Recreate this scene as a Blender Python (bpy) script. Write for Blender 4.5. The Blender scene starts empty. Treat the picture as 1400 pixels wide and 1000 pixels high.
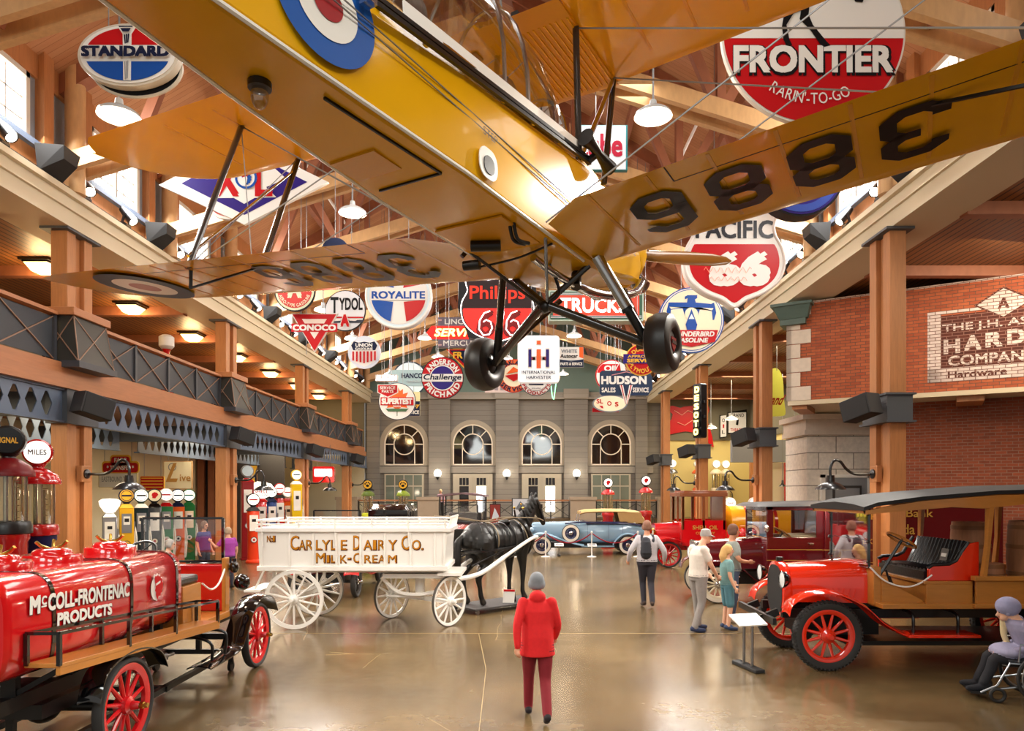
import bpy, math, random
from mathutils import Vector as V, Matrix, Euler
random.seed(7)
PI = math.pi
SC = bpy.context.scene
COL = SC.collection
# ---------------------------------------------------------------- camera, world, exposure
EYE, FPX, PX0, PY0 = 2.4, 960.0, 715.0, 673.0
cam_d = bpy.data.cameras.new('camera')
cam_d.sensor_width = 36.0
cam_d.lens = 36.0 * FPX / 1400.0
cam_d.shift_x = (700 - PX0) / 1400.0
cam_d.shift_y = (PY0 - 500) / 1400.0
cam_d.clip_start, cam_d.clip_end = 0.05, 200
cam = bpy.data.objects.new('camera', cam_d)
COL.objects.link(cam)
cam.location = (0, 0, EYE)
cam.rotation_euler = (PI / 2, 0, 0)
SC.camera = cam
world = bpy.data.worlds.new('daylight')
SC.world = world
world.use_nodes = True
bg = world.node_tree.nodes['Background']
bg.inputs[0].default_value = (1.0, 0.95, 0.88, 1)
bg.inputs[1].default_value = 0.4
vs = SC.view_settings
vs.view_transform = 'Standard'
vs.look = 'None'
vs.exposure = 0.36
vs.gamma = 1.0
vs.use_curve_mapping = False


def at(px, py, Y):
    """the point at depth Y seen at a pixel of the 1400 x 1000 frame"""
    return V(((px - PX0) / FPX * Y, Y, EYE + (PY0 - py) / FPX * Y))


def light(kind, loc, energy, color, target=None, **k):
    d = bpy.data.lights.new('scene_light', kind)
    d.energy = energy
    d.color = color
    for a, b in k.items():
        setattr(d, a, b)
    o = bpy.data.objects.new('scene_light', d)
    COL.objects.link(o)
    o.location = loc
    if target is not None:
        o.rotation_euler = (V(target) - V(loc)).to_track_quat('-Z', 'Y').to_euler()
    return o


WARM, DAY = (1.0, 0.80, 0.58), (1.0, 0.97, 0.93)
# daylight through the clerestory windows, both sides
for k in range(7):
    y = 12.6 + 3.84 * k
    light('AREA', (-8.9, y, 9.8), 260, DAY, target=(0, y, 2), shape='RECTANGLE', size=1.9, size_y=1.3)
    light('AREA', (7.2, y, 9.8), 260, DAY, target=(-1, y, 2), shape='RECTANGLE', size=1.9, size_y=1.3)
# wide overhead fill lights added under the roof trusses, without fixtures
for y in (2, 8, 14, 20, 26, 32, 38):
    light('AREA', (-0.9, y, 10.6), 190, (1, .94, .86), target=(-0.9, y, 0), shape='RECTANGLE', size=7, size_y=1.5)
# daylight from the glazed entrance end of the hall, behind the visitor
for x in (-5.2, 1.7):
    light('AREA', (x, -6.6, 8.0), 360, (.95, 1, .97), target=(x, 20, 4.5), shape='DISK', size=4.2)

# ---------------------------------------------------------------- materials


def lin(h):
    h = h.lstrip('#')
    c = [int(h[i:i + 2], 16) / 255 for i in (0, 2, 4)]
    return tuple(((x + .055) / 1.055) ** 2.4 if x > .04045 else x / 12.92 for x in c) + (1,)


MATS = {}


def mat(name, col, rough=.5, metal=0., spec=.5, noise=0., nscale=6., coat=0., emit=0., alpha=1., trans=0., bump=0., stretch=None):
    if name in MATS:
        return MATS[name]
    m = bpy.data.materials.new(name)
    m.use_nodes = True
    nt = m.node_tree
    b = nt.nodes['Principled BSDF']
    c = lin(col)
    b.inputs['Base Color'].default_value = c
    b.inputs['Roughness'].default_value = rough
    b.inputs['Metallic'].default_value = metal
    b.inputs['Specular IOR Level'].default_value = spec
    b.inputs['Coat Weight'].default_value = coat
    b.inputs['Coat Roughness'].default_value = .05
    b.inputs['Alpha'].default_value = alpha
    b.inputs['Transmission Weight'].default_value = trans
    if emit:
        b.inputs['Emission Color'].default_value = c
        b.inputs['Emission Strength'].default_value = emit
    if noise or bump:
        tc = nt.nodes.new('ShaderNodeTexCoord')
        mp = nt.nodes.new('ShaderNodeMapping')
        nt.links.new(tc.outputs['Object'], mp.inputs[0])
        if stretch:
            mp.inputs['Scale'].default_value = stretch
        nz = nt.nodes.new('ShaderNodeTexNoise')
        nz.inputs['Scale'].default_value = nscale
        nz.inputs['Detail'].default_value = 4
        nt.links.new(mp.outputs[0], nz.inputs['Vector'])
        if noise:
            mx = nt.nodes.new('ShaderNodeMix')
            mx.data_type = 'RGBA'
            mx.inputs['A'].default_value = tuple(x * (1 - noise) for x in c[:3]) + (1,)
            mx.inputs['B'].default_value = tuple(min(1, x * (1 + noise)) for x in c[:3]) + (1,)
            nt.links.new(nz.outputs[0], mx.inputs['Factor'])
            nt.links.new(mx.outputs['Result'], b.inputs['Base Color'])
        if bump:
            bp = nt.nodes.new('ShaderNodeBump')
            bp.inputs['Strength'].default_value = bump
            bp.inputs['Distance'].default_value = .02
            nt.links.new(nz.outputs[0], bp.inputs['Height'])
            nt.links.new(bp.outputs[0], b.inputs['Normal'])
    MATS[name] = m
    return m


def planks(name, c1, c2, width, axis, rough=.5, gap=.06, grain=(1, 1, 1), gapcol='#1c0f06'):
    """boards of a given width side by side along an axis, with grain and dark joints"""
    m = bpy.data.materials.new(name)
    m.use_nodes = True
    nt = m.node_tree
    N = nt.nodes.new
    L = nt.links.new
    b = nt.nodes['Principled BSDF']
    b.inputs['Roughness'].default_value = rough
    tc = N('ShaderNodeTexCoord')
    sp = N('ShaderNodeSeparateXYZ')
    L(tc.outputs['Object'], sp.inputs[0])
    dv = N('ShaderNodeMath'); dv.operation = 'DIVIDE'; dv.inputs[1].default_value = width
    L(sp.outputs['XYZ'.index(axis)], dv.inputs[0])
    fl = N('ShaderNodeMath'); fl.operation = 'FLOOR'
    L(dv.outputs[0], fl.inputs[0])
    fr = N('ShaderNodeMath'); fr.operation = 'FRACT'
    L(dv.outputs[0], fr.inputs[0])
    wn = N('ShaderNodeTexWhiteNoise'); wn.noise_dimensions = '1D'
    L(fl.outputs[0], wn.inputs['W'])
    mp = N('ShaderNodeMapping'); mp.inputs['Scale'].default_value = grain
    L(tc.outputs['Object'], mp.inputs[0])
    nz = N('ShaderNodeTexNoise'); nz.inputs['Scale'].default_value = 3; nz.inputs['Detail'].default_value = 5
    L(mp.outputs[0], nz.inputs['Vector'])
    av = N('ShaderNodeMath'); av.operation = 'ADD'
    L(wn.outputs[0], av.inputs[0]); L(nz.outputs[0], av.inputs[1])
    hv = N('ShaderNodeMath'); hv.operation = 'MULTIPLY'; hv.inputs[1].default_value = .5
    L(av.outputs[0], hv.inputs[0])
    mx = N('ShaderNodeMix'); mx.data_type = 'RGBA'
    mx.inputs['A'].default_value = lin(c1); mx.inputs['B'].default_value = lin(c2)
    L(hv.outputs[0], mx.inputs['Factor'])
    gt = N('ShaderNodeMath'); gt.operation = 'LESS_THAN'; gt.inputs[1].default_value = gap
    L(fr.outputs[0], gt.inputs[0])
    m2 = N('ShaderNodeMix'); m2.data_type = 'RGBA'
    L(gt.outputs[0], m2.inputs['Factor']); L(mx.outputs['Result'], m2.inputs['A'])
    m2.inputs['B'].default_value = lin(gapcol)
    L(m2.outputs['Result'], b.inputs['Base Color'])
    MATS[name] = m
    return m


def bricks(name, c1, c2, mortar, w, h, msize=.012, rough=.85, vec='XZ', bias=0., offset=.5):
    m = bpy.data.materials.new(name)
    m.use_nodes = True
    nt = m.node_tree
    N = nt.nodes.new
    L = nt.links.new
    b = nt.nodes['Principled BSDF']
    b.inputs['Roughness'].default_value = rough
    tc = N('ShaderNodeTexCoord')
    sp = N('ShaderNodeSeparateXYZ'); L(tc.outputs['Object'], sp.inputs[0])
    cb = N('ShaderNodeCombineXYZ')
    L(sp.outputs['XYZ'.index(vec[0])], cb.inputs[0]); L(sp.outputs['XYZ'.index(vec[1])], cb.inputs[1])
    br = N('ShaderNodeTexBrick')
    br.inputs['Color1'].default_value = lin(c1); br.inputs['Color2'].default_value = lin(c2)
    br.inputs['Mortar'].default_value = lin(mortar)
    br.inputs['Scale'].default_value = 1
    br.inputs['Mortar Size'].default_value = msize
    br.inputs['Brick Width'].default_value = w; br.inputs['Row Height'].default_value = h
    br.inputs['Bias'].default_value = bias
    br.offset = offset
    L(cb.outputs[0], br.inputs['Vector'])
    nz = N('ShaderNodeTexNoise'); nz.inputs['Scale'].default_value = 9; nz.inputs['Detail'].default_value = 6
    L(tc.outputs['Object'], nz.inputs['Vector'])
    ov = N('ShaderNodeMix'); ov.data_type = 'RGBA'; ov.blend_type = 'MULTIPLY'; ov.inputs['Factor'].default_value = .55
    L(br.outputs['Color'], ov.inputs['A'])
    cr = N('ShaderNodeMapRange'); cr.inputs['To Min'].default_value = .55; cr.inputs['To Max'].default_value = 1.5
    L(nz.outputs[0], cr.inputs['Value'])
    L(cr.outputs[0], ov.inputs['B'])
    L(ov.outputs['Result'], b.inputs['Base Color'])
    bp = N('ShaderNodeBump'); bp.inputs['Strength'].default_value = .5; bp.inputs['Distance'].default_value = .01
    bp.invert = True
    L(br.outputs['Fac'], bp.inputs['Height']); L(bp.outputs[0], b.inputs['Normal'])
    MATS[name] = m
    return m


def clear_glass(name, fac, tint='#ffffff', rough=.02):
    m = bpy.data.materials.new(name)
    m.use_nodes = True
    nt = m.node_tree
    nt.nodes.remove(nt.nodes['Principled BSDF'])
    t = nt.nodes.new('ShaderNodeBsdfTransparent'); t.inputs[0].default_value = lin(tint)
    g = nt.nodes.new('ShaderNodeBsdfGlossy'); g.inputs['Roughness'].default_value = rough
    lw = nt.nodes.new('ShaderNodeLayerWeight'); lw.inputs['Blend'].default_value = .35
    mr = nt.nodes.new('ShaderNodeMapRange'); mr.inputs['To Min'].default_value = fac; mr.inputs['To Max'].default_value = .75
    nt.links.new(lw.outputs['Facing'], mr.inputs['Value'])
    mx = nt.nodes.new('ShaderNodeMixShader')
    nt.links.new(mr.outputs[0], mx.inputs[0]); nt.links.new(t.outputs[0], mx.inputs[1]); nt.links.new(g.outputs[0], mx.inputs[2])
    nt.links.new(mx.outputs[0], nt.nodes['Material Output'].inputs[0])
    MATS[name] = m
    return m


def emis(name, col, s):
    return mat(name, col, rough=.6, emit=s)


# ---------------------------------------------------------------- mesh building
TEXT = {}


def glyphs(s, bold):
    key = (s, bold)
    if key not in TEXT:
        c = bpy.data.curves.new('lettering', 'FONT')
        c.body = s
        c.size = 1
        c.offset = 0
        c.resolution_u = 3
        o = bpy.data.objects.new('lettering', c)
        me = o.to_mesh()
        vs_ = [(v.co.x, v.co.y, 0) for v in me.vertices]
        fs = [tuple(p.vertices) for p in me.polygons]
        o.to_mesh_clear()
        bpy.data.objects.remove(o)
        bpy.data.curves.remove(c)
        if vs_ and bold > .004:
            # thicken by laying shifted copies, which keeps the inner corners clean
            d = bold * .55
            n0, base, faces = len(vs_), list(vs_), list(fs)
            vs_, fs = [], []
            for q, (ax, ay) in enumerate(((d, d), (-d, d), (d, -d), (-d, -d), (0, 0))):
                vs_ += [(x + ax, y + ay, q) for x, y, _ in base]
                fs += [tuple(i + q * n0 for i in f) for f in faces]
        if not vs_:
            TEXT[key] = ([], [], 0, 0, 1, 1)
        else:
            x0 = min(v[0] for v in vs_); x1 = max(v[0] for v in vs_)
            y0 = min(v[1] for v in vs_); y1 = max(v[1] for v in vs_)
            TEXT[key] = (vs_, fs, x0, y0, max(x1 - x0, 1e-4), max(y1 - y0, 1e-4))
    return TEXT[key]


class MB:
    """collects shapes into ONE mesh"""

    def __init__(s, m=None):
        s.v, s.f, s.mi, s.mats, s.cur, s.T = [], [], [], [], 0, None
        if m:
            s.use(m)

    def use(s, m):
        m = MATS[m] if isinstance(m, str) else m
        if m not in s.mats:
            s.mats.append(m)
        s.cur = s.mats.index(m)
        return s

    def add(s, vs_, fs):
        n = len(s.v)
        if s.T is not None:
            vs_ = [s.T @ V(v) for v in vs_]
        s.v += [tuple(v) for v in vs_]
        s.f += [tuple(i + n for i in f) for f in fs]
        s.mi += [s.cur] * len(fs)
        return s

    def hexa(s, p):
        return s.add(p, [(0, 3, 2, 1), (4, 5, 6, 7), (0, 1, 5, 4), (1, 2, 6, 5), (2, 3, 7, 6), (3, 0, 4, 7)])

    def box(s, c, d, R=None, top=None):
        c = V(c)
        x, y, z = d[0] / 2, d[1] / 2, d[2] / 2
        tx, ty = (top[0] / 2, top[1] / 2) if top else (x, y)
        p = [V((-x, -y, -z)), V((x, -y, -z)), V((x, y, -z)), V((-x, y, -z)), V((-tx, -ty, z)), V((tx, -ty, z)), V((tx, ty, z)), V((-tx, ty, z))]
        if R:
            p = [R @ q for q in p]
        return s.hexa([c + q for q in p])

    def span(s, a, b):
        a, b = V(a), V(b)
        return s.box((a + b) / 2, b - a)

    def bar(s, p, q, w, h, up=(0, 0, 1)):
        p, q = V(p), V(q)
        d = (q - p).normalized()
        u = V(up)
        sd = d.cross(u)
        if sd.length < 1e-4:
            sd = d.cross(V((0, 1, 0)))
        sd.normalize()
        u = sd.cross(d)
        a, b = sd * w / 2, u * h / 2
        return s.hexa([p - a - b, p + a - b, q + a - b, q - a - b, p - a + b, p + a + b, q + a + b, q - a + b])

    def tube(s, pts, r, n=8, closed=False, cap=True, flat=1.):
        pts = [V(p) for p in pts]
        k = len(pts)
        rr = r if isinstance(r, (list, tuple)) else [r] * k
        T = []
        for i in range(k):
            a = pts[(i - 1) % k] if (closed or i) else pts[0]
            b = pts[(i + 1) % k] if (closed or i < k - 1) else pts[-1]
            T.append((b - a).normalized())
        ref = V((0, 0, 1)) if abs(T[0].z) < .9 else V((1, 0, 0))
        u = (ref - T[0] * ref.dot(T[0])).normalized()
        vs_ = []
        for i in range(k):
            u = (u - T[i] * u.dot(T[i]))
            u = u.normalized() if u.length > 1e-6 else T[i].orthogonal().normalized()
            w = T[i].cross(u)
            for j in range(n):
                t = 2 * PI * j / n
                vs_.append(pts[i] + (u * math.cos(t) + w * math.sin(t) * flat) * rr[i])
        fs = []
        for i in range(k if closed else k - 1):
            a, b = i * n, ((i + 1) % k) * n
            for j in range(n):
                fs.append((a + j, a + (j + 1) % n, b + (j + 1) % n, b + j))
        if cap and not closed:
            fs.append(tuple(range(n))[::-1])
            fs.append(tuple((k - 1) * n + j for j in range(n)))
        return s.add(vs_, fs)

    def cyl(s, p, q, r, r2=None, n=16):
        return s.tube([p, q], [r, r if r2 is None else r2], n)

    def lathe(s, prof, o=(0, 0, 0), ax=(0, 0, 1), n=20, cap=False):
        """profile of (radius, height) turned about an axis through o"""
        o, ax = V(o), V(ax).normalized()
        u = ax.orthogonal().normalized() if abs(ax.z) < .99 else V((1, 0, 0))
        w = ax.cross(u)
        vs_ = []
        for r, z in prof:
            for j in range(n):
                t = 2 * PI * j / n
                vs_.append(o + ax * z + (u * math.cos(t) + w * math.sin(t)) * r)
        fs = []
        for i in range(len(prof) - 1):
            for j in range(n):
                fs.append((i * n + j, i * n + (j + 1) % n, (i + 1) * n + (j + 1) % n, (i + 1) * n + j))
        if cap and prof[0][0] > 1e-5:
            fs.append(tuple(range(n))[::-1])
        if cap and prof[-1][0] > 1e-5:
            fs.append(tuple((len(prof) - 1) * n + j for j in range(n)))
        return s.add(vs_, fs)

    def ball(s, c, r, n=14, m=9, R=None):
        r = r if isinstance(r, (tuple, list)) else (r, r, r)
        c = V(c)
        vs_, fs = [], []
        for i in range(m + 1):
            a = -PI / 2 + PI * i / m
            for j in range(n):
                t = 2 * PI * j / n
                p = V((math.cos(a) * math.cos(t) * r[0], math.cos(a) * math.sin(t) * r[1], math.sin(a) * r[2]))
                vs_.append(c + (R @ p if R else p))
        for i in range(m):
            for j in range(n):
                fs.append((i * n + j, i * n + (j + 1) % n, (i + 1) * n + (j + 1) % n, (i + 1) * n + j))
        return s.add(vs_, fs)

    def torus(s, c, R, r, ax=(0, 1, 0), n=28, m=8, flat=1.):
        ax = V(ax).normalized()
        u = ax.orthogonal().normalized()
        w = ax.cross(u)
        c = V(c)
        vs_, fs = [], []
        for i in range(n):
            t = 2 * PI * i / n
            d = u * math.cos(t) + w * math.sin(t)
            for j in range(m):
                a = 2 * PI * j / m
                vs_.append(c + d * (R + r * math.cos(a)) + ax * r * flat * math.sin(a))
        for i in range(n):
            for j in range(m):
                fs.append((i * m + j, ((i + 1) % n) * m + j, ((i + 1) % n) * m + (j + 1) % m, i * m + (j + 1) % m))
        return s.add(vs_, fs)

    def poly(s, pts, y0, y1):
        """outline in the XZ plane (x, z), extruded from y0 (seen from -Y) to y1"""
        n = len(pts)
        a = sum(pts[i][0] * pts[(i + 1) % n][1] - pts[(i + 1) % n][0] * pts[i][1] for i in range(n))
        if a < 0:
            pts = pts[::-1]
        vs_ = [(x, y0, z) for x, z in pts] + [(x, y1, z) for x, z in pts]
        fs = [tuple(range(n)), tuple(range(n, 2 * n))[::-1]] + [(i, n + i, n + (i + 1) % n, (i + 1) % n) for i in range(n)]
        return s.add(vs_, fs)

    def face(s, pts, y):
        return s.poly(pts, y, y + .003)

    def ring(s, r0, r1, y, cx=0, cz=0, n=40, a0=0, a1=2 * PI, sx=1., d=.003):
        vs_, fs = [], []
        full = abs(a1 - a0 - 2 * PI) < 1e-6
        k = n if full else n + 1
        for i in range(k):
            t = a0 + (a1 - a0) * i / n
            for r in (r0, r1):
                for yy in (y, y + d):
                    vs_.append((cx + r * sx * math.cos(t), yy, cz + r * math.sin(t)))
        for i in range(n):
            a, b = 4 * i, 4 * ((i + 1) % k)
            fs += [(a, a + 2, b + 2, b), (a + 2, a + 3, b + 3, b + 2), (a + 3, a + 1, b + 1, b + 3), (a + 1, a, b, b + 1)]
        return s.add(vs_, fs)

    def loft(s, secs, closed=True, caps=True):
        n = len(secs[0])
        vs_ = [p for q in secs for p in q]
        fs = []
        for i in range(len(secs) - 1):
            for j in range(n if closed else n - 1):
                fs.append((i * n + j, i * n + (j + 1) % n, (i + 1) * n + (j + 1) % n, (i + 1) * n + j))
        if caps and closed:
            fs.append(tuple(range(n))[::-1])
            fs.append(tuple((len(secs) - 1) * n + j for j in range(n)))
        return s.add(vs_, fs)

    def text(s, t, cx, cz, w, h, y, bold=.0, shear=0., mid=True):
        """lettering fitted to w x h, centred on (cx, cz), facing -Y"""
        vs_, fs, x0, y0, bw, bh = glyphs(t, bold)
        if not vs_:
            return s
        if w is None:
            w = bw * h / bh
        out = []
        e = .0007 / (s.T.to_scale().x if s.T is not None else 1)
        for x, z, q in vs_:
            u, k = (x - x0) / bw - .5, (z - y0) / bh - .5
            out.append((cx + u * w + shear * k * h, y - q * e, cz + k * h))
        return s.add(out, fs)

    def arc(s, t, cx, cz, r, h, y, mid=PI / 2, span=None, bold=.0, sx=1., inward=False, wide=1.):
        """lettering along a circle; mid = angle of its middle"""
        full = glyphs('HH', bold)
        ws = []
        for ch in t:
            if ch == ' ':
                ws.append(.3)
            else:
                ws.append(glyphs(ch, bold)[4] + .09)
        cap = glyphs('H', bold)[5]
        k = h / cap * wide
        tot = sum(ws) * k / r
        sc = 1. if span is None else span / tot
        a = tot * sc / 2
        for ch, wd in zip(t, ws):
            da = wd * k / r * sc
            th = mid + (a - da / 2) * (1 if not inward else -1)
            a -= da
            if ch == ' ':
                continue
            vs_, fs, x0, y0, bw, bh = glyphs(ch, bold)
            out = []
            e = .0007 / (s.T.to_scale().x if s.T is not None else 1)
            for x, z, qi in vs_:
                u = (x - x0 - bw / 2) * k * sc
                q = z * h / cap
                if not inward:
                    px, pz = u, r + q - h / 2
                    rot = th - PI / 2
                else:
                    px, pz = u, -r + q - h / 2
                    rot = th + PI / 2
                c_, s_ = math.cos(rot), math.sin(rot)
                out.append((cx + (px * c_ - pz * s_) * sx, y - qi * e, cz + px * s_ + pz * c_))
            s.add(out, fs)
        return s

    def build(s, name, parent=None, loc=None, rz=0., bevel=0., smooth=40):
        me = bpy.data.meshes.new(name)
        me.from_pydata(s.v, [], s.f)
        for m in s.mats:
            me.materials.append(m)
        me.polygons.foreach_set('material_index', s.mi)
        me.polygons.foreach_set('use_smooth', [True] * len(s.f))
        me.set_sharp_from_angle(angle=math.radians(smooth))
        me.update()
        o = bpy.data.objects.new(name, me)
        COL.objects.link(o)
        if parent:
            o.parent = parent
        if loc is not None:
            o.location = loc
        o.rotation_euler.z = rz
        if bevel:
            b = o.modifiers.new('edges', 'BEVEL')
            b.width = bevel
            b.segments = 2
            b.limit_method = 'ANGLE'
            b.angle_limit = math.radians(50)
        return o


def tag(o, label, cat=None, group=None, kind=None):
    o['label'] = label
    if cat:
        o['category'] = cat
    if group:
        o['group'] = group
    if kind:
        o['kind'] = kind
    return o


def thing(name, label, cat, loc=(0, 0, 0), rz=0., group=None, rot=None):
    o = bpy.data.objects.new(name, None)
    o.empty_display_size = .1
    COL.objects.link(o)
    o.location = loc
    o.rotation_euler = rot if rot else (0, 0, rz)
    return tag(o, label, cat, group)


def struct(mb, name, label, loc=None, rz=0., bevel=0., cat='structure'):
    return tag(mb.build(name, None, loc, rz, bevel), label, cat, None, 'structure')


def dup(root, loc, label=None, rz=None, group=None, rot=None, scale=None):
    """a copy of a thing with copies of its parts and sub-parts"""
    r = root.copy()
    COL.objects.link(r)
    r.location = loc
    if rz is not None:
        r.rotation_euler = (0, 0, rz)
    if rot is not None:
        r.rotation_euler = rot
    if scale is not None:
        r.scale = scale
    if label:
        r['label'] = label
    if group:
        r['group'] = group
    for ch in list(root.children):
        c = ch.copy(); COL.objects.link(c); c.parent = r
        for g in list(ch.children):
            d = g.copy(); COL.objects.link(d); d.parent = c
    return r


def circ(r, n=32, cx=0, cz=0, sx=1.):
    return [(cx + sx * r * math.cos(2 * PI * i / n), cz + r * math.sin(2 * PI * i / n)) for i in range(n)]


def rrect(w, h, r, cx=0, cz=0, n=5):
    o = []
    for sx, sz, a in ((1, 1, 0), (-1, 1, PI / 2), (-1, -1, PI), (1, -1, 3 * PI / 2)):
        for i in range(n + 1):
            t = a + PI / 2 * i / n
            o.append((cx + sx * (w / 2 - r) + r * math.cos(t), cz + sz * (h / 2 - r) + r * math.sin(t)))
    return o


def spline(pts, k=6):
    """smooth curve through points"""
    pts = [V(p) for p in pts]
    o = []
    for i in range(len(pts) - 1):
        p0 = pts[max(i - 1, 0)]; p1 = pts[i]; p2 = pts[i + 1]; p3 = pts[min(i + 2, len(pts) - 1)]
        for j in range(k):
            t = j / k
            o.append(.5 * ((2 * p1) + (p2 - p0) * t + (2 * p0 - 5 * p1 + 4 * p2 - p3) * t * t + (3 * p1 - p0 - 3 * p2 + p3) * t ** 3))
    o.append(pts[-1])
    return o


# ---------------------------------------------------------------- shared materials
mat('fir', '#b07545', .5, noise=.25, nscale=4, stretch=(8, 8, .7))
mat('fir_light', '#c59a68', .5, noise=.2, nscale=4, stretch=(3, 3, 1))
mat('fir_red', '#955b3e', .55, noise=.25, nscale=3, stretch=(2, 2, 1))
mat('fir_rail', '#a86d44', .45, noise=.2, nscale=3, stretch=(8, .8, 8))
mat('beam_cream', '#cdbfa2', .6)
mat('slate_steel', '#4d5157', .5, spec=.4)
mat('slate_blue', '#5b6a80', .45)
mat('black', '#0d0d0e', .35)
mat('black_gloss', '#08080a', .08, coat=1)
mat('black_matt', '#131314', .7)
mat('rubber', '#1b1a19', .6)
mat('chrome', '#d8d8da', .12, metal=1)
mat('steel', '#9a9da1', .3, metal=1)
mat('brass', '#c8a04a', .25, metal=1)
mat('white', '#eeece6', .4)
mat('white_gloss', '#f2f0ea', .15, coat=.6)
mat('cream', '#e6dcc0', .4)
mat('red', '#b80f14', .2, coat=.8)
mat('red_bright', '#d7131a', .15, coat=1)
clear_glass('glass', .04)
mat('glass_dark', '#1c1512', .05, spec=.8)
mat('bulb', '#fff3dc', .3, emit=6)
mat('bulb_soft', '#ffe9c4', .3, emit=2.2)
mat('oak', '#b4752f', .35, noise=.2, nscale=4, stretch=(1, 6, 6), coat=.3)
mat('oak_dark', '#8a5a2a', .35, noise=.2, nscale=4, stretch=(1, 6, 6), coat=.3)
mat('wire', '#8c8c8c', .4, metal=.6)
mat('plaster', '#cfc4a4', .8)
mat('olive', '#6b6553', .8)
mat('yellow_wall', '#d2bf7c', .8)
mat('grey_wall', '#8f9296', .8)
mat('green_grey', '#728880', .8)
planks('roof_planks', '#a8704a', '#c4936a', .14, 'Y', .6, .05, (1.2, 6, 1.2), '#7d4c22')
planks('soffit_planks', '#7a4a24', '#96602f', .17, 'X', .5, .2, (6, .7, 1), '#221108')
XL, XR, XC = -9.2, 7.5, -.85
EAVE0, EAVE1 = 7.8, 8.5
SPR = 10.9
PITCH = math.radians(30)


def roof_z(x):
    return SPR + (8.55 - abs(x - XC)) * math.tan(PITCH)


# ---------------------------------------------------------------- floor of polished concrete
m = bpy.data.materials.new('polished_concrete')
m.use_nodes = True
nt = m.node_tree
b = nt.nodes['Principled BSDF']
N, L = nt.nodes.new, nt.links.new
tc = N('ShaderNodeTexCoord')
n1 = N('ShaderNodeTexNoise'); n1.inputs['Scale'].default_value = .55; n1.inputs['Detail'].default_value = 6
n2 = N('ShaderNodeTexNoise'); n2.inputs['Scale'].default_value = 7; n2.inputs['Detail'].default_value = 6
L(tc.outputs['Object'], n1.inputs['Vector']); L(tc.outputs['Object'], n2.inputs['Vector'])
r1 = N('ShaderNodeValToRGB')
r1.color_ramp.elements[0].position = .3; r1.color_ramp.elements[0].color = lin('#594930')
r1.color_ramp.elements[1].position = .72; r1.color_ramp.elements[1].color = lin('#806a48')
L(n1.outputs[0], r1.inputs[0])
mx = N('ShaderNodeMix'); mx.data_type = 'RGBA'; mx.blend_type = 'MULTIPLY'; mx.inputs['Factor'].default_value = .35
L(r1.outputs[0], mx.inputs['A']); L(n2.outputs[0], mx.inputs['B'])
vo = N('ShaderNodeTexVoronoi'); vo.feature = 'DISTANCE_TO_EDGE'; vo.inputs['Scale'].default_value = .16
wr = N('ShaderNodeMix'); wr.data_type = 'VECTOR'; wr.inputs['Factor'].default_value = .06
n3 = N('ShaderNodeTexNoise'); n3.inputs['Scale'].default_value = 1.5
L(tc.outputs['Object'], n3.inputs['Vector']); L(tc.outputs['Object'], wr.inputs['A']); L(n3.outputs['Color'], wr.inputs['B'])
L(wr.outputs['Result'], vo.inputs['Vector'])
ct = N('ShaderNodeMath'); ct.operation = 'LESS_THAN'; ct.inputs[1].default_value = .0007
L(vo.outputs[0], ct.inputs[0])
m3 = N('ShaderNodeMix'); m3.data_type = 'RGBA'; m3.inputs['B'].default_value = lin('#8f7a54')
mk = N('ShaderNodeMath'); mk.operation = 'GREATER_THAN'; mk.inputs[1].default_value = .53
mm = N('ShaderNodeMath'); mm.operation = 'MULTIPLY'
L(n1.outputs[0], mk.inputs[0]); L(ct.outputs[0], mm.inputs[0]); L(mk.outputs[0], mm.inputs[1])
L(mm.outputs[0], m3.inputs['Factor']); L(mx.outputs['Result'], m3.inputs['A'])
L(m3.outputs['Result'], b.inputs['Base Color'])
mr = N('ShaderNodeMapRange'); mr.inputs['To Min'].default_value = .14; mr.inputs['To Max'].default_value = .30
L(n2.outputs[0], mr.inputs['Value']); L(mr.outputs[0], b.inputs['Roughness'])
b.inputs['Specular IOR Level'].default_value = .7
MATS['concrete'] = m
f = MB('concrete')
f.add([(-18, -7, 0), (18, -7, 0), (18, 44, 0), (-18, 44, 0)], [(0, 1, 2, 3)])
struct(f, 'floor', 'polished brown concrete floor of the hall with fine cracks', cat='floor')
# saw-cut joint in the slab
j = MB(mat('joint', '#a48f66', .5))
for a, b_ in (((-18, 11.9, .002), (18, 11.9, .002)), ((-.55, 3, .002), (-.42, 6.2, .002)), ((-.42, 6.2, .002), (-.5, 9.5, .002)), ((-.5, 9.5, .002), (-.75, 11.9, .002))):
    j.bar(a, b_, .016 if a[0] == -18 else .008, .002)
struct(j, 'trim_1', 'pale saw-cut joint lines in the concrete floor', cat='floor joint')

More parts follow.
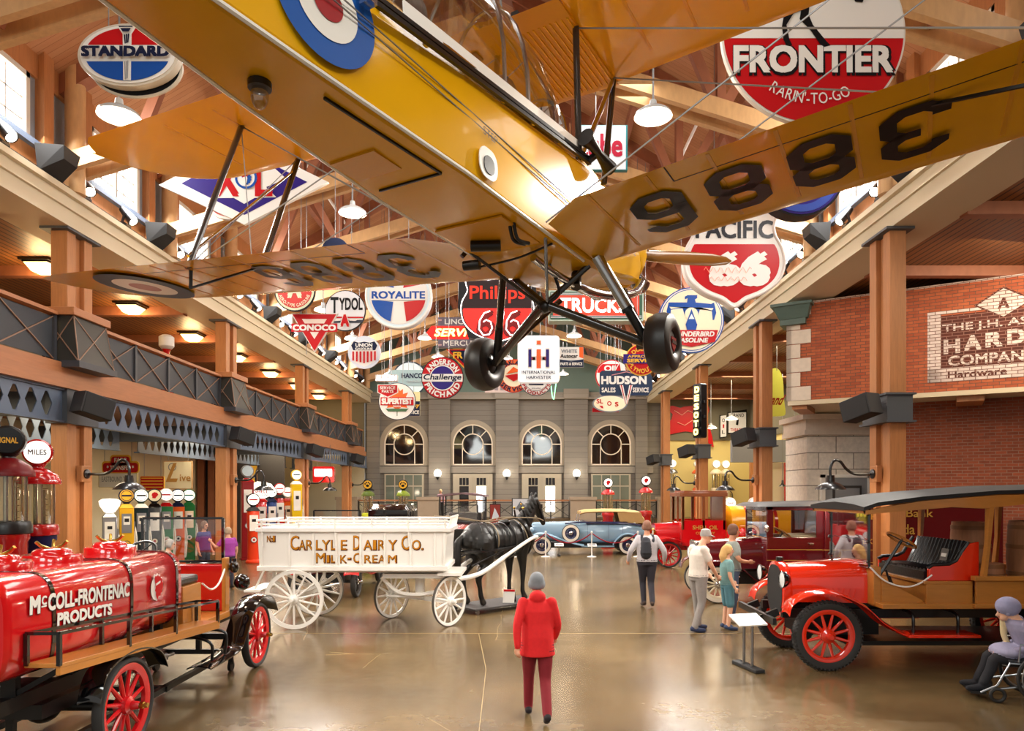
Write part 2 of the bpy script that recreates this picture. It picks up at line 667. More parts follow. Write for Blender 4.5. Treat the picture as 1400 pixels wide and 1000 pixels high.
# ---------------------------------------------------------------- roof
LX, RX = XC - 8.75, XC + 8.75
for nm, sx, lb in (('ceiling_left', -1, 'sloping pine plank roof over the balcony side'), ('ceiling_right', 1, 'sloping pine plank roof over the brick storefront side')):
    r = MB('roof_planks')
    xe = XC + sx * 8.9
    p = [(XC, -7, roof_z(XC)), (xe, -7, roof_z(xe)), (xe, 43.5, roof_z(xe)), (XC, 43.5, roof_z(XC))]
    q = [(x, y, z + .15) for x, y, z in p]
    r.hexa(p + q)
    struct(r, nm, lb, cat='ceiling')
TRUSS_Y = [14.4 + 3.84 * k for k in range(-3, 8)]
slope = .31
for i, y in enumerate(TRUSS_Y):
    t = MB('fir_red')
    for sx in (-1, 1):
        xo = XC + sx * 8.45
        top = lambda a: V((XC + sx * a, y, roof_z(XC + sx * a) - .2))
        bot = lambda a: V((XC + sx * a, y, 9.05 + (8.35 - a) * slope))
        t.bar(top(8.7), top(0), .30, .36)
        t.use('fir_light')
        for dy in (-.22, .22):
            d = V((0, dy, 0))
            t.bar(bot(8.3) + d, bot(0) + d, .14, .34)
        t.use('fir_red')
        for a0, a1 in ((7.1, 6.0), (4.9, 6.0), (4.9, 3.4), (2.2, 3.4), (2.2, .6)):
            t.bar(bot(a0), top(a1), .16, .2)
        for a in (4.9, 2.2):
            t.bar(bot(a), top(a), .18, .2)
    t.bar((XC, y, 11.5), (XC, y, roof_z(XC) - .3), .3, .3)
    t.use('slate_steel')
    t.box((XC, y, 11.65), (.7, .5, .3))
    struct(t, 'roof_truss', 'fir scissor truss spanning the hall', cat='roof truss')
for sx in (-1, 1):
    for a in (1.7, 4.0, 6.3):
        x = XC + sx * a
        p_ = MB('fir_red')
        p_.span((x - .09, -6, roof_z(x) - .34), (x + .09, 43, roof_z(x) - .06))
        struct(p_, 'purlin', 'fir purlin running along the roof', cat='roof beam')
# white conduit pipes along the roof
for x in (-6.4, 4.6):
    c = MB('white')
    c.cyl((x, -4, roof_z(x) - .55), (x, 42, roof_z(x) - .55), .045, n=8)
    struct(c, 'conduit', 'white sprinkler pipe running under the roof planks', cat='pipe')

# ---------------------------------------------------------------- eaves and clerestory, both sides
mat('daylight', '#ffffff', .5, emit=2.6)
mat('window_frame', '#d9d3c6', .5)
mat('trim_dark', '#3d3a3a', .6)
for side, x, sg, lb in (('left', XL, -1, 'balcony'), ('right', XR, 1, 'brick storefront')):
    e = MB('beam_cream')
    e.span((x, -4, EAVE0), (x + sg * 1.1, 42.6, EAVE1 - .12))
    e.span((x - sg * .06, -4, 8.12), (x, 42.6, 8.16))
    e.span((x - sg * .10, -4, EAVE1 - .12), (x + sg * 1.0, 42.6, EAVE1))
    struct(e, 'trim_%d' % (2 + (sg > 0)), 'long cream eave beam above the %s' % lb, cat='beam')
    k = MB('black_matt')
    k.span((x - sg * .02, -2, EAVE1 + .0), (x + sg * .05, 42, EAVE1 + .07))
    struct(k, 'trim_%d' % (4 + (sg > 0)), 'black lighting track along the eave beam above the %s' % lb, cat='track')
    w = MB('fir')
    w.span((x + sg * .22, -4, EAVE1), (x + sg * .4, 42.6, 9.08))
    w.span((x + sg * .22, -4, 10.42), (x + sg * .4, 42.6, 11.1))
    w.use('slate_blue').span((x + sg * .1, -4, 9.02), (x + sg * .24, 42.6, 9.14))
    for y in [14.4 + 3.84 * q for q in range(-3, 8)]:
        w.use('fir')
        for dy in (-.62, .62):
            w.span((x + sg * .1, y + dy - .14, EAVE1), (x + sg * .4, y + dy + .14, 11.1))
        w.use('grey_wall')
        w.span((x + sg * .28, y - .95, EAVE1 + .5), (x + sg * .4, y + .95, 11.1))
        w.use('fir_light')
        w.cyl((x - sg * .02, y, EAVE1), (x - sg * .02, y, 11.3), .19, n=16)
    struct(w, 'wall_%s' % side, 'timber clerestory wall with round log posts above the %s' % lb, cat='wall')
    for q in range(-3, 7):
        y = 14.4 + 1.92 + 3.84 * q
        wn = MB('daylight')
        wn.span((x + sg * .36, y - .97, 9.08), (x + sg * .4, y + .97, 10.42))
        wn.use('window_frame')
        for a, b_ in (((-.97, 9.08), (-.87, 10.42)), ((.87, 9.08), (.97, 10.42)), ((-.97, 9.08), (.97, 9.16)), ((-.97, 10.32), (.97, 10.42)), ((-.03, 9.08), (.03, 10.42))):
            wn.span((x + sg * .24, y + a[0], a[1]), (x + sg * .36, y + b_[0], b_[1]))
        for zz in (9.5, 9.92):
            wn.span((x + sg * .33, y - .9, zz - .012), (x + sg * .36, y + .9, zz + .012))
        for yy in (-.45, .45):
            wn.span((x + sg * .33, y + yy - .012, 9.1), (x + sg * .36, y + yy + .012, 10.4))
        struct(wn, 'window_%d' % (4 + q + (10 if sg > 0 else 0)), 'bright clerestory window in the timber wall above the %s' % lb, cat='window')

# ---------------------------------------------------------------- columns
COLS = [15.2 + 7.68 * k for k in range(-1, 4)]


def column(x, sg, yb, z0, z1, lb):
    # pair of fir posts with a recessed web between them; yb = far edge
    c = MB('fir')
    for y in (yb - .84, yb - .28):
        c.span((x, y, z0), (x + sg * .34, y + .28, z1))
    c.span((x + sg * .1, yb - .6, z0), (x + sg * .26, yb - .2, z1))
    return struct(c, 'timber_column', lb, cat='column', bevel=.012)


ORD = ['first', 'second', 'third', 'fourth', 'fifth']
for i, y in enumerate(COLS):
    column(XL - .12, -1, y, 0, 3.85, 'fir column %s from the camera under the balcony' % ORD[i])
    column(XL - .12, -1, y, 6.15, EAVE0, 'fir column %s from the camera above the balcony rail' % ORD[i])
    c = MB('slate_steel')
    c.span((XL - .02, y - .98, EAVE0 - .05), (XL - .6, y + .14, EAVE0))
    c.span((XL - .05, y - .95, 3.8), (XL - .5, y + .1, 4.5))
    struct(c, 'column_cap', 'dark steel cap on the balcony column %s from the camera' % ORD[i], cat='column cap')
    column(XR + .0, 1, y, 0, EAVE0, 'fir column %s from the camera on the storefront side' % ORD[i])
    c = MB('slate_steel')
    c.span((XR - .1, y - .94, 3.82), (XR + .42, y + .1, 4.42))
    c.span((XR - .15, y - .99, 4.38), (XR + .47, y + .15, 4.42))
    c.span((XR - .15, y - .99, 3.82), (XR + .47, y + .15, 3.86))
    c.span((XR - .12, y - .96, EAVE0 - .05), (XR + .45, y + .12, EAVE0))
    struct(c, 'column_collar', 'dark steel collar on the storefront column %s from the camera' % ORD[i], cat='column collar')

# ---------------------------------------------------------------- balcony
bl = MB('fir_rail')
bl.span((XL, -4, 4.5), (XL - .5, 41.2, 4.76))
bl.span((XL - .08, -4, 4.76), (XL - .5, 41.2, 5.02))
bl.use('soffit_planks').span((XL - .5, -4, 4.6), (-15.5, 41.2, 5.0))
struct(bl, 'balcony_floor', 'balcony floor edged with two stepped fir boards', cat='balcony')


def lattice(x, y0, y1, z0, z1, n, lb, sg=1):
    """steel girder with a row of pointed hexagonal cut-outs"""
    g = MB('slate_blue')
    w = (y1 - y0 - .5) / n
    h = z1 - z0
    yy0 = y0 + .25
    for xx in (x, x - .02):
        g.add([(xx, y0, z0), (xx, yy0, z0), (xx, yy0, z1), (xx, y0, z1)], [(0, 1, 2, 3)])
        g.add([(xx, y1 - .25, z0), (xx, y1, z0), (xx, y1, z1), (xx, y1 - .25, z1)], [(0, 1, 2, 3)])
        for i in range(n):
            c, zc = yy0 + (i + .5) * w, (z0 + z1) / 2
            a, t, b_ = .09 * w, .36 * h, .38 * w
            P = lambda u, v: (xx, c + u, zc + v)
            vs_ = [P(-w / 2, h / 2), P(w / 2, h / 2), P(w / 2, 0), P(w / 2, -h / 2), P(-w / 2, -h / 2), P(-w / 2, 0),
                   P(-a, t), P(a, t), P(b_, 0), P(a, -t), P(-a, -t), P(-b_, 0)]
            g.add(vs_, [(0, 1, 7, 6), (1, 2, 8, 7), (2, 3, 9, 8), (3, 4, 10, 9), (4, 5, 11, 10), (5, 0, 6, 11)])
    g.span((x + .05, y0, z0 - .02), (x - .14, y1, z0 + .02))
    g.span((x + .05, y0, z1 - .02), (x - .14, y1, z1 + .02))
    return struct(g, 'girder', lb, cat='girder')


for i in range(5):
    y0 = COLS[i] + .1
    y1 = COLS[i + 1] - .95 if i < 4 else 42.0
    lattice(XL - .15, y0, y1, 3.83, 4.48, 14 if i < 4 else 6, 'blue grey steel girder with pointed cut-outs beyond the %s balcony column' % ORD[i])
    lattice(-12.6, y0, y1, 3.7, 4.4, 14 if i < 4 else 6, 'blue grey inner girder with cut-outs under the balcony beyond the %s column' % ORD[i])
for i, y in enumerate(COLS[:4]):
    g = MB('slate_steel')
    g.span((XL - .5, y - .55, 4.0), (-15.4, y - .4, 4.5))
    struct(g, 'cross_girder', 'dark cross girder under the balcony at the %s column' % ORD[i], cat='girder')

# railing bays and pier boxes
mat('mesh_panel', '#3a4048', .5, alpha=.8)
mat('rail_steel', '#3a3d44', .45)
mat('rail_brown', '#8a6a55', .5)
mat('pier_panel', '#33322e', .45, spec=.4)
for i in range(5):
    y0 = COLS[i] + .26
    y1 = COLS[i + 1] - 1.1 if i < 4 else 41.0
    rl = thing('balcony_railing', 'balcony railing with crossed braces beyond the %s pier box' % ORD[i], 'railing', (XL - .22, y0, 5.02), 0, 'balcony railings')
    n = max(1, round((y1 - y0) / 1.6))
    w = (y1 - y0) / n
    r = MB('fir_rail'); r.span((-.09, 0, .94), (.09, y1 - y0, 1.01)); r.build('hand_rail', rl)
    for k in range(n + 1):
        p = MB('rail_steel'); p.span((-.04, k * w - .04, 0), (.04, k * w + .04, .94)); p.build('post', rl)
    for k in range(n):
        p = MB('mesh_panel'); p.span((-.012, k * w + .05, .06), (-.004, (k + 1) * w - .05, .9)); p.build('panel', rl)
        p = MB('rail_brown')
        p.bar((.01, k * w + .05, .06), (.01, (k + 1) * w - .05, .9), .02, .025, (1, 0, 0))
        p.bar((.014, k * w + .05, .9), (.014, (k + 1) * w - .05, .06), .02, .025, (1, 0, 0))
        p.build('cross_brace', rl)
for i, y in enumerate(COLS):
    pr = thing('pier_box', 'tapered dark panelled pier box around the balcony column %s from the camera' % ORD[i], 'pier box', (XL - .2, y - .42, 5.02), 0, 'balcony pier boxes')
    p = MB('pier_panel')
    p.hexa([V(q) for q in ((-.3, -.62, .0), (.44, -.62, .0), (.44, .62, .0), (-.3, .62, .0), (-.3, -.58, .96), (.30, -.56, .96), (.30, .54, .96), (-.3, .56, .96))])
    p.build('panel', pr)
    c = MB('rail_steel')
    c.hexa([V(q) for q in ((-.3, -.66, -.2), (.50, -.66, -.2), (.50, .66, -.2), (.0, .66, -.2), (-.3, -.64, .0), (.46, -.64, .0), (.46, .64, .0), (-.3, .64, .0))]) if False else c.span((.085, -.66, -.1), (.48, .66, .03))
    c.build('plinth', pr)
    c = MB('rail_brown')
    for (a, b_) in (((.445, -.62, .03), (.305, .54, .95)), ((.445, .62, .03), (.305, -.56, .95)), ((.44, -.62, 0), (.30, -.56, .96)), ((.44, .62, 0), (.30, .54, .96)),
                    ((-.28, -.625, .03), (.30, -.565, .95)), ((.43, -.625, .03), (-.28, -.585, .95))):
        c.bar(a, b_, .018, .018)
    c.build('brace', pr)
    c = MB('fir_rail'); c.span((-.36, -.64, .96), (.36, .62, 1.12)); c.build('cap', pr, bevel=.01)

# walls beyond the balcony side
w = MB('plaster')
w.span((-15.5, -4, 0), (-15.7, 43, 4.6))
w.use('olive').span((-15.5, -4, 5.0), (-15.7, 43, 8.4))
w.use('plaster').span((-15.6, 42.4, 0), (-9.6, 42.6, 4.6))
w.use('olive').span((-15.6, 42.4, 5.0), (-9.6, 42.6, 8.4))
struct(w, 'wall_pump_alcove', 'cream wall behind the petrol pumps under the balcony', cat='wall')
s = MB('soffit_planks')
s.span((XL - 1.05, -4, 8.0), (-15.6, 43, 8.1))
s.use('fir_red')
for k in range(-2, 9):
    s.span((XL - 1.05, 13.5 + 3.84 * k, 7.75), (-15.6, 13.75 + 3.84 * k, 8.0))
struct(s, 'ceiling_balcony', 'brown plank ceiling over the balcony with cross beams', cat='ceiling')

# storefront side ceiling and walls
s = MB('soffit_planks')
s.span((XR + 1.05, -4, 8.0), (16.5, 43, 8.1))
s.use('fir_red')
for k in range(-2, 9):
    s.span((XR + 1.05, 13.5 + 3.84 * k, 7.75), (16.5, 13.75 + 3.84 * k, 8.0))
struct(s, 'ceiling_storefront', 'brown plank ceiling over the brick storefront with cross beams', cat='ceiling')
w = MB('yellow_wall')
w.span((XR + .9, 42.3, 0), (13.8, 42.5, 5.5))
w.span((13.7, 22, 0), (13.9, 42.4, 5.5))
w.use('olive')
w.span((XR + .9, 42.2, 5.5), (13.8, 42.5, 8.0))
w.span((13.6, 22, 5.5), (13.9, 42.4, 8.0))
w.use('grey_wall')
w.span((9.83, 33, 3.8), (13.6, 33.3, 4.85))
w.use('fir')
w.span((12.3, 38, 0), (13.6, 38.2, 4.3))
struct(w, 'wall_back_right', 'yellow and olive walls of the pump room past the brick storefront', cat='wall')

# ---------------------------------------------------------------- end wall
BY = 42.7
planks('grey_siding', '#726d66', '#888278', .32, 'Z', .7, .05, (.6, 1, 6), '#57524a')
planks('grey_siding_light', '#8d877c', '#9c958a', .32, 'Z', .7, .03, (.6, 1, 6), '#77705f')
w = MB('grey_siding')
w.span((-9.6, BY, 0), (8.6, BY + .3, 8.3))
w.use('green_grey').span((-9.9, BY + .02, 8.3), (8.3, BY + .3, 16))
bx = lambda px: (px - PX0) / FPX * BY
w.use('grey_siding')
for a, b_ in ((503, 520), (587, 616), (678, 709), (771, 803), (868, 884)):
    w.span((bx(a), BY - .3, 0), (bx(b_), BY, 8.2))
w.use('grey_siding_light')
w.span((-9.6, BY - .12, 3.55), (7.9, BY, 3.95))
w.span((-9.6, BY - .38, 8.0), (7.9, BY, 8.12))
w.span((-9.6, BY - .2, 8.12), (7.9, BY, 8.45))
for a, b_ in ((586, 617), (677, 710), (770, 804)):
    w.span((bx(a), BY - .45, 8.05), (bx(b_), BY, 8.62))
struct(w, 'wall_back', 'grey boarded end wall with pilasters and arched windows', cat='wall')
mat('arch_trim', '#a09684', .6)
mat('muntin', '#e8dcc8', .5)
for i, px in enumerate((553, 646.5, 740.5, 835)):
    cx, zs, r = bx(px), 5.3, 1.2
    y = BY - .02
    a = MB('glass_dark')
    pts = [(r * math.cos(t), zs + r * math.sin(t)) for t in [PI * k / 20 for k in range(21)]] + [(-r, 4.05), (r, 4.05)]
    a.poly([(cx + x_, z_) for x_, z_ in pts], y, y + .02)
    a.use('muntin')
    a.ring(.6, .66, y - .05, cx, zs, 28, d=.05)
    a.ring(r - .06, r + .02, y - .06, cx, zs, 28, 0, PI, d=.07)
    for t in (PI / 4, PI / 2, 3 * PI / 4):
        a.bar((cx + .64 * math.cos(t), y - .03, zs + .64 * math.sin(t)), (cx + r * math.cos(t), y - .03, zs + r * math.sin(t)), .05, .05, (0, 1, 0))
    for sx in (-1, 1):
        a.span((cx + sx * (r - .02) - .04, y - .06, 4.05), (cx + sx * (r - .02) + .04, y, zs))
        a.span((cx + sx * .63 - .025, y - .05, 4.05), (cx + sx * .63 + .025, y, zs))
        a.span((cx + sx * .64, y - .05, zs - .03), (cx + sx * r, y, zs + .03))
    a.span((cx - r, y - .06, 4.02), (cx + r, y, 4.1))
    a.use('arch_trim')
    a.ring(r + .02, r + .28, y - .1, cx, zs, 30, 0, PI, d=.12)
    for sx in (-1, 1):
        a.span((cx + sx * (r + .15) - .13, y - .1, 4.0), (cx + sx * (r + .15) + .13, y + .02, zs))
    struct(a, 'window_%d' % (25 + i), 'arched window %s from the balcony in the grey end wall' % ORD[i], cat='window')
    zt, zb = 3.5, .9
    d = MB(mat('door_paint', '#b3aa96', .5))
    d.span((cx - 1.2, y - .1, zb), (cx + 1.2, y, zt))
    if i in (0, 3):
        d.use(mat('pane_grey', '#6d7568', .08, spec=.8))
        for k in range(4):
            for z0, z1 in ((zb + .1, 2.72), (2.8, zt - .08)):
                x0 = cx - 1.1 + k * .56
                d.span((x0, y - .11, z0), (x0 + .5, y - .09, z1))
        struct(d, 'window_%d' % (29 + i), 'tall paned window under the %s arched window of the end wall' % ORD[i], cat='window')
    else:
        d.use('glass_dark')
        for sx in (-1, 1):
            d.use('door_paint').span((cx + sx * .52 - .42, y - .14, zb), (cx + sx * .52 + .42, y - .1, zt - .12))
            d.use('glass_dark' if sx < 0 else 'daylight')
            d.span((cx + sx * .52 - .28, y - .16, zb + .3), (cx + sx * .52 + .28, y - .13, 2.75))
            d.use('glass_dark')
            for k in range(3):
                d.span((cx + sx * .52 - .28 + k * .2, y - .16, 2.82), (cx + sx * .52 - .12 + k * .2, y - .13, 3.25))
        struct(d, 'door_%d' % i, 'cream glazed double doors under the %s arched window' % ORD[i], cat='door')

# raised terrace in front of the end wall, its piers and railing
TY, TZ = 40.0, .9
t = MB('concrete')
t.span((-9.6, TY, 0), (XR + 6, BY, TZ))
struct(t, 'terrace', 'raised concrete terrace in front of the grey end wall', cat='terrace')
bt = lambda px: (px - PX0) / FPX * TY
mat('pier_stone', '#a3917c', .7, noise=.12, nscale=3)
PIERS = [(461, 491), (571, 602), (778, 815), (897, 931)]
for i, (a, b_) in enumerate(PIERS):
    p = MB('pier_stone')
    p.span((bt(a) + .06, TY - .45, 0), (bt(b_) - .06, TY + .35, 1.95))
    p.span((bt(a), TY - .5, 1.95), (bt(b_), TY + .4, 2.12))
    struct(p, 'pier', 'square stone pier of the terrace railing, %s from the balcony' % ORD[i], cat='pier')
for i, (a, b_) in enumerate(((491, 571), (602, 778), (815, 897))):
    x0, x1 = bt(a), bt(b_)
    rl = thing('terrace_railing', 'black terrace railing with timber handrail beyond the %s stone pier' % ORD[i], 'railing', (x0, TY - .05, TZ), 0, 'terrace railings')
    W = x1 - x0
    r = MB('fir_rail'); r.span((0, -.07, .98), (W, .07, 1.06)); r.build('hand_rail', rl)
    n = max(2, round(W / 1.1))
    for k in range(n + 1):
        p = MB('black'); p.span((k * W / n - .03, -.03, 0), (k * W / n + .03, .03, .98)); p.build('post', rl)
    for k in range(n):
        p = MB('black')
        u0, u1 = k * W / n, (k + 1) * W / n
        p.bar((u0, 0, .1), (u1, 0, .85), .02, .03); p.bar((u0, 0, .85), (u1, 0, .1), .02, .03)
        p.bar((u0, 0, .9), (u1, 0, .9), .02, .03); p.bar((u0, 0, .06), (u1, 0, .06), .02, .03)
        p.build('cross_brace', rl)

# upper gable of the entrance end behind the visitor, with its two tall arched windows
w = MB('plaster')
w.span((-18, -6.9, 5.6), (18, -6.75, 8.0))
w.span((-9.6, -6.9, 8.0), (-7.4, -6.75, 11.5)); w.span((-3.0, -6.9, 8.0), (-.5, -6.75, 11.5)); w.span((3.9, -6.9, 8.0), (8.0, -6.75, 11.5)); w.span((-9.6, -6.9, 10.2), (8.0, -6.75, 16))
struct(w, 'wall_front', 'upper gable wall over the open entrance end behind the visitor', cat='wall')
# ---------------------------------------------------------------- the biplane overhead
mat('plane_yellow', '#e3a80c', .2, coat=.3, noise=.06, nscale=3)
mat('plane_panel', '#d89a10', .3, noise=.08, nscale=40, stretch=(1, 8, 8))
mat('number_black', '#120e0b', .35, spec=.25)
mat('roundel_blue', '#1454a4', .3)
mat('roundel_navy', '#12264a', .4, spec=.25)
mat('roundel_white', '#e9e6de', .3)
mat('roundel_red', '#9c2024', .3)
mat('strut_brown', '#2a2420', .2, coat=.5)
mat('bare_metal', '#c4c6c9', .18, metal=1)
clear_glass('canopy_glass', .14, '#f2f2ee')
mat('plane_tyre', '#25211f', .42, noise=.2, nscale=5)
PS = 1.1
PM = Matrix.Rotation(-.5097, 3, 'Z') @ Matrix.Rotation(-.0127, 3, 'X') @ Matrix.Rotation(-.0114, 3, 'Y')
plane = thing('biplane', 'yellow training biplane hung overhead with black serial numbers under its wings', 'airplane',
              V((.0089, 5.0315, 1.6962)) * PS + V((0, 0, EYE)), rot=PM.to_euler('XYZ'))
plane.scale = (PS, PS, PS)
CH, HS = 1.055, 5.3
DL, DU, GAP, STG = .107, .0712, 1.654, .563


def wing_section(x, le, te, z, th):
    c = le - te
    up = [(0, 0), (.03, .35), (.1, .65), (.25, .95), (.42, 1.), (.62, .75), (.82, .4), (1, .04)]
    lo = [(.82, .0), (.6, -.02), (.4, -.05), (.22, -.1), (.1, -.12), (.03, -.14)]
    return [V((x, le - c * t, z + th * v * c)) for t, v in up] + [V((x, le - c * t, z + th * v * c * .6)) for t, v in lo]


def plan(x, upper=False):
    """leading and trailing edge at span station x"""
    a, HS = abs(x), (5.3 if upper else 5.52)
    le, te = .5 * CH, -.5 * CH
    if a > 4.1:
        t = min(1, (a - 4.1) / (HS - 4.1))
        le = -.42 + (.5 * CH + .42) * math.sqrt(max(0, 1 - t ** 2.2))
    if a > 4.9:
        t = min(1, (a - 4.9) / (HS - 4.9))
        te = -.5 * CH + (.5 * CH - .42) * (1 - math.sqrt(max(0, 1 - t * t)))
    if upper:
        le, te = le * 1.0 - .1 + (.0 if a < 4.1 else 0), te * 1.0 - .33 if a < 4.9 else te - .33 * min(1, (HS - a) / .4 + .35)
        if a > 4.1:
            le = -.60 + (.43 + .60) * math.sqrt(max(0, 1 - min(1, (a - 4.1) / (HS - 4.1)) ** 2.2))
    return le, max(te, te) if te < le else le - .02


def wing(name, sg, x0, dih, z0, y0, cut):
    w = MB('plane_yellow')
    secs = []
    HS = 5.52 if cut else 5.3
    xs = [x0, x0 + .28] + [x0 + .28 + (4.1 - x0 - .28) * k / 9 for k in range(1, 10)] + [4.1 + (HS - 4.1) * t for t in (.2, .4, .58, .72, .84, .92, .97, 1.)]
    for x in xs:
        le, te = plan(x, not cut)
        if cut and x < x0 + .2:
            te += .2
        if x >= HS:
            le, te = le + .012, te - .012
        secs.append([V((sg * p.x, p.y + y0, p.z)) for p in wing_section(x, le, te, z0 + x * dih, .085)])
    w.loft(secs if sg > 0 else [s_[::-1] for s_ in secs])
    # rib tapes and aileron gap show as fine raised lines
    w.use('plane_panel')
    dy = 0 if cut else -.2
    for k in range(1, 12):
        x = x0 + .36 * k
        if x < 4.3:
            w.bar((sg * x, y0 + .40 + dy, z0 + x * dih - .008), (sg * x, y0 - .5 + dy, z0 + x * dih + .0015), .022, .003)
    w.use('number_black')
    if cut:
        w.bar((sg * 1.2, y0 - .33, z0 + 1.2 * dih - .0), (sg * 4.5, y0 - .33, z0 + 4.5 * dih), .007, .003)
        w.bar((sg * 1.2, y0 - .33, z0 + 1.2 * dih - .0), (sg * 1.2, y0 - .52, z0 + 1.2 * dih + .002), .007, .003)
    return w.build(name, plane, smooth=30)


lowR = wing('lower_wing', 1, .36, DL, 0, 0, True)
lowL = wing('lower_wing', -1, .36, DL, 0, 0, True)
wing('upper_wing', 1, .34, DU, GAP, STG, False)
wing('upper_wing', -1, .34, DU, GAP, STG, False)
c = MB('plane_panel')
c.loft([wing_section(x, .43, -.70, GAP, .085) for x in (-.34, .34)])
c.use('plane_yellow')
for k in range(-7, 8):
    c.bar((k * .045, STG * 0 + .36, GAP - .012), (k * .045, -.5, GAP - .002), .012, .008)
c.build('centre_section', plane, (0, STG, 0))


def strip(mb, pts, w, T, closed=False):
    """flat stroke of width w along 2D points, mapped by T(u, v)"""
    n = len(pts)
    L_, R_ = [], []
    for i in range(n):
        p = V((pts[i][0], pts[i][1], 0))
        a = V((*pts[(i - 1) % n], 0)); b_ = V((*pts[(i + 1) % n], 0))
        d1 = (p - a).normalized() if (closed or i) else None
        d2 = (b_ - p).normalized() if (closed or i < n - 1) else None
        d1 = d1 or d2; d2 = d2 or d1
        n1 = V((-d1.y, d1.x, 0)); n2 = V((-d2.y, d2.x, 0))
        m_ = (n1 + n2).normalized()
        k = w / 2 / max(.35, m_.dot(n1))
        L_.append(T(p.x + m_.x * k, p.y + m_.y * k)); R_.append(T(p.x - m_.x * k, p.y - m_.y * k))
    vs_ = L_ + R_
    fs = [(i, (i + 1) % n, n + (i + 1) % n, n + i) for i in range(n if closed else n - 1)]
    mb.add(vs_, fs)


def digit(mb, ch, T, s=1.):
    """block numerals with clipped corners, 0.33 wide and 0.52 tall"""
    a, b_, k = .125, .24, .065
    up = [(-a + k, b_), (a - k, b_), (a, b_ - k), (a, k), (a - k, .0), (-a + k, .0), (-a, k), (-a, b_ - k)]
    dn = [(x, -y) for x, y in up]
    if ch == '8':
        strip(mb, up, .085, T, True); strip(mb, dn, .085, T, True)
    elif ch == '6':
        strip(mb, dn, .085, T, True)
        strip(mb, [(a, b_ - k - .03), (a, b_ - k), (a - k, b_), (-a + k, b_), (-a, b_ - k), (-a, -.08)], .085, T)
    elif ch == '3':
        strip(mb, [(-a, b_ - k - .05), (-a, b_ - k), (-a + k, b_), (a - k, b_), (a, b_ - k), (a, k), (a - k, 0), (-.03, 0)], .085, T)
        strip(mb, [(-a, -b_ + k + .05), (-a, -b_ + k), (-a + k, -b_), (a - k, -b_), (a, -b_ + k), (a, -k), (a - k, 0)], .085, T)


for sg in (1, -1):
    nb = MB('number_black')
    for i, ch in enumerate('3886'):
        x = (1.036 + .47 * (3 - i)) if sg > 0 else -(1.036 + .47 * i)
        digit(nb, ch, lambda u, v: (x - u, v, abs(x - u) * DL - .012 - .0135 * (v > -.12)))
    nb.build('serial_number', plane)
    rd = MB()
    for r, m_ in ((.46, 'roundel_navy'), (.30, 'roundel_white'), (.15, 'roundel_red')):
        rd.use(m_)
        h = .012 + (.46 - r) * .01
        rd.add([(sg * (4.42 + r * math.cos(t)), -.02 + r * math.sin(t), (4.42 + r * math.cos(t)) * DL - h - .012) for t in [2 * PI * k / 36 for k in range(36)]], [tuple(range(36)) if sg < 0 else tuple(range(36))])
    rd.build('wing_roundel', plane)
# fuselage: octagonal-rounded sections
ST = [  # y, half width bottom, z bottom, half width mid, z shoulder, z top, half width at the shoulder
    (1.62, .28, .2, .31, .60, .78, .24), (1.3, .32, .14, .345, .66, .82, .27), (.75, .35, .02, .365, .68, .84, .28), (.3, .35, -.02, .36, .71, .86, .29),
    (-.3, .335, -.01, .345, .66, .72, .30), (-1.2, .325, .01, .335, .57, .62, .30), (-1.9, .27, .03, .29, .50, .80, .22), (-2.3, .24, .05, .255, .47, .82, .17),
    (-3.0, .175, .09, .19, .43, .68, .12), (-3.8, .1, .15, .11, .41, .56, .07), (-4.7, .03, .24, .035, .40, .46, .02)]
fz = MB('plane_yellow')
secs = []
for y, hb, zb, hm, zs, zt, hs in ST:
    half = [(hb - .03, zb), (hb, zb + .03), (hm, (zb + zs) / 2), (hm * .98, zs - .03), (hm * .9, zs), (hs, (zs + zt) / 2 + .02), (hs * .5, zt)]
    secs.append([V((x, y, z)) for x, z in half] + [V((-x, y, z)) for x, z in half[::-1]])
fz.loft(secs)
fz.use('plane_panel')
fz.box((-.02, -.45, -.012), (.5, .5, .012)); fz.box((-.1, -1.55, .018), (.3, .22, .014))
fz.use('roundel_white')
for sg in (1, -1):
    fz.tube([(sg * .33, .3, -.005), (sg * .32, -1.2, .022), (sg * .235, -2.3, .06), (sg * .17, -3, .1)], .012, n=6)
fz.use('number_black')
fz.bar((.21, -1.3, .008), (.15, -2.1, .03), .012, .012)
fz.bar((.21, -1.3, .008), (-.22, -1.3, .008), .012, .012)
fz.build('fuselage', plane, smooth=30)
# side roundel, step, rail and stencil
sd = MB()
for r, m_, e in ((.27, 'roundel_blue', .014), (.165, 'roundel_white', .018), (.08, 'roundel_red', .022)):
    sd.use(m_)
    sd.add([(.262 + .10 * r * math.cos(t) + e, -2.21 + r * math.cos(t), .345 + r * .92 * math.sin(t)) for t in [2 * PI * k / 40 for k in range(40)]], [tuple(range(40))])
sd.build('side_roundel', plane)
stp = MB('roundel_white')
stp.ring(.0, .001, 0)
stp.T = Matrix(((0, -1, 0, .352), (1, 0, 0, -1.05), (0, 0, 1, .13), (0, 0, 0, 1)))
stp.poly(rrect(.19, .17, .07), -.006, 0)
stp.use('number_black').poly(rrect(.11, .10, .045, 0, -.01), -.012, -.005)
stp.build('foot_step', plane)
stn = MB('number_black'); stn.T = stp.T; stn.text('STEP', .02, .17, .15, .045, -.006); stn.build('step_stencil', plane)
rb = MB('black')
for dz in (0, .03):
    rb.bar((.385, .3, .70 + dz), (.35, -2.0, .455 + dz), .022, .022)
rb.use('bare_metal').box((.345, -2.03, .47), (.06, .05, .09))
for k in range(6):
    rb.box((.37 - .006 * k, .2 - .36 * k, .71 - .038 * k), (.03, .03, .06))
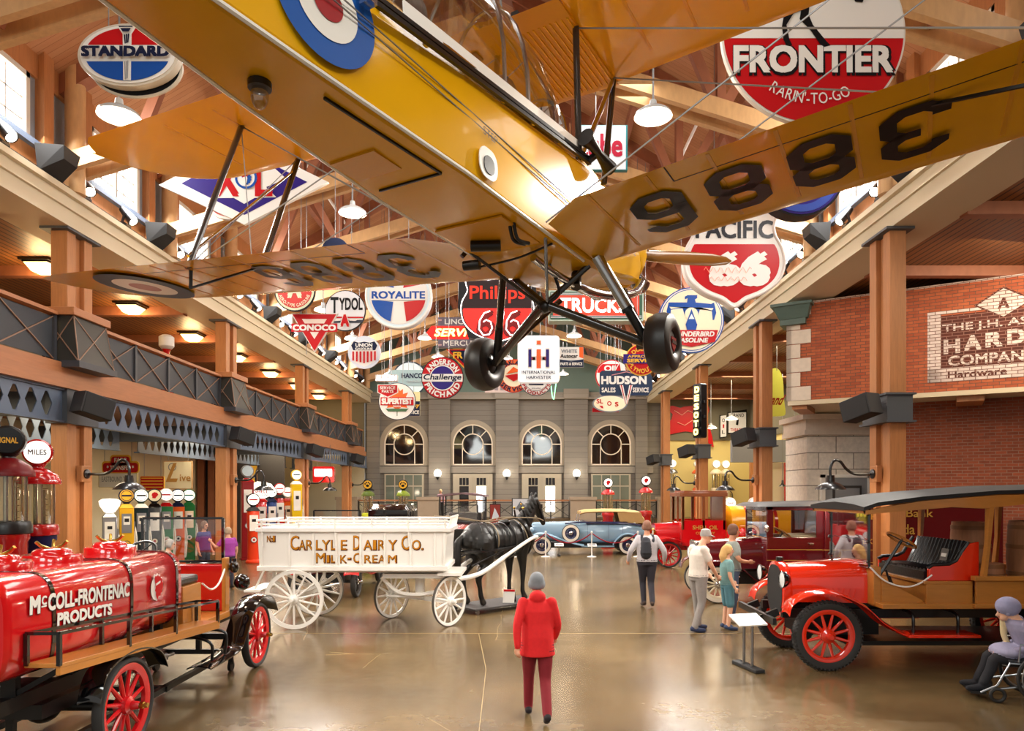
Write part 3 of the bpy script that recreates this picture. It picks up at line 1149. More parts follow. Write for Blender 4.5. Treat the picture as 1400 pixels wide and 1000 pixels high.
rb.build('canopy_rail', plane)
# canopy
cs = [(.36, .06, .76, .88), (.2, .25, .74, 1.22), (-.12, .31, .70, 1.42), (-.8, .32, .66, 1.50), (-1.4, .32, .60, 1.42), (-1.85, .27, .55, 1.12), (-2.12, .14, .60, .88)]


def arch(y, h, zb, zt, n=13):
    return [V((h * math.cos(PI * i / (n - 1)) * (1 if abs(math.cos(PI * i / (n - 1))) < .99 else 1), y, zb + (zt - zb) * math.sin(PI * i / (n - 1)) ** .75)) for i in range(n)]


cg = MB('canopy_glass')
cg.loft([arch(*q) for q in cs], closed=False, caps=False)
co = cg.build('canopy', plane)
cf = MB('bare_metal')
for i in (1, 3, 5):
    cf.tube(arch(*cs[i]), .014, n=6)
cf.tube(arch(-.5, .317, .68, 1.465), .014, n=6)
for i in (0, 12):
    cf.tube([arch(*q)[i] for q in cs], .016, n=6)
cf.tube([arch(*q)[6] for q in cs[1:]], .01, n=6)
cf.use('white').bar((.352, .28, .775), (.318, -1.75, .58), .012, .10)
cf.bar((-.352, .28, .775), (-.318, -1.75, .58), .012, .10)
cf.build('canopy_frame', co)
pl_ = MB('black')
pl_.ball((0, -.35, .82), (.17, .05, .3)); pl_.ball((0, -1.35, .76), (.17, .05, .3)); pl_.box((0, .1, .78), (.4, .04, .12))
pl_.build('seat_back', plane)
# struts and wires
st_ = lambda a, b_, r, m_, nm: MB(m_).tube([a, b_], r, n=10, flat=.45).build(nm, plane)
for sg in (1, -1):
    xs = sg * 3.2274
    for y in (-.38, .34):
        st_((xs, y, abs(xs) * DL), (xs, y + STG, GAP + abs(xs) * DU), .045, 'strut_brown', 'wing_strut')
    MB('bare_metal').cyl((xs, -.38, abs(xs) * DL + .1), (xs, .34 + STG, GAP + abs(xs) * DU - .1), .014).build('wing_strut', plane)
    for y, yb in ((-.38, .16), (.34, .62)):
        st_((sg * .36, yb, .68), (sg * .33, y + STG, GAP), .026, 'strut_brown', 'cabane_strut')
    MB('bare_metal').cyl((sg * .36, .2, .7), (sg * .33, .34 + STG, GAP), .02).build('cabane_strut', plane)
    w = MB('wire')
    for y in (-.36, .32):
        w.cyl((sg * .36, y, .04), (xs, y + STG, GAP + abs(xs) * DU), .006, n=5)
        w.cyl((sg * .34, y + STG, GAP), (xs, y, abs(xs) * DL), .006, n=5)
    w.cyl((xs, -.38, abs(xs) * DL), (xs, .34 + STG, GAP + abs(xs) * DU), .005, n=5)
    w.cyl((xs, .34, abs(xs) * DL), (xs, -.38 + STG, GAP + abs(xs) * DU), .005, n=5)
    w.build('bracing_wire', plane)
    # aileron horn and rod
    MB('black').bar((sg * 3.3, -.3, 3.3 * DL), (sg * 3.33, -.28, 3.3 * DL - .16), .03, .02).bar((sg * 3.33, -.28, 3.3 * DL - .15), (sg * 2.5, -.22, 2.5 * DL), .016, .016).build('aileron_horn', plane)
    MB('wire').cyl((sg * .3, -2.4, .4), (sg * .37, .3, .32), .004, n=5).cyl((sg * .3, -2.4, .36), (sg * .37, .3, .28), .004, n=5).build('control_cable', plane)
# landing gear
WX, WY, WZ = .7875, .714, -.583
for sg in (1, -1):
    wh = MB('plane_tyre')
    wh.lathe([(.085, -.075), (.11, -.095), (.16, -.1), (.208, -.078), (.226, -.03), (.226, .03), (.208, .078), (.16, .1), (.11, .095), (.085, .075)], (sg * WX, WY, WZ), (1, 0, 0), n=40)
    wo = wh.build('wheel', plane)
    hb = MB('black')
    hb.lathe([(0, .075), (.05, .08), (.09, .07), (.1, .05), (.1, -.05), (.06, -.08), (0, -.085)], (sg * WX, WY, WZ), (sg, 0, 0), n=28)
    if sg > 0:
        hb.use('roundel_red')
        hb.T = Matrix(((0, -1, 0, WX + .083), (1, 0, 0, WY), (0, 0, 1, WZ), (0, 0, 0, 1)))
        hb.poly([(-.055, .035), (.055, .035), (.045, -.03), (0, -.07), (-.045, -.03)], -.004, .002)
        hb.use('black').box((0, -.005, 0), (.1, .006, .026))
    hb.build('hub', wo)
    leg = MB('strut_brown' if sg < 0 else 'bare_metal')
    a, b_ = V((sg * .40, .38, .04)), V((sg * (WX - .12), WY, WZ + .02))
    m_ = a.lerp(b_, .62)
    leg.tube([a, m_], .05, n=10, flat=.6)
    leg.use('black').tube([m_, b_], .035, n=10).tube([a.lerp(b_, .58), m_], .055, n=10, flat=.6)
    leg.build('oleo_strut', plane)
    ax = MB('strut_brown')
    ax.tube([(sg * .03, .32, -.29), (sg * (WX - .1), WY, WZ)], .036, n=10)
    ax.tube([(sg * .3, 1.2, .02), (sg * (WX - .14), WY, WZ + .05)], .025, n=8)
    ax.cyl((sg * (WX - .2), WY, WZ), (sg * (WX + .05), WY, WZ), .025)
    ax.tube([(sg * .32, .42, 0), (sg * -.02, .32, -.29)], .024, n=8)
    ax.tube([(sg * .3, -.25, .0), (sg * .02, .32, -.29)], .012, n=8)
    ax.build('axle', plane)
MB('black').ball((0, .32, -.29), .05).build('axle_joint', plane)
# exhaust, belly fittings, venturi, beacon
ex = MB('bare_metal')
ex.tube(spline([(.10, -.05, -.05), (.15, .3, -.10), (.22, .65, -.12), (.27, 1.0, -.07), (.31, 1.4, .05), (.3, 1.62, .2)]), [.028] * 10 + [.04] * 21, n=10)
ex.build('exhaust_pipe', plane)
bf = MB('black')
bf.cyl((-.16, -.45, -.05), (.02, -.36, -.05), .035); bf.bar((-.07, -.4, -.04), (-.07, -.4, .01), .03, .03)
bf.cyl((-.42, -.15, -.05), (-.30, -.12, -.05), .035); bf.bar((-.4, -.2, 0), (-.36, -.14, .1), .03, .03)
bf.tube(spline([(.2, -.55, .0), (.2, -.5, -.09), (.24, -.42, -.1)]), .012); bf.tube(spline([(.23, -.55, .0), (.23, -.5, -.09), (.27, -.42, -.1)]), .012)
bf.tube(spline([(-.3, -.1, -.06), (0, -.1, -.05), (.3, -.15, -.02)]), .008)
bf.tube(spline([(.1, .2, -.02), (.13, .3, -.2), (.05, .3, -.27)]), .012); bf.cyl((.18, .5, -.02), (.2, .45, -.14), .04)
bf.build('belly_fitting', plane)
ve = MB('black')
ve.tube([(.43, .12, .80), (.44, .2, .785), (.45, .3, .76), (.46, .4, .735), (.465, .48, .715)], [.065, .045, .03, .042, .058], n=14)
ve.bar((.36, .28, .7), (.45, .3, .76), .05, .03)
ve.build('venturi', plane)
be = MB('black')
be.cyl((-.03, -2.3, .05), (-.03, -2.3, .02), .05)
be.use('canopy_glass').ball((-.03, -2.3, -.01), (.038, .038, .06))
be.build('beacon', plane)
# nose, engine cowl and propeller
no = MB('plane_yellow')
no.lathe([(.33, 1.5), (.34, 1.62), (.33, 1.7)], (0, 0, .5), (0, 1, 0), n=28)
no.use('black').lathe([(.0, 1.68), (.33, 1.7), (.31, 1.74), (0, 1.74)], (0, 0, .5), (0, 1, 0), n=28)
no.use('bare_metal')
for k in range(5):
    t = PI / 2 + 2 * PI * k / 5
    d = V((math.cos(t), 0, math.sin(t)))
    no.lathe([(.075, .12), (.09, .16), (.07, .18), (.09, .2), (.07, .22), (.09, .24), (.07, .26), (.09, .28), (.07, .3), (.08, .42), (.03, .45), (0, .45)], V((0, 1.82, .55)), d, n=12)
no.lathe([(.17, 1.72), (.17, 1.86), (.09, 1.93), (.05, 1.98), (0, 2.0)], (0, 0, .55), (0, 1, 0), n=20)
no.use('number_black')
no.T = Matrix(((0, -1, 0, .367), (1, 0, 0, 1.2), (0, 0, 1, .32), (0, 0, 0, 1)))
no.text('HERE', 0, .03, .16, .06, -.008)
no.build('engine', plane)
mat('prop_wood', '#8a5a24', .25, coat=.6)
pp = MB('prop_wood')
for sg in (1, -1):
    secs = []
    for t, wd, th in ((.03, .05, .05), (.15, .065, .04), (.35, .085, .03), (.6, .085, .02), (.85, .065, .014), (.97, .04, .01), (1.02, .008, .004)):
        tw = .9 - .7 * t
        e1 = V((0, math.sin(tw), math.cos(tw))) * wd
        e2 = V((0, math.cos(tw), -math.sin(tw))) * th
        c_ = V((sg * t, 1.97, .62 - .24 * sg * t))
        secs.append([c_ + e1 * math.cos(a) + e2 * math.sin(a) for a in [2 * PI * k / 10 for k in range(10)]])
    pp.loft(secs)
pp.build('propeller', plane, smooth=50)
# tail and suspension
tl = MB('plane_yellow')
tl.add([(0, -4.0, .42), (0, -4.9, .3), (0, -5.1, .9), (0, -4.6, 1.05)], [(0, 1, 2, 3)])
tl.loft([[V((x, -4.0 - .2 * abs(x), .42)), V((x, -4.3, .45)), V((x, -4.75 + .1 * abs(x), .42)), V((x, -4.3, .40))] for x in (-1.2, -.6, 0, .6, 1.2)])
tl.build('tail', plane)
hw = MB('wire')
for x, y in ((.34, .3), (-.34, .3)):
    z = 1.75
    hw.cyl((x, y, z), (x * 3, y + .4, 8.3), .012, n=6)
hw.cyl((0, -3.2, .6), (0, -3.2, 8.), .012, n=6)
hw.build('suspension_cable', plane)
bm_ = MB('steel')
bm_.bar((-.5, .15, GAP + .12), (.33, .18, GAP + .12), .05, .08)
bm_.use('black').box((-.5, .15, GAP + .1), (.06, .1, .16)); bm_.box((-.15, .16, GAP + .2), (.06, .06, .1))
bm_.build('lifting_bracket', plane)
# ---------------------------------------------------------------- hanging enamel and neon signs
def sm(col, r=.35):
    return mat('enamel_' + col.strip('#'), col, r, spec=.22)


RED, NAVY, WHT, BLU, BLK, GLD, GRN, CRM, PUR = (sm(c) for c in ('#b8131a', '#141d3a', '#e2dfd9', '#164a9c', '#131316', '#e8b33a', '#2f6b4a', '#ece2c4', '#2c1d72'))
GRY, ORG, LBL, SIL = (sm(c) for c in ('#8d8f93', '#e8622a', '#cfe2ea', '#c9cbcd'))
NEONW, NEONR, NEONY = emis('neon_white', '#fff1ea', 4), emis('neon_red', '#ff3a28', 2.5), emis('neon_yellow', '#ffe27a', 3)
LIT_RED, LIT_WHT = emis('lit_red', '#e8180f', .9), emis('lit_white', '#f2f2f2', .3)


class Sign:
    """a sign hanging on rods at the depth Y; its outline is laid out in units of one pixel of the photo at that depth"""

    def __init__(s, px, py, Y, label, name='hanging_sign', cat='sign', hang=(-.5, .5), half=None, top=0., group='hanging filling station signs', yaw=0.):
        s.k = Y / FPX
        s.loc = at(px, py, Y)
        s.root = thing(name, label, cat, s.loc, yaw, group)
        s.hang, s.half, s.top = hang, half, top
        s.n = 0
        s.yaw = yaw

    def mb(s, m=None):
        b = MB(m)
        b.T = Matrix.Diagonal((s.k, s.k, s.k, 1))
        return b

    def plate(s, pts, m, rim=None, t=.05, rw=.03):
        """backing plate with its own depth; lays the ground for the painted layers"""
        b = s.mb(rim or m)
        b.poly(pts, 0, t / s.k)
        s.b = b
        s.n = 0
        s.y = 0
        if rim:
            s.lay(m)
        s.pts = pts
        return s

    def lay(s, m):
        s.n += 1
        s.y = -.005 * s.n / s.k
        s.b.use(m)
        return s

    def shape(s, pts, m):
        s.lay(m)
        s.b.poly(pts, s.y, s.y + .005 / s.k)
        return s

    def disc(s, r, m, cx=0, cz=0, sx=1., n=40):
        return s.shape(circ(r, n, cx, cz, sx), m)

    def ring(s, r0, r1, m, cx=0, cz=0, a0=0, a1=2 * PI, sx=1.):
        s.lay(m)
        s.b.ring(r0, r1, s.y, cx, cz, 40, a0, a1, sx, .005 / s.k)
        return s

    def text(s, t, cx, cz, w, h, m, bold=.02, shear=0., outline=None):
        if outline:
            s.lay(outline[0])
            s.b.text(t, cx + outline[2], cz - outline[2], w + outline[1], h + outline[1], s.y, bold + .05, shear)
        s.lay(m)
        s.b.text(t, cx, cz, w, h, s.y, bold, shear)
        return s

    def arc(s, t, cx, cz, r, h, m, **k):
        s.lay(m)
        s.b.arc(t, cx, cz, r, h, s.y, **k)
        return s

    def neon(s, pts, m, r=.8, closed=False, name='neon_tube', off=1.5):
        b = s.mb(m)
        for p in pts:
            b.tube([(x, s.y - off, z) for x, z in p], r, n=6, closed=closed)
        return b.build(name, s.root)

    def rim(s, pts, m, r=1., name='rim'):
        b = s.mb(m)
        b.tube([(x, 0, z) for x, z in pts], r, n=8, closed=True)
        b.build(name, s.root)
        return s

    def done(s, name='panel'):
        s.b.build(name, s.root, smooth=30)
        xs = [p[0] for p in s.pts]; zs = [p[1] for p in s.pts]
        w, zt = (max(xs) - min(xs)) * (s.half or .5), max(zs)
        cx = (max(xs) + min(xs)) / 2
        h = MB('wire')
        for q in s.hang:
            x = (cx + q * w) * s.k
            # the rod starts at the outline above that point
            near = [p[1] for p in s.pts if abs(p[0] * s.k - x) < w * s.k * .35 + .02]
            z0 = (max(near) if near else zt) * s.k + s.top
            zr = roof_z(s.loc.x + x) - s.loc.z + .06
            h.cyl((x, .02, z0 - .05), (x, .02, zr), .008, n=6)
        h.build('hanging_rod', s.root)
        return s.root


def ell(a, b_, z0=None, z1=None, cx=0, cz=0, n=48):
    """an ellipse, or the slice of it between two heights"""
    z0 = -b_ if z0 is None else z0
    z1 = b_ if z1 is None else z1
    t0, t1 = math.asin(max(-1, z0 / b_)), math.asin(min(1, z1 / b_))
    k = n // 2
    R_ = [(cx + a * math.cos(t0 + (t1 - t0) * i / k), cz + b_ * math.sin(t0 + (t1 - t0) * i / k)) for i in range(k + 1)]
    L_ = [(2 * cx - x, z) for x, z in R_[::-1]]
    return R_ + L_


def sym(pts):
    """mirror a half outline given from top to bottom on the right"""
    return pts + [(-x, z) for x, z in pts[::-1] if abs(x) > 1e-6]


def smooth2(pts, k=5, closed=True):
    P = [V((x, z, 0)) for x, z in pts]
    n = len(P)
    o = []
    for i in range(n):
        p0, p1, p2, p3 = P[(i - 1) % n], P[i], P[(i + 1) % n], P[(i + 2) % n]
        for j in range(k):
            t = j / k
            q = .5 * ((2 * p1) + (p2 - p0) * t + (2 * p0 - 5 * p1 + 4 * p2 - p3) * t * t + (3 * p1 - p0 - 3 * p2 + p3) * t ** 3)
            o.append((q.x, q.y))
    return o


def head(s, cx, cz, h, face, plume, white):
    """a feathered chief's head in profile, simplified"""
    u = h / 10
    fan = [(cx - 1.2 * u, cz - 4.6 * u)] + [(cx - 1 * u + 4.6 * u * math.cos(t) * (1 if i % 2 else .88), cz + .6 * u + 4.6 * u * math.sin(t) * (1 if i % 2 else .88)) for i, t in enumerate([2.1 - 3.4 * q / 16 for q in range(17)])]
    s.shape(fan, plume)
    s.shape([(cx + x * u, cz + z * u) for x, z in ((-1.6, 2.4), (.4, 2.6), (1., .6), (.6, -2.2), (-.2, -3.), (-.6, -4.6), (-1.7, -3.6), (-2.2, -2.6), (-2.0, -1.6), (-2.9, -.9), (-2.2, .4))], face)
    s.shape([(cx + x * u, cz + z * u) for x, z in ((-2.2, 1.0), (1.2, 1.8), (1.2, 2.7), (-2.1, 1.9))], white)
    return s


# red, white and blue oval with a torch
s = Sign(175, 75, 9.9, 'oval red white and blue sign with a torch above the gable window', hang=(-.4, .4))
s.plate(ell(69, 43), WHT, sm('#c9c0b0'), .12).shape(ell(65, 39.5), WHT).shape(ell(58, 36, 13, 36), RED).shape(ell(58, 36, -36, -10), BLU)
s.shape([(-12, 36), (12, 36), (6, 27), (5, -36), (-5, -36), (-6, 27)], WHT)
for x in (-3.4, 0, 3.4):
    s.shape([(x - .9, 26), (x + .9, 26), (x * .7 + .7, 14), (x * .7 - .7, 14)], NAVY).shape([(x * .8 - .5, -11), (x * .8 + .5, -11), (x * .6 + .4, -35), (x * .6 - .4, -35)], GRY)
s.shape([(-10, 36), (10, 36), (9, 34.5), (-9, 34.5)], NAVY).shape([(-7, 32.5), (7, 32.5), (4, 28), (-4, 28)], NAVY)
s.text('STANDARD', 0, 1, 120, 15, NAVY, .1)
s.done()
bk = s.mb(sm('#c9c0b0')); bk.T = bk.T @ Matrix.Translation((4, 14, -11)); bk.poly(ell(64, 40), 0, 3); bk.use(BLK).poly(ell(60, 37), -.3, 0); bk.build('rear_panel', s.root)
# blue and white diamond with red letters
s = Sign(334, 250, 14.2, 'blue and white diamond sign with big red letters behind the upper wing', hang=(-.1, .1))
s.plate([(0, 57), (115, 1), (0, -57), (-117, -3)], WHT, None, .08)
s.shape([(0, 45), (86, 1), (0, -44), (-86, -1)], PUR).shape([(-44, 30), (30, 30), (58, 5), (30, -6), (44, -20), (14, -21), (0, -29), (-14, -21), (-40, -21), (-22, 4)], WHT)
s.text('X', -24, 3, 34, 44, RED, .06).text('L', 27, 3, 24, 44, RED, .06)
s.disc(15, WHT, 3, 6).ring(12, 15, BLU, 3, 6)
head(s, 3, 4, 22, WHT, BLU, RED)
s.done()
# red and white disc with a bucking horse
s = Sign(1112, 44, 9.9, 'huge round red and white sign with a black horse under the roof', hang=(-.4, .4))
C_ = circ(126, 64)
s.plate(C_, WHT, sm('#d9d4ca'), .08).shape(ell(123, 123, -123, -9), RED).shape(ell(123, 123, -9, 123), WHT)
s.text('FRONTIER', -1, -38, 218, 38, WHT, .07, outline=(BLK, 5, 1.6))
s.arc("RARIN'-TO-GO", 0, 12, 104, 15, WHT, mid=-PI / 2 - .06, inward=True, bold=.01, wide=.75)
hs = [(-54, 52), (-30, 52), (0, 62), (30, 74), (52, 92), (66, 88), (70, 80), (58, 76), (54, 64), (60, 46), (68, 44), (66, 39), (56, 40), (46, 58), (24, 48), (2, 46), (-6, 40), (-8, 22), (-2, 8), (16, -14), (22, -20), (14, -22), (8, -18), (-6, 2), (-20, 16), (-18, 28), (-28, 24), (-38, 8), (-34, -12), (-30, -20), (-38, -20), (-42, -12), (-44, 6), (-42, 18), (-38, 30), (-46, 36), (-62, 30), (-66, 20), (-70, 34), (-64, 46)]
s.shape(hs, BLK).shape([(0, 62), (14, 68), (16, 84), (22, 96), (14, 104), (4, 96), (2, 80), (-10, 66), (-8, 58)], BLK)
s.done()
# red and white shields
SH = [(0, 66), (24, 60), (44, 68), (58, 60), (54, 44), (56, 30), (66, 10), (68, -12), (60, -32), (40, -48), (16, -58), (0, -68)]
s = Sign(1004, 352, 16, 'red and white shield sign with number sixty-six by the eave beam', hang=(-.4, .4))
half = [(x, z) for x, z in smooth2(SH + [(-x, z) for x, z in SH[-2:0:-1]], 4)]
s.plate(half, WHT, None, .3).rim(half, sm('#d9cfc8'), 2.2)
inner = [(x * .9, z * .9 - 1) for x, z in half]
s.shape([p if p[1] < 18 else (p[0], 18) for p in inner if p[1] < 22 or abs(p[0]) > 45], RED)
s.text('PACIFIC', 0, 38, 106, 25, sm('#2a2a30'), .05).text('66', 8, -16, 84, 48, WHT, .1, .12)
s.done()
s.neon([[(-42 + i * 2.4, -18 + 4 * math.sin(i * 1.5)) for i in range(28)], [(-34 + i * 2.4, -30 + 3 * math.sin(i * 1.7)) for i in range(22)]], emis('neon_dim', '#ff8a70', .5), .35)
s = Sign(680, 421, 21, 'black and red shield neon sign between the biplane wheels', hang=(-.3, .3), name='neon_sign', group='neon signs')
S2 = [(0, 44), (14, 40), (36, 47), (48, 50), (46, 34), (44, 24), (52, 8), (53, -8), (48, -24), (34, -38), (16, -46), (0, -50)]
s.plate([(-52, 48), (52, 48), (54, 0), (40, -40), (0, -53), (-40, -40), (-54, 0)], BLK, None, .3)
o2 = smooth2([(x * .93, z * .93) for x, z in S2 + [(-x, z) for x, z in S2[-2:0:-1]]], 4)
s.shape(o2, sm('#241416')).shape([p if p[1] < -1 else (p[0] * .98, -1) for p in [(x * .95, z * .95) for x, z in o2] if p[1] < 4], LIT_RED)
s.text('Phillips', 0, 18, 76, 24, sm('#d8331f'), .03)
s.neon([o2], NEONW, .55, True)
for cx in (-15, 22):
    s.text('6', cx, -22, 26, 38, sm('#6d0f10'), .06, .15)
    s.neon([[(cx + 5, -5), (cx - 3, -8), (cx - 9, -18), (cx - 10, -30), (cx - 4, -38), (cx + 4, -37), (cx + 8, -28), (cx + 6, -20), (cx, -17), (cx - 4, -20)]], NEONW, .75)
s.done()
# truck neon box
s = Sign(815, 418, 22.5, 'green and red boxed neon sign for trucks behind the landing gear', name='neon_sign', hang=(-.4, .4), group='neon signs')
s.plate(rrect(130, 42, 2), sm('#51655a'), sm('#a9b8a8'), .5).shape(rrect(126, 38, 2), sm('#3c5a48')).shape(rrect(118, 28, 1), emis('lit_trucks', '#a8331c', .5))
for z in (17, 15):
    s.shape([(-62, z), (62, z), (62, z - .8), (-62, z - .8)], SIL).shape([(-62, -z), (62, -z), (62, -z + .8), (-62, -z + .8)], SIL)
s.text('TRUCKS', -4, 0, 90, 20, NEONW, .03)
s.done()
# round red star
s = Sign(403, 398, 18, 'faded round red sign with a winged letter A beside the clerestory', hang=(-.3, .3))
s.plate(circ(28), CRM, BLK, .06).disc(26.5, sm('#c9d2b4')).disc(23.5, sm('#c23a35'))
s.text('A', 0, 3, 20, 26, sm('#c9d2b4'), .1)
s.arc('AERO-TYPE GASOLINE', 0, 0, 20, 4.5, CRM, mid=-PI / 2, inward=True, bold=.03, span=2.6)
s.done()
# white disc with the winged A
s = Sign(472, 425, 20, 'round white sign with black lettering and a red letter A', hang=(-.3, .3))
s.plate(circ(28), WHT, BLK, .06).disc(26.8, sm('#d8dade'))
s.text('T', -14.5, 7.5, 11, 22, BLK, .05).text('YDOL', 8, 9, 32, 17, BLK, .05)
s.shape(ell(26.5, 26.5, -10.5, -8.5), RED).shape([(-26, -13), (26, -13), (22, -17), (-22, -17)], sm('#3a3f4a'))
s.shape([(-20, -11.5), (-6, -11.5), (-6, -14), (-14, -14.5)], WHT).shape([(20, -11.5), (6, -11.5), (6, -14), (14, -14.5)], WHT)
s.text('A', 0, -14, 12, 17, RED, .1, outline=(WHT, 2, 0))
s.done()
# blue and red disc with a white cross
s = Sign(545, 404, 18.5, 'round blue and red sign with a white star-shaped cross', hang=(-.3, .3))
s.plate(circ(45, 48), sm('#d8dade'), None, .25).ring(40.5, 43, LBL).disc(39.5, WHT)


def quad(a0, a1, sg):
    r0 = 37.5
    p = [(r0 * math.cos(a0 + (a1 - a0) * i / 8), r0 * math.sin(a0 + (a1 - a0) * i / 8)) for i in range(9)]
    return p + [(8 * math.cos((a0 + a1) / 2) * 1.2, 8 * math.sin((a0 + a1) / 2) + sg * 4)]


s.shape(quad(.42, 1.28, 1), RED).shape(quad(1.86, 2.72, 1), BLU).shape(quad(3.3, 4.42, -1), BLU).shape(quad(5.0, 6.12, -1), RED)
s.shape(rrect(76, 14, 1, 0, 0), WHT).text('ROYALITE', 0, 0, 73, 10.5, BLU, .06)
s.rim(circ(44.5, 40), sm('#e4e2dd'), 1.6)
s.done()
# red triangle
s = Sign(430, 455, 18.3, 'red open triangle sign with a white lettered band', hang=(-.35, .35))
s.plate([(-32, 26), (32, 26), (0, -27)], RED, sm('#d9d4ca'), .06).shape([(-30, 25), (30, 25), (0, -25)], RED)
s.shape([(-17, 18.5), (17, 18.5), (0, -9)], sm('#e6d3c8'))
s.shape(rrect(63, 11.5, .5, 0, 6.5), RED).text('CONOCO', 0, 6.5, 59, 8.5, WHT, .08)
s.done()
# shield on a pale disc
s = Sign(498, 482, 22, 'pale disc sign with a navy shield over red and white stripes', hang=(-.3, .3))
s.plate(circ(22.5), sm('#cdd2dc'), None, .06)
us = [(0, 15.5), (8, 14), (15, 16), (19, 10), (16, 3), (18, -5), (14, -13), (6, -17), (0, -20)]
us = us + [(-x, z) for x, z in us[-2:0:-1]]
s.shape(us, WHT).shape([(x * .94, z * .94) for x, z in us if z > 2] + [], NAVY)
for k in range(-3, 4):
    s.shape([(k * 5 - 1.3, 1.2), (k * 5 + 1.3, 1.2), (k * 5 + 1.2, -15 + abs(k) * 1.2), (k * 5 - 1.2, -15 + abs(k) * 1.2)], RED)
s.text('UNION', 0, 9.5, 23, 5, WHT, .06).text('GASOLINE', 0, 4.3, 24, 3.4, WHT, .06)
s.done()
# red ring with a navy centre and white band
s = Sign(605, 517, 23.6, 'round red-ringed sign with white band across a navy centre', hang=(-.3, .3))
s.plate(circ(29), RED, BLK, .06).disc(28, RED).ring(16, 17.5, WHT).disc(16, PUR)
s.arc('ANDERSON', 0, 0, 22.3, 7.6, WHT, span=2.35, bold=.07).arc('PRICHARD', 0, 0, 22.3, 7.6, WHT, mid=-PI / 2, span=2.5, bold=.07, inward=True)
s.shape(rrect(55, 10.5, .5, 0, 0), WHT).text('Challenge', 0, 0, 52, 10, NAVY, .04, .2)
s.done()
# three-part dealer sign
s = Sign(630, 455, 25, 'stacked grey dealer sign with a glowing red arrow behind the shield neon', name='neon_sign', hang=(-.35, .35), group='neon signs')
s.plate([(-31, 21), (31, 21), (31, 9), (34, 9), (34, -9), (31, -9), (31, -20), (-31, -20), (-31, -9), (-40, -9), (-47, 0), (-40, 9), (-31, 9)], sm('#6b6270'), None, .25)
s.shape([(-47, 0), (-40, 9), (34, 9), (34, -9), (-40, -9)], LIT_RED).text('LINCOLN', 3, 15, 50, 7.5, WHT, .03).text('MERCURY', 3, -14.5, 54, 7.5, WHT, .03)
s.shape([(-31, 18), (-26, 18), (-26, 16), (-31, 16)], sm('#c9a3a3')).shape([(-31, -16), (-26, -16), (-26, -18), (-31, -18)], sm('#c9a3a3'))
s.text('SERVICE', -2, 0, 66, 11, NEONY, .05, .3)
s.done()
s = Sign(635, 480, 26.6, 'navy and red triangular sign with gold letters half hidden behind the left tyre', hang=(-.3, .3))
s.plate([(-28, 7), (28, 7), (24, 1), (0, -24), (-24, 1)], GLD, None, .06).shape([(-25, 2), (25, 2), (0, -22)], RED).shape([(-20, .5), (20, .5), (0, -18)], NAVY)
s.shape([(-26, 6), (26, 6), (25, 2.5), (-25, 2.5)], NAVY).text('OIL', 0, 4, 36, 4, GLD, .08).text('FR', -9, -6, 13, 9, GLD, .06)
s.done()
# tractor maker's lit panel
s = Sign(736.5, 491, 20.5, 'white lit panel sign with purple and orange letters between the wheels', hang=(-.35, .35))
s.plate(rrect(57, 64, 5), LIT_WHT, None, .25)
s.shape([(-15, 15), (-9, 15), (-9, 4), (9, 4), (9, 15), (15, 15), (15, -13), (9, -13), (9, -2), (-9, -2), (-9, -13), (-15, -13)], WHT)
for sx in (-1, 1):
    s.shape([(sx * 14, 13), (sx * 10, 13), (sx * 10, -11), (sx * 14, -11)], PUR).shape([(sx * 10, 2.5), (sx * 5, -1.5), (sx * 5, 2.5), (sx * 10, -1.5)], sm('#9c2436'))
s.shape([(-3, 13), (3, 13), (3, -13), (-3, -13)], ORG).shape(rrect(7.5, 7.5, .5, 0, 22), WHT).shape(rrect(5, 5, .3, 0, 22), ORG)
s.text('INTERNATIONAL', 0, -18.5, 46, 4.6, NAVY, .03).text('HARVESTER', 0, -25.5, 34, 4.6, NAVY, .03)
s.done()
s = Sign(733, 519, 23, 'round white sign with a square emblem under the white lit panel', hang=(-.25, .25))
s.plate(circ(22.5), WHT, BLK, .06).disc(21.8, WHT).ring(15.5, 16, BLK)
s.shape(rrect(20, 20, .3, 0, 2), NAVY).shape(rrect(15, 15, .3, 0, 2), WHT).shape(rrect(11, 11, .2, 0, 2), NAVY).shape(rrect(7, 7, .2, 0, 3), WHT)
s.arc('PRODUCTS', 0, 0, 18.8, 4.8, sm('#9c1c20'), mid=-PI / 2, inward=True, bold=.06, span=2.5).text('SQUARE', 0, -12.5, 12, 1.8, BLK, .03)
s.done()
s = Sign(781, 488.5, 26, 'white and navy dealer panel sign with an orange corner', hang=(-.35, .35))
s.plate([(-17, 14), (17, 14), (17, -14), (-17, -14)], WHT, GRY, .06).shape([(-16.5, 13.5), (16.5, 13.5), (16.5, -4), (-16.5, -4)], WHT).shape([(11, 13.5), (16.5, 13.5), (16.5, -2), (11, 0)], ORG)
s.shape([(-16.5, -3), (0, -6), (16.5, -3), (16.5, -13.5), (-16.5, -13.5)], NAVY).text('WHITE', -3, 8, 22, 5, GRY, .06).text('Autocar', -3, 1.5, 24, 5.5, BLK, .04).text('PARTS & SERVICE', 0, -9.5, 30, 4, WHT, .06)
s.done()
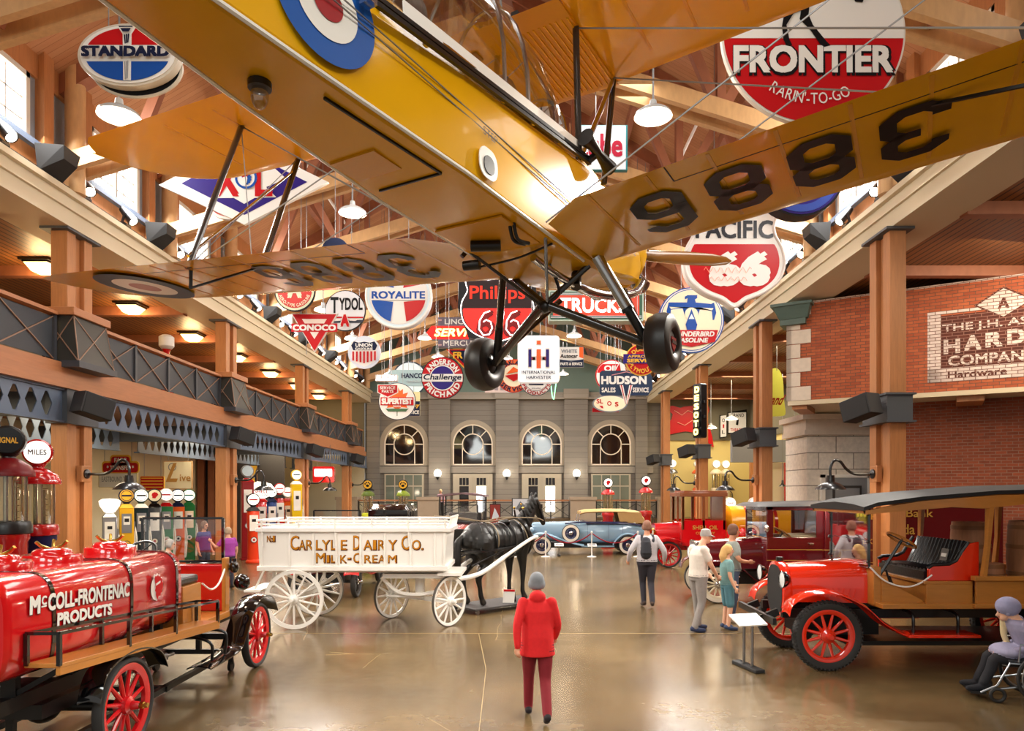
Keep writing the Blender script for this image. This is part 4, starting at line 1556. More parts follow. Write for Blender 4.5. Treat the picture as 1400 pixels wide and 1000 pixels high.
# navy sales sign
s = Sign(856, 524, 26, 'navy dealership sign with white letters and red striped arrowhead', hang=(-.4, .4))
s.plate([(-33, 17), (30, 17), (36, 8), (36, -8), (30, -17), (-33, -17), (-36, -14), (-36, 14)], sm('#27364f'), None, .08)
s.text('HUDSON', -3, 4, 62, 11.5, WHT, .08).text('SALES', -24, -9.5, 19, 6.5, WHT, .05).text('SERVICE', 20, -9.5, 22, 6.5, WHT, .05)
for sx in (-1, 1):
    for k, m_ in enumerate((WHT, RED, WHT)):
        a = sx * (9 - k * 1.6); b_ = sx * (1.6 - k * .6)
        s.shape([(a, -3), (a - sx * 1.6, -3), (b_ - sx * .9, -27), (b_, -29)], m_)
s.shape([(-20, 10), (0, 14.5), (20, 10), (20, 11), (0, 15.5), (-20, 11)], sm('#c98a8a'))
s.done()
s = Sign(834, 552, 31, 'small oval white sign with red letters below the navy dealership sign', hang=(-.25, .25))
s.plate(ell(24, 12), sm('#dfe2e0'), sm('#7f8990'), .06).shape(ell(22, 10.5), CRM).text('SL', -14, 3, 9, 6, RED, .04).text('O', -1, 0, 6, 6, RED, .04).text('S', 9, -1, 5, 6, RED, .04)
s.shape([(-15, -3), (-10, -3.5), (-9, -7), (-12, -6)], RED)
s.done()
s = Sign(828, 561, 31.2, 'narrow white strip sign with red lettering under the small oval', hang=(-.4, .4))
s.plate([(-18, 2.8), (18, 2.8), (18, -2.8), (-18, -2.8)], WHT, RED, .05).text('COMPARE TO SERVICE', 0, 0, 33, 2.8, RED, .02)
s.done()
s = Sign(836, 514, 29, 'round red and white sign peeking from behind the navy sign', hang=(-.25, .25))
s.plate(circ(22), WHT, RED, .06).disc(20.5, WHT).shape(ell(20, 20, 4, 16), RED).text('OIL', 0, 10, 20, 8, WHT, .06)
s.done()
s = Sign(847, 503, 27.5, 'small white and red pointed sign above the navy sign', hang=(-.2, .2))
s.plate([(-8, -6), (0, 8), (7, 4), (9, -6)], RED, WHT, .05).shape([(-6, -5), (0, 6), (2, -5)], RED)
s.done()
s = Sign(543, 549, 28, 'round white sign with an orange maple leaf', hang=(-.3, .3))
s.plate(circ(25.5), WHT, NAVY, .06).disc(24.6, WHT)
leaf = [(0, 22), (4, 14), (8, 17), (8, 10), (15, 12), (12, 6), (19, 3), (12, -4), (14, -9), (6, -8), (0, -12)]
s.shape(leaf + [(-x, z) for x, z in leaf[-2:0:-1]], ORG).shape([(-.5, -10), (.5, -10), (.5, -20), (-.5, -20)], sm('#4a5a3a'))
s.shape([(-16, -10), (16, -10), (12, -14), (-12, -14)], sm('#4a6a4a')).shape(rrect(45, 11, .4, 0, 0), RED).text('SUPERTEST', 0, 0, 42, 8.5, WHT, .06, outline=(WHT, .1, 0))
s.text('CANADA', 0, -7, 11, 2.6, WHT, .05)
s.done()
s = Sign(530, 534, 27, 'red pentagon service sign in front of the maple leaf disc', hang=(-.35, .35))
s.plate([(-14, 8), (14, 8), (14, -3), (0, -10), (-14, -3)], WHT, None, .06).shape([(-13, 7), (13, 7), (13, -2.5), (0, -8.7), (-13, -2.5)], RED).text('SERVICE', 0, 3.5, 21, 4, WHT, .04).text('PARTS', 0, -1.5, 16, 4, WHT, .04)
s.done()
s = Sign(528, 517, 26.4, 'glowing white neon name letters above the red pentagon', name='neon_sign', hang=(-.4, .4), group='neon signs')
s.plate(rrect(30, 9, .5), sm('#c9c4c0'), None, .2).text('AUBURN', 0, 0, 28, 7.5, NEONW, .06, outline=(GRY, 1, 0))
s.done()
s = Sign(563, 517, 29.5, 'wide pale blue sign with dark lettering behind the pentagon', hang=(-.35, .35))
s.plate(rrect(66, 22, 9), LBL, sm('#8aa3a8'), .06).text('HANCOCK', 6, 3, 40, 7, NAVY, .05).text('GASOLINE', 6, -5, 26, 3, GRY, .01)
s.done()
s = Sign(560, 518, 31.5, 'large pale disc sign with dark rim behind the wide blue sign', hang=(-.3, .3))
s.plate(circ(24), LBL, sm('#3a4450'), .06).disc(22, LBL)
s.done()
s = Sign(562, 556, 31, 'blue service panel with yellow letters behind the maple leaf disc', hang=(-.3, .3))
s.plate([(-12, 20), (12, 20), (12, -13), (-12, -13)], sm('#e6dda8'), None, .06).shape([(-12, 7), (12, 7), (12, -13), (-12, -13)], NAVY).text('Key', 5, 1, 13, 7, GLD, .06, .2).text('SERVICE', 1, -8, 20, 5, WHT, .06)
s.done()
s = Sign(877, 492, 22, 'round red and yellow sign with a navy band behind the right tyre', hang=(-.25, .25))
s.plate(circ(22), RED, GLD, .06).disc(20.5, RED).arc('DODGE', 0, 0, 15, 6, GLD, bold=.06, span=2.).arc('PLYMOUTH', 0, 0, 15.5, 6, GLD, mid=-PI / 2, inward=True, bold=.06, span=2.6)
s.shape(rrect(50, 13, .5, 0, 1), PUR).text('APPROVED', 0, 4.2, 38, 3.6, GLD, .05).text('SERVICE', 0, -1.5, 40, 5, GLD, .08)
s.done()
s = Sign(702, 514, 27, 'round orange and white sign between the left tyre and the lit panel', hang=(-.25, .25))
s.plate(circ(23), WHT, RED, .06).disc(22, sm('#e86a3a')).disc(15, CRM).arc('OAKLAND', 0, 0, 18.5, 6, NAVY, bold=.06, span=2.).arc('SERVICE', 0, 0, 18.5, 6, NAVY, mid=-PI / 2, inward=True, bold=.06, span=2.)
s.shape([(-12, 0), (12, 4), (14, -2), (0, -8)], RED).shape([(-10, 2), (0, 12), (10, 6)], ORG)
s.done()
s = Sign(676, 528, 30, 'small pale panel sign with grey squares below the left tyre', hang=(-.3, .3))
s.plate([(-13, 9), (24, 9), (24, -9), (-13, -9)], sm('#c9b9b4'), None, .05)
for k in range(3):
    s.shape([(k * 8, 2), (k * 8 + 5, 2), (k * 8 + 5, -6), (k * 8, -6)], sm('#8a8084'))
s.done()
s = Sign(757, 517, 32, 'orange ice cream shaped neon sign with green cone', name='neon_sign', hang=(0,), group='neon signs')
s.plate(circ(9, 24, 0, 2), ORG, sm('#e8b37a'), .15).text('Y', 0, 2, 7, 9, CRM, .05).done()
s.neon([[(-4, -8), (-2, -26), (0, -30), (3, -8)]], emis('neon_green', '#8af0b0', 1.6), .7)
s = Sign(458, 344, 15.5, 'small navy disc sign above the lower wing', hang=(0,))
s.plate(circ(19), NAVY, None, .06).text('GM', 0, 2, 19, 10, WHT, .06).done()
s = Sign(826, 202, 14.5, 'white panel sign with teal border and red letters beyond the cockpit', hang=(-.35, .35))
s.plate([(-32, 31), (32, 31), (32, -31), (-32, -31)], sm('#d3dde6'), sm('#2d7f86'), .1).shape([(-31, 30), (29.5, 30), (29.5, -30), (-31, -30)], sm('#d3dde6')).text('Lube', -6, 3, 62, 32, sm('#a8203a'), .05).done()
s = Sign(1095, 236, 13, 'round dark blue and purple sign hidden behind the right wing', hang=(-.2, .2))
s.plate(circ(60), BLK, None, .3).disc(57, PUR).ring(44, 54, sm('#3a52a8')).done()
s = Sign(312, 263, 16.5, 'round white sign edge showing below the blue diamond', hang=(-.1, .1))
s.plate(circ(37), WHT, None, .1).ring(27, 33, RED).done()
s = Sign(945, 438, 20, 'round cream sign with a blue bird emblem and a red band', hang=(-.3, .3))
s.plate(circ(45, 48), CRM, BLU, .12).disc(43.5, WHT).ring(41, 42, BLU).disc(41, CRM)
s.shape([(-5, 34), (8, 34), (8, 30), (5, 28), (6, 24), (27, 22), (31, 24), (34, 10), (31, 0), (29, 0), (28, 12), (12, 16), (9, 6), (-9, 6), (-12, 16), (-28, 14), (-29, 0), (-31, 0), (-34, 12), (-31, 24), (-6, 24), (-5, 30), (-9, 28), (-9, 32)], BLU)
s.shape([(-30, 18), (30, 16), (28, 13), (12, 17), (4, 14), (-4, 17), (-12, 17), (-28, 15)], CRM).disc(9, CRM, 0, 8).shape([(0, 15), (8, -7), (-8, -7)], BLU).shape([(-8, -6), (8, -6), (6, -14), (-6, -14)], BLU).shape([(0, 8), (4, 1), (-4, 1)], LBL)
s.shape([(-36, -14), (36, -14), (32, -30), (0, -37), (-32, -30)], RED).text('THUNDERBIRD', 0, -19.5, 62, 7, WHT, .06, .2).text('GASOLINE', 0, -28, 44, 6.5, WHT, .06, .2)
s.done()


# signs fixed on columns and walls of the storefront side
s = Sign(953, 562, 23.2, 'tall black vertical sign with stacked lit letters on a fir column', name='column_sign', hang=(), group=None, yaw=-1.05)
s.plate(rrect(16, 74, 3), BLK, None, .25)
for k, ch in enumerate('DESOTO'):
    s.shape(rrect(12, 9.5, 2, 0, 29 - k * 11.6), sm('#4a4a44')).text(ch, 0, 29 - k * 11.6, 9, 9, NEONY, .1)
b = s.mb('black'); b.span((4, 3, -10), (12, 6, -6)); b.span((4, 3, 10), (12, 6, 14)); b.build('bracket', s.root)
s.b.build('panel', s.root)
s = Sign(940, 582, 42.1, 'red winged horse sign on the olive wall behind the columns', name='wall_sign', hang=(), group=None)
pg = [(-36, -10), (-30, 2), (-22, 8), (-20, 16), (-26, 20), (-28, 26), (-20, 27), (-10, 24), (-4, 26), (6, 27), (20, 30), (26, 34), (30, 22), (26, 8), (30, -2), (34, -16), (36, -30), (30, -26), (22, -14), (10, -10), (-2, -8), (-14, -10), (-22, -12), (-30, -14)]
s.plate(pg, RED, None, .1)
s.b.build('panel', s.root)
s.neon([[(-18, 20), (-8, 14), (0, 20), (10, 16), (20, 22)], [(-14, 4), (-4, 0), (8, 8), (18, 6)]], sm('#e8a08a'), .5)
for px, py, w, h, lb, tx in ((1008, 578, 13, 28, 'white poster with black and red print on the olive side wall', 'AT THE GRAND'), (989, 583, 5, 30, 'narrow white poster beside a wider one on the olive side wall', 'OIL')):
    s = Sign(px, py, 41.9, lb, name='poster', cat='poster', hang=(), group=None)
    s.plate([(-w, h / 2), (w, h / 2 + (4 if w > 8 else 0)), (w, -h / 2), (-w, -h / 2 - 2)], sm('#d6d6d8'), BLK, .04)
    s.shape([(-w + 1, h / 2 - 1), (w - 1, h / 2), (w - 1, -h / 2 + 1), (-w + 1, -h / 2)], sm('#d6d6d8'))
    if w > 8:
        s.text('GRAND', 0, 10, 18, 5, BLK, .02).text('THEATRE', 0, -10, 19, 4, RED, .03).shape([(-1, 5), (2, 4), (1, -4), (-2, -3)], BLK)
    else:
        s.text('O', 0, 8, 4, 5, BLK, .02).text('I', 0, 0, 2, 5, RED).text('L', 0, -8, 4, 5, BLK)
    s.b.build('panel', s.root)
s = Sign(1062, 547, 26, 'yellow green bottle-shaped sign with red script behind the brick corner', name='hanging_sign', hang=(), group=None)
s.plate(smooth2([(-12, 30), (-6, 42), (2, 42), (8, 30), (10, 0), (12, -18), (6, -22), (-14, -20), (-14, 0)], 4), sm('#c9cf5a'), None, .1)
s.text('Brand', -4, 0, 26, 14, sm('#8a1a1a'), .04, .5)
s.b.build('panel', s.root)
h = MB('wire'); h.cyl((0, 0, 40 * s.k), (0, 0, 8.0 - s.loc.z), .012, n=5); h.build('hanging_rod', s.root)
# ---------------------------------------------------------------- lamps
mat('shade_out', '#b9bcbd', .3, coat=.5)
mat('shade_in', '#fff6e6', .4, emit=1.6)
mat('lamp_black', '#141416', .3, coat=.4)


def pendant(px, py, wpx, label, real=.6, drop=None, group='pendant lamps under the roof'):
    Y = real * FPX / wpx
    p = at(px, py, Y)
    t = thing('pendant_lamp', label, 'lamp', p, 0, group)
    r = real / 2
    sh = MB('shade_out')
    sh.lathe([(r, 0), (r * .93, .05), (r * .7, .1), (r * .35, .15), (.06, .18), (.05, .26), (.0, .26)], n=24)
    sh.use('shade_in').lathe([(0, .1), (r * .65, .07), (r * .97, .004)], n=24)
    sh.build('shade', t)
    b = MB('bulb'); b.ball((0, 0, .06), .07, 10, 7); b.build('bulb', t)
    zr = (roof_z(p.x) + .05 if drop is None else drop) - p.z
    c = MB('wire'); c.cyl((0, 0, .24), (0, 0, zr), .016, n=6); c.build('rod', t)
    light('POINT', p + V((0, 0, -.12)), 45, WARM, shadow_soft_size=.15)
    return t


pendant(163, 160, 56, 'white pendant lamp below the oval torch sign')
pendant(893, 160, 52, 'white pendant lamp beside the huge round red sign')
pendant(482, 292, 38, 'white pendant lamp seen under the fuselage and above the lower wing')
pendant(442, 425, 25, 'pendant lamp in front of the white disc with winged letter')
pendant(482, 464, 22, 'pendant lamp just above the navy shield disc')
pendant(581, 463, 20.5, 'pendant lamp below the round blue and red sign')
pendant(599, 489, 18, 'pendant lamp just above the round red-ringed sign')
pendant(785, 460, 21, 'pendant lamp under the boxed truck neon')
pendant(770, 512, 15, 'pendant lamp beside the white lit panel, near the end wall')
pendant(693, 491, 16, 'pendant lamp beside the left landing wheel')
pendant(533, 513, 17, 'pendant lamp above the white neon name')
pendant(1000, 574, 17, 'pendant lamp over the yellow pump room', .6, 8.0, 'pendant lamps in the pump room')
pendant(972, 586, 16.5, 'pendant lamp behind the vertical lit sign', .6, 8.0, 'pendant lamps in the pump room')

# gooseneck lamps on wooden blocks at the columns


def gooseneck(x, y, sg, label, z=2.78, L=1.0, real=.62):
    """sg = direction the arm reaches in"""
    t = thing('gooseneck_lamp', label, 'lamp', (x, y, z), 0, 'gooseneck lamps on the columns')
    b = MB('fir'); b.box((sg * .06, 0, 0), (.12, .3, .34)); b.build('block', t, bevel=.01)
    a = MB('lamp_black')
    a.lathe([(.1, 0), (.1, .03), (.06, .06), (0, .06)], (sg * .12, 0, 0), (sg, 0, 0), n=14)
    a.tube(spline([(sg * .15, 0, 0), (sg * .5, 0, -.0), (sg * .68, 0, .1), (sg * .82, 0, .27), (sg * .95, 0, .27), (sg * 1.02, 0, .12), (sg * 1.02, 0, -.05)]), .03, n=8)
    a.build('arm', t)
    s_ = MB('lamp_black')
    r = real / 2
    s_.lathe([(0, .02), (.08, .02), (.09, -.12), (.2, -.16), (r * .93, -.24), (r, -.28)], (sg * 1.02, 0, -.05), n=24)
    s_.use('shade_in').lathe([(0, -.2), (r * .6, -.22), (r * .97, -.275)], (sg * 1.02, 0, -.05), n=24)
    s_.build('shade', t)
    light('POINT', (x + sg * 1.02, y, z - .42), 22, WARM, shadow_soft_size=.1)
    return t


for i in range(1, 4):
    gooseneck(XR - .01, COLS[i] - .42, -1, 'black gooseneck lamp on the storefront column %s from the camera' % ORD[i])
for i in range(1, 5):
    gooseneck(XL - .11, COLS[i] - .42, 1, 'black gooseneck lamp on the balcony column %s from the camera' % ORD[i])

# lit box lamps under the balcony ceiling
for k in range(8):
    y = 13.2 + 3.84 * k
    t = thing('ceiling_lamp', 'amber lit glass ceiling lamp over the balcony, %s lamp from the camera' % (ORD + ['sixth', 'seventh', 'eighth'])[k], 'lamp', (-11.65, y, 8.0), 0, 'balcony ceiling lamps')
    f_ = MB('lamp_black'); f_.span((-.36, -.36, -.06), (.36, .36, 0)); f_.span((-.3, -.3, -.1), (.3, .3, -.06)); f_.build('frame', t)
    g = MB(emis('lamp_amber', '#ffd58a', 4)); g.box((0, 0, -.19), (.34, .34, .18), top=(.56, .56)); g.build('glass', t)
    light('POINT', (-11.65, y, 7.6), 110, (1, .66, .3), shadow_soft_size=.25)
for k, (x, y) in enumerate(((-11.6, 12), (-11.6, 19.2), (-11.6, 26.5), (-11.6, 33.5))):
    light('AREA', (x, y, 4.4), 170, (1, .82, .55), target=(x, y, 0), size=3.0)
for y in (26, 33, 39):  # area lights added under the storefront ceiling, with no lamps of their own
    light('AREA', (10.8, y, 7.8), 260, (1, .84, .58), target=(10.8, y, 0), size=3.0)
light('AREA', (11.5, 15.5, 7.8), 260, (1, .82, .6), target=(11.0, 18.0, 4), size=3.0)  # added to light the brick wall
light('AREA', (10.5, 10.5, 7.8), 200, (1, .82, .6), target=(10.5, 12.0, 0), size=3.0)

# track spotlights and dark wedge uplights along the eaves
mat('lens', '#fff4e0', .3, emit=5)
aims = {}


def spot(x, y, sg, label, tilt, yaw_, lit=False):
    t = thing('track_spotlight', label, 'spotlight', (x + sg * .02, y, EAVE1 + .07), 0, 'track spotlights on the eave beams')
    b = MB('lamp_black')
    b.span((-.05, -.16, 0), (.05, .16, .05)); b.bar((0, -.13, .04), (-sg * .06, -.13, .24), .03, .05); b.bar((0, .13, .04), (-sg * .06, .13, .24), .03, .05)
    b.build('yoke', t)
    d = V((-sg * math.cos(tilt) * math.cos(yaw_), math.cos(tilt) * math.sin(yaw_), -math.sin(tilt))).normalized()
    h = MB('lamp_black')
    c = V((-sg * .06, 0, .24))
    h.lathe([(0, -.22), (.07, -.22), (.09, -.1), (.11, .05), (.115, .22), (.1, .22)], c, d, n=16)
    h.build('head', t)
    l = MB('lens'); l.lathe([(0, .2), (.098, .2), (.098, .21), (0, .21)], c, d, n=16); l.build('lens', t)
    if lit:
        p = V((x + sg * .02, y, EAVE1 + .07)) + c + d * .26
        light('SPOT', p, 2000 if lit is True else lit, (1, .93, .82), p + d, spot_size=.75, spot_blend=.35, shadow_soft_size=.06)
    return t


n = 0
for k in range(8):
    for q, dy in enumerate((1.1, 2.6)):
        y = 9.8 + 3.88 * k + dy
        for sg, x, lb in ((-1, XL, 'balcony'), (1, XR, 'storefront')):
            spot(x, y, sg, '%s track spotlight of the %s bay from the camera, %s eave' % (('nearer', 'farther')[q], (ORD + ['sixth', 'seventh', 'eighth'])[k], lb), .72 + .1 * q, -.75 + .6 * q, q == 0)
for k in range(4):  # unseen spotlights added on the track to brighten sides facing the camera
    y = -1.6 + 2.9 * k
    for sg, x, lb in ((-1, XL, 'balcony'), (1, XR, 'storefront')):
        spot(x, y, sg, '%s added track spotlight out of view, lighting the hall ahead, %s eave' % (ORD[k], lb), .62, .75, 1000)
for k in range(7):
    y = 9.75 + 3.88 * k
    for sg, x, lb in ((-1, XL, 'balcony'), (1, XR, 'storefront')):
        w = MB('black_matt')
        w.hexa([V(p) for p in ((x, y - .33, EAVE1 + .0), (x - sg * .42, y - .2, EAVE1 + .28), (x - sg * .42, y + .2, EAVE1 + .28), (x, y + .33, EAVE1 + .0),
                               (x + sg * .02, y - .38, EAVE1 + .5), (x - sg * .45, y - .25, EAVE1 + .52), (x - sg * .45, y + .25, EAVE1 + .52), (x + sg * .02, y + .38, EAVE1 + .5))])
        tag(w.build('wedge_uplight'), 'dark wedge-shaped uplight on the %s eave, %s from the camera' % (lb, (ORD + ['sixth', 'seventh', 'eighth'])[k]), 'lamp', 'wedge uplights on the eave beams')

# loudspeakers
mat('speaker_grille', '#232225', .7, noise=.2, nscale=60)


def speaker(x, y, z, sg, label, s=1.):
    t = thing('loudspeaker', label, 'speaker', (x, y, z), 0, 'black loudspeakers on the columns')
    b = MB('black_matt')
    R_ = Matrix.Rotation(sg * .5, 3, 'Z') @ Matrix.Rotation(-.25, 3, 'X')
    b.box((-sg * .42 * s, -.28 * s, 0), (.42 * s, .62 * s, .44 * s), R_)
    b.build('cabinet', t, bevel=.02)
    g = MB('speaker_grille')
    c = V((-sg * .42 * s, -.28 * s, 0)) + R_ @ V((0, -.325 * s, 0))
    g.box(c, (.4 * s, .03, .42 * s), R_)
    g.build('grille', t)
    k = MB('lamp_black'); k.bar((0, 0, .05), (-sg * .4 * s, -.1, .05), .06, .1); k.span((-.012, -.1, -.06), (.012, .1, .16)); k.build('bracket', t)
    return t


for i in range(1, 5):
    speaker(XR - .155, COLS[i] - .5, 4.12, 1, 'black loudspeaker on the storefront column %s from the camera' % ORD[i])
    speaker(XL - .03, COLS[i] - .5, 4.15, -1, 'black loudspeaker under the balcony edge at the %s column' % ORD[i])

# wall sconces on the end wall
for i, (px, py) in enumerate(((599, 650), (693, 650), (788, 650))):
    p = at(px, py, BY - .32)
    t = thing('wall_sconce', 'glowing globe sconce on the end wall pilaster, %s from the balcony' % ORD[i], 'lamp', p, 0, 'sconces on the end wall')
    b = MB('bulb'); b.ball((0, -.25, .1), (.22, .22, .24)); b.build('globe', t)
    b = MB('lamp_black'); b.lathe([(0, -.3), (.05, -.25), (.14, -.1), (.14, -.06), (0, -.06)], (0, -.25, 0)); b.bar((0, -.22, -.1), (0, 0, -.1), .05, .05); b.build('bracket', t)
    light('POINT', p + V((0, -.6, .1)), 30, WARM, shadow_soft_size=.2)
# ---------------------------------------------------------------- vehicles (local frame: x forward, y to the vehicle's left, z up)
mat('tyre_dark', '#2b2a29', .7, noise=.15, nscale=20)
mat('tyre_white', '#ece5d4', .5)
mat('wheel_red', '#c8141c', .22, coat=.7)
mat('lantern_glass', '#e8eef0', .1, spec=.8)
mat('leather', '#17161a', .35, coat=.3, bump=.15, nscale=40)
mat('maroon', '#5c0d16', .15, coat=1)
mat('gold_leaf', '#d9ac4e', .35, metal=.3)
mat('truck_orange_red', '#e02c10', .12, coat=1)


def wheel(par, c, r, tw, tyre, paint, n=12, hub=.08, tread=False, steer=0., rimw=.05, white=None, hubmat=None, tr=None):
    """spoked wheel, axle along local y; parts: tyre > rim, spokes, hub. side = sign of y for the outer face"""
    c = V(c)
    sd = 1 if c.y > 0 else -1
    tr = tr or tw * .62
    t = MB(tyre)
    ri = r - tr
    t.lathe([(ri, -tw * .3), (ri + tr * .35, -tw * .5), (r - tr * .25, -tw * .48), (r, -tw * .25), (r, tw * .25), (r - tr * .25, tw * .48), (ri + tr * .35, tw * .5), (ri, tw * .3)], (0, 0, 0), (0, 1, 0), n=44)
    if white:
        t.use(white)
        for s_ in (-1, 1):
            t.lathe([(ri + .005, s_ * tw * .5), (ri + tr * .4, s_ * tw * .53), (r - tr * .22, s_ * tw * .49)], (0, 0, 0), (0, 1, 0), n=44)
    if tread:
        t.use(tyre)
        k = 52
        for i in range(k):
            a = 2 * PI * i / k
            for s_ in (-1, 1):
                p = V((math.cos(a), 0, math.sin(a)))
                q = V((-math.sin(a), 0, math.cos(a)))
                m0 = p * (r + .004) + V((0, s_ * tw * .08, 0)); m1 = p * (r - tr * .2) + V((0, s_ * tw * .5, 0))
                t.bar(m0, m1, .024, .02, q)
    o = t.build('wheel', par, c)
    o.rotation_euler.z = steer
    rm = MB(paint)
    rm.lathe([(ri + .012, -tw * .34), (ri + .012, tw * .34), (ri - rimw * .3, tw * .36), (ri - rimw, tw * .2), (ri - rimw, -tw * .2), (ri - rimw * .3, -tw * .36), (ri + .012, -tw * .34)], (0, 0, 0), (0, 1, 0), n=44)
    rm.build('rim', o)
    sp = MB(paint)
    for i in range(n):
        a = 2 * PI * (i + .5) / n
        d = V((math.cos(a), 0, math.sin(a)))
        sp.tube([d * hub * .8, d * (hub + (ri - rimw - hub) * .3), d * (ri - rimw * .8)], [.022, .022, .016], n=7)
    sp.build('spokes', o)
    hb = MB(hubmat or paint)
    hb.lathe([(0, -.07), (hub, -.06), (hub, .02), (hub * .95, .05), (hub * .5, .07), (hub * .42, .13), (hub * .3, .15), (0, .15)], (0, 0, 0), (0, sd, 0), n=20)
    hb.build('hub', o)
    return o


def fender(par, pts, y0, y1, m, th=.015, crown=.03, name='fender'):
    """curved mudguard following (x, z) points between y0 and y1"""
    f_ = MB(m)
    secs = []
    ym = (y0 + y1) / 2
    for p in spline([(x, 0, z) for x, z in pts], 5):
        q = []
        for t in (0, .2, .5, .8, 1):
            q.append(V((p.x, y0 + (y1 - y0) * t, p.z + crown * (1 - (2 * t - 1) ** 2))))
        for t in (1, .8, .5, .2, 0):
            q.append(V((p.x, y0 + (y1 - y0) * t, p.z + crown * (1 - (2 * t - 1) ** 2) - th)))
        secs.append(q)
    f_.loft(secs)
    return f_.build(name, par)


def hood(par, x0, x1, w0, w1, zb, zt0, zt1, m, name='hood', louv=None, rnd=.35):
    """rounded bonnet from the radiator x1 back to the dash x0"""
    h = MB(m)
    secs = []
    for k in range(7):
        t = k / 6
        x, w, zt = x0 + (x1 - x0) * t, w0 + (w1 - w0) * t, zt0 + (zt1 - zt0) * t
        hgt = zt - zb
        q = [V((x, -w, zb))]
        for i in range(11):
            a = PI - PI * i / 10
            q.append(V((x, w * math.copysign(abs(math.cos(a)) ** rnd, math.cos(a)), zb + hgt * .45 + hgt * .55 * math.sin(a) ** .8)))
        q.append(V((x, w, zb)))
        secs.append(q)
    h.loft(secs)
    o = h.build(name, par, smooth=35)
    if louv:
        for s_ in (-1, 1):
            lm = MB(m if isinstance(louv, bool) else louv)
            for k in range(8):
                t = .18 + k * .075
                x = x0 + (x1 - x0) * t; w = w0 + (w1 - w0) * t
                lm.bar((x, s_ * (w + .004), zb + .08), (x - .03, s_ * (w + .004), zb + .2), .012, .02, (0, s_, 0))
            lm.build('louvres', o)
    return o


def headlamp(par, c, r, m='black_gloss', sc=1.):
    h = MB(m)
    h.lathe([(0, -r * .9), (r * .5, -r * .75), (r * .9, -r * .2), (r, .1 * r), (r * .95, r * .2), (r * .9, r * .12)], c, (1, 0, 0), n=20)
    o = h.build('headlamp', par)
    g = MB('lantern_glass'); g.lathe([(r * .9, r * .1), (r * .5, r * .22), (0, r * .25)], c, (1, 0, 0), n=20); g.build('lens', o)
    return o


def steering(par, c, r, m, tilt=.6, col_to=None):
    w = MB(m)
    ax = V((-math.sin(tilt), 0, math.cos(tilt)))
    w.torus(c, r, .016, ax, 30, 7)
    w.use('black')
    u = ax.orthogonal().normalized(); v_ = ax.cross(u)
    for k in range(4):
        a = PI / 2 * k + .4
        w.cyl(V(c), V(c) + (u * math.cos(a) + v_ * math.sin(a)) * r, .009, n=6)
    w.cyl(c, col_to or V(c) - ax * .7, .022, n=8)
    return w.build('steering_wheel', par)


# ---- red tank truck in the near corner
tt = thing('tank_truck', 'red antique tank truck with wooden side rack and white lettering', 'truck', (-4.41, 6.45, 0), PI / 2)
for x in (0, 3.19):
    for y in (-.75, .75):
        wheel(tt, (x, y, .44), .437, .10, 'tyre_dark', 'wheel_red', 12, .085, hubmat='wheel_red', rimw=.06, tr=.06)
b = MB('brass')
for x in (0, 3.19):
    b.lathe([(.03, .0), (.034, .05), (.026, .055), (.024, .085), (0, .085)], (x, -.88, .44), (0, -1, 0), n=8)
b.build('hub_cap', tt)
TW, TZ0, TZ1 = .58, .93, 1.75
mat('tank_red', '#c01016', .16, coat=1)
tk = MB('tank_red')
prof = []
for i in range(40):
    a = 2 * PI * i / 40
    ca, sa = math.cos(a), math.sin(a)
    prof.append((TW * math.copysign(abs(ca) ** .3, ca), (TZ0 + TZ1) / 2 + (TZ1 - TZ0) / 2 * math.copysign(abs(sa) ** .52, sa)))
secs = [[V((x, y * k, (z - 1.34) * k + 1.34)) for y, z in prof] for x, k in ((-1.24, .955), (-1.21, .985), (-1.17, 1), (1.42, 1), (1.45, .97))]
tk.loft(secs)
to = tk.build('tank', tt, smooth=50)
for x in (-.72, .42, 1.32):
    s_ = MB('black_gloss')
    s_.loft([[V((x + dx, y * k, (z - 1.34) * k + 1.34)) for y, z in prof] for dx, k in ((-.022, 1.0), (-.022, 1.014), (.022, 1.014), (.022, 1.0))], caps=False)
    s_.build('strap', tt)
for x in (-.55, .13, 1.05):
    d = MB('tank_red')
    d.lathe([(.25, 1.70), (.25, 1.80), (.235, 1.82), (.17, 1.82), (.16, 1.85), (.13, 1.87), (0, 1.88)], (x, 0, 0), n=28)
    do = d.build('dome', to)
    c_ = MB('brass')
    for k in range(3):
        a = 2 * PI * k / 3 + .5
        c_.tube([(x + .03 * math.cos(a), .03 * math.sin(a), 1.87), (x + .1 * math.cos(a), .1 * math.sin(a), 1.9), (x + .14 * math.cos(a), .14 * math.sin(a), 1.94)], .016, n=7)
    c_.build('cap_handle', do)
lt = MB(WHT)
RT = Matrix(((1, 0, 0, 0), (0, 1, 0, 0), (0, 0, 1, 0), (0, 0, 0, 1)))
YS = -TW - .012


def side_text(mb, t, x, z, w, h, bold, tilt, sh, m, y=YS):
    mb.use(m)
    mb.T = Matrix.Translation((x, y, z)) @ Matrix.Rotation(tilt, 4, 'Y')
    mb.text(t, 0, 0, w, h, 0, bold)
    mb.T = None


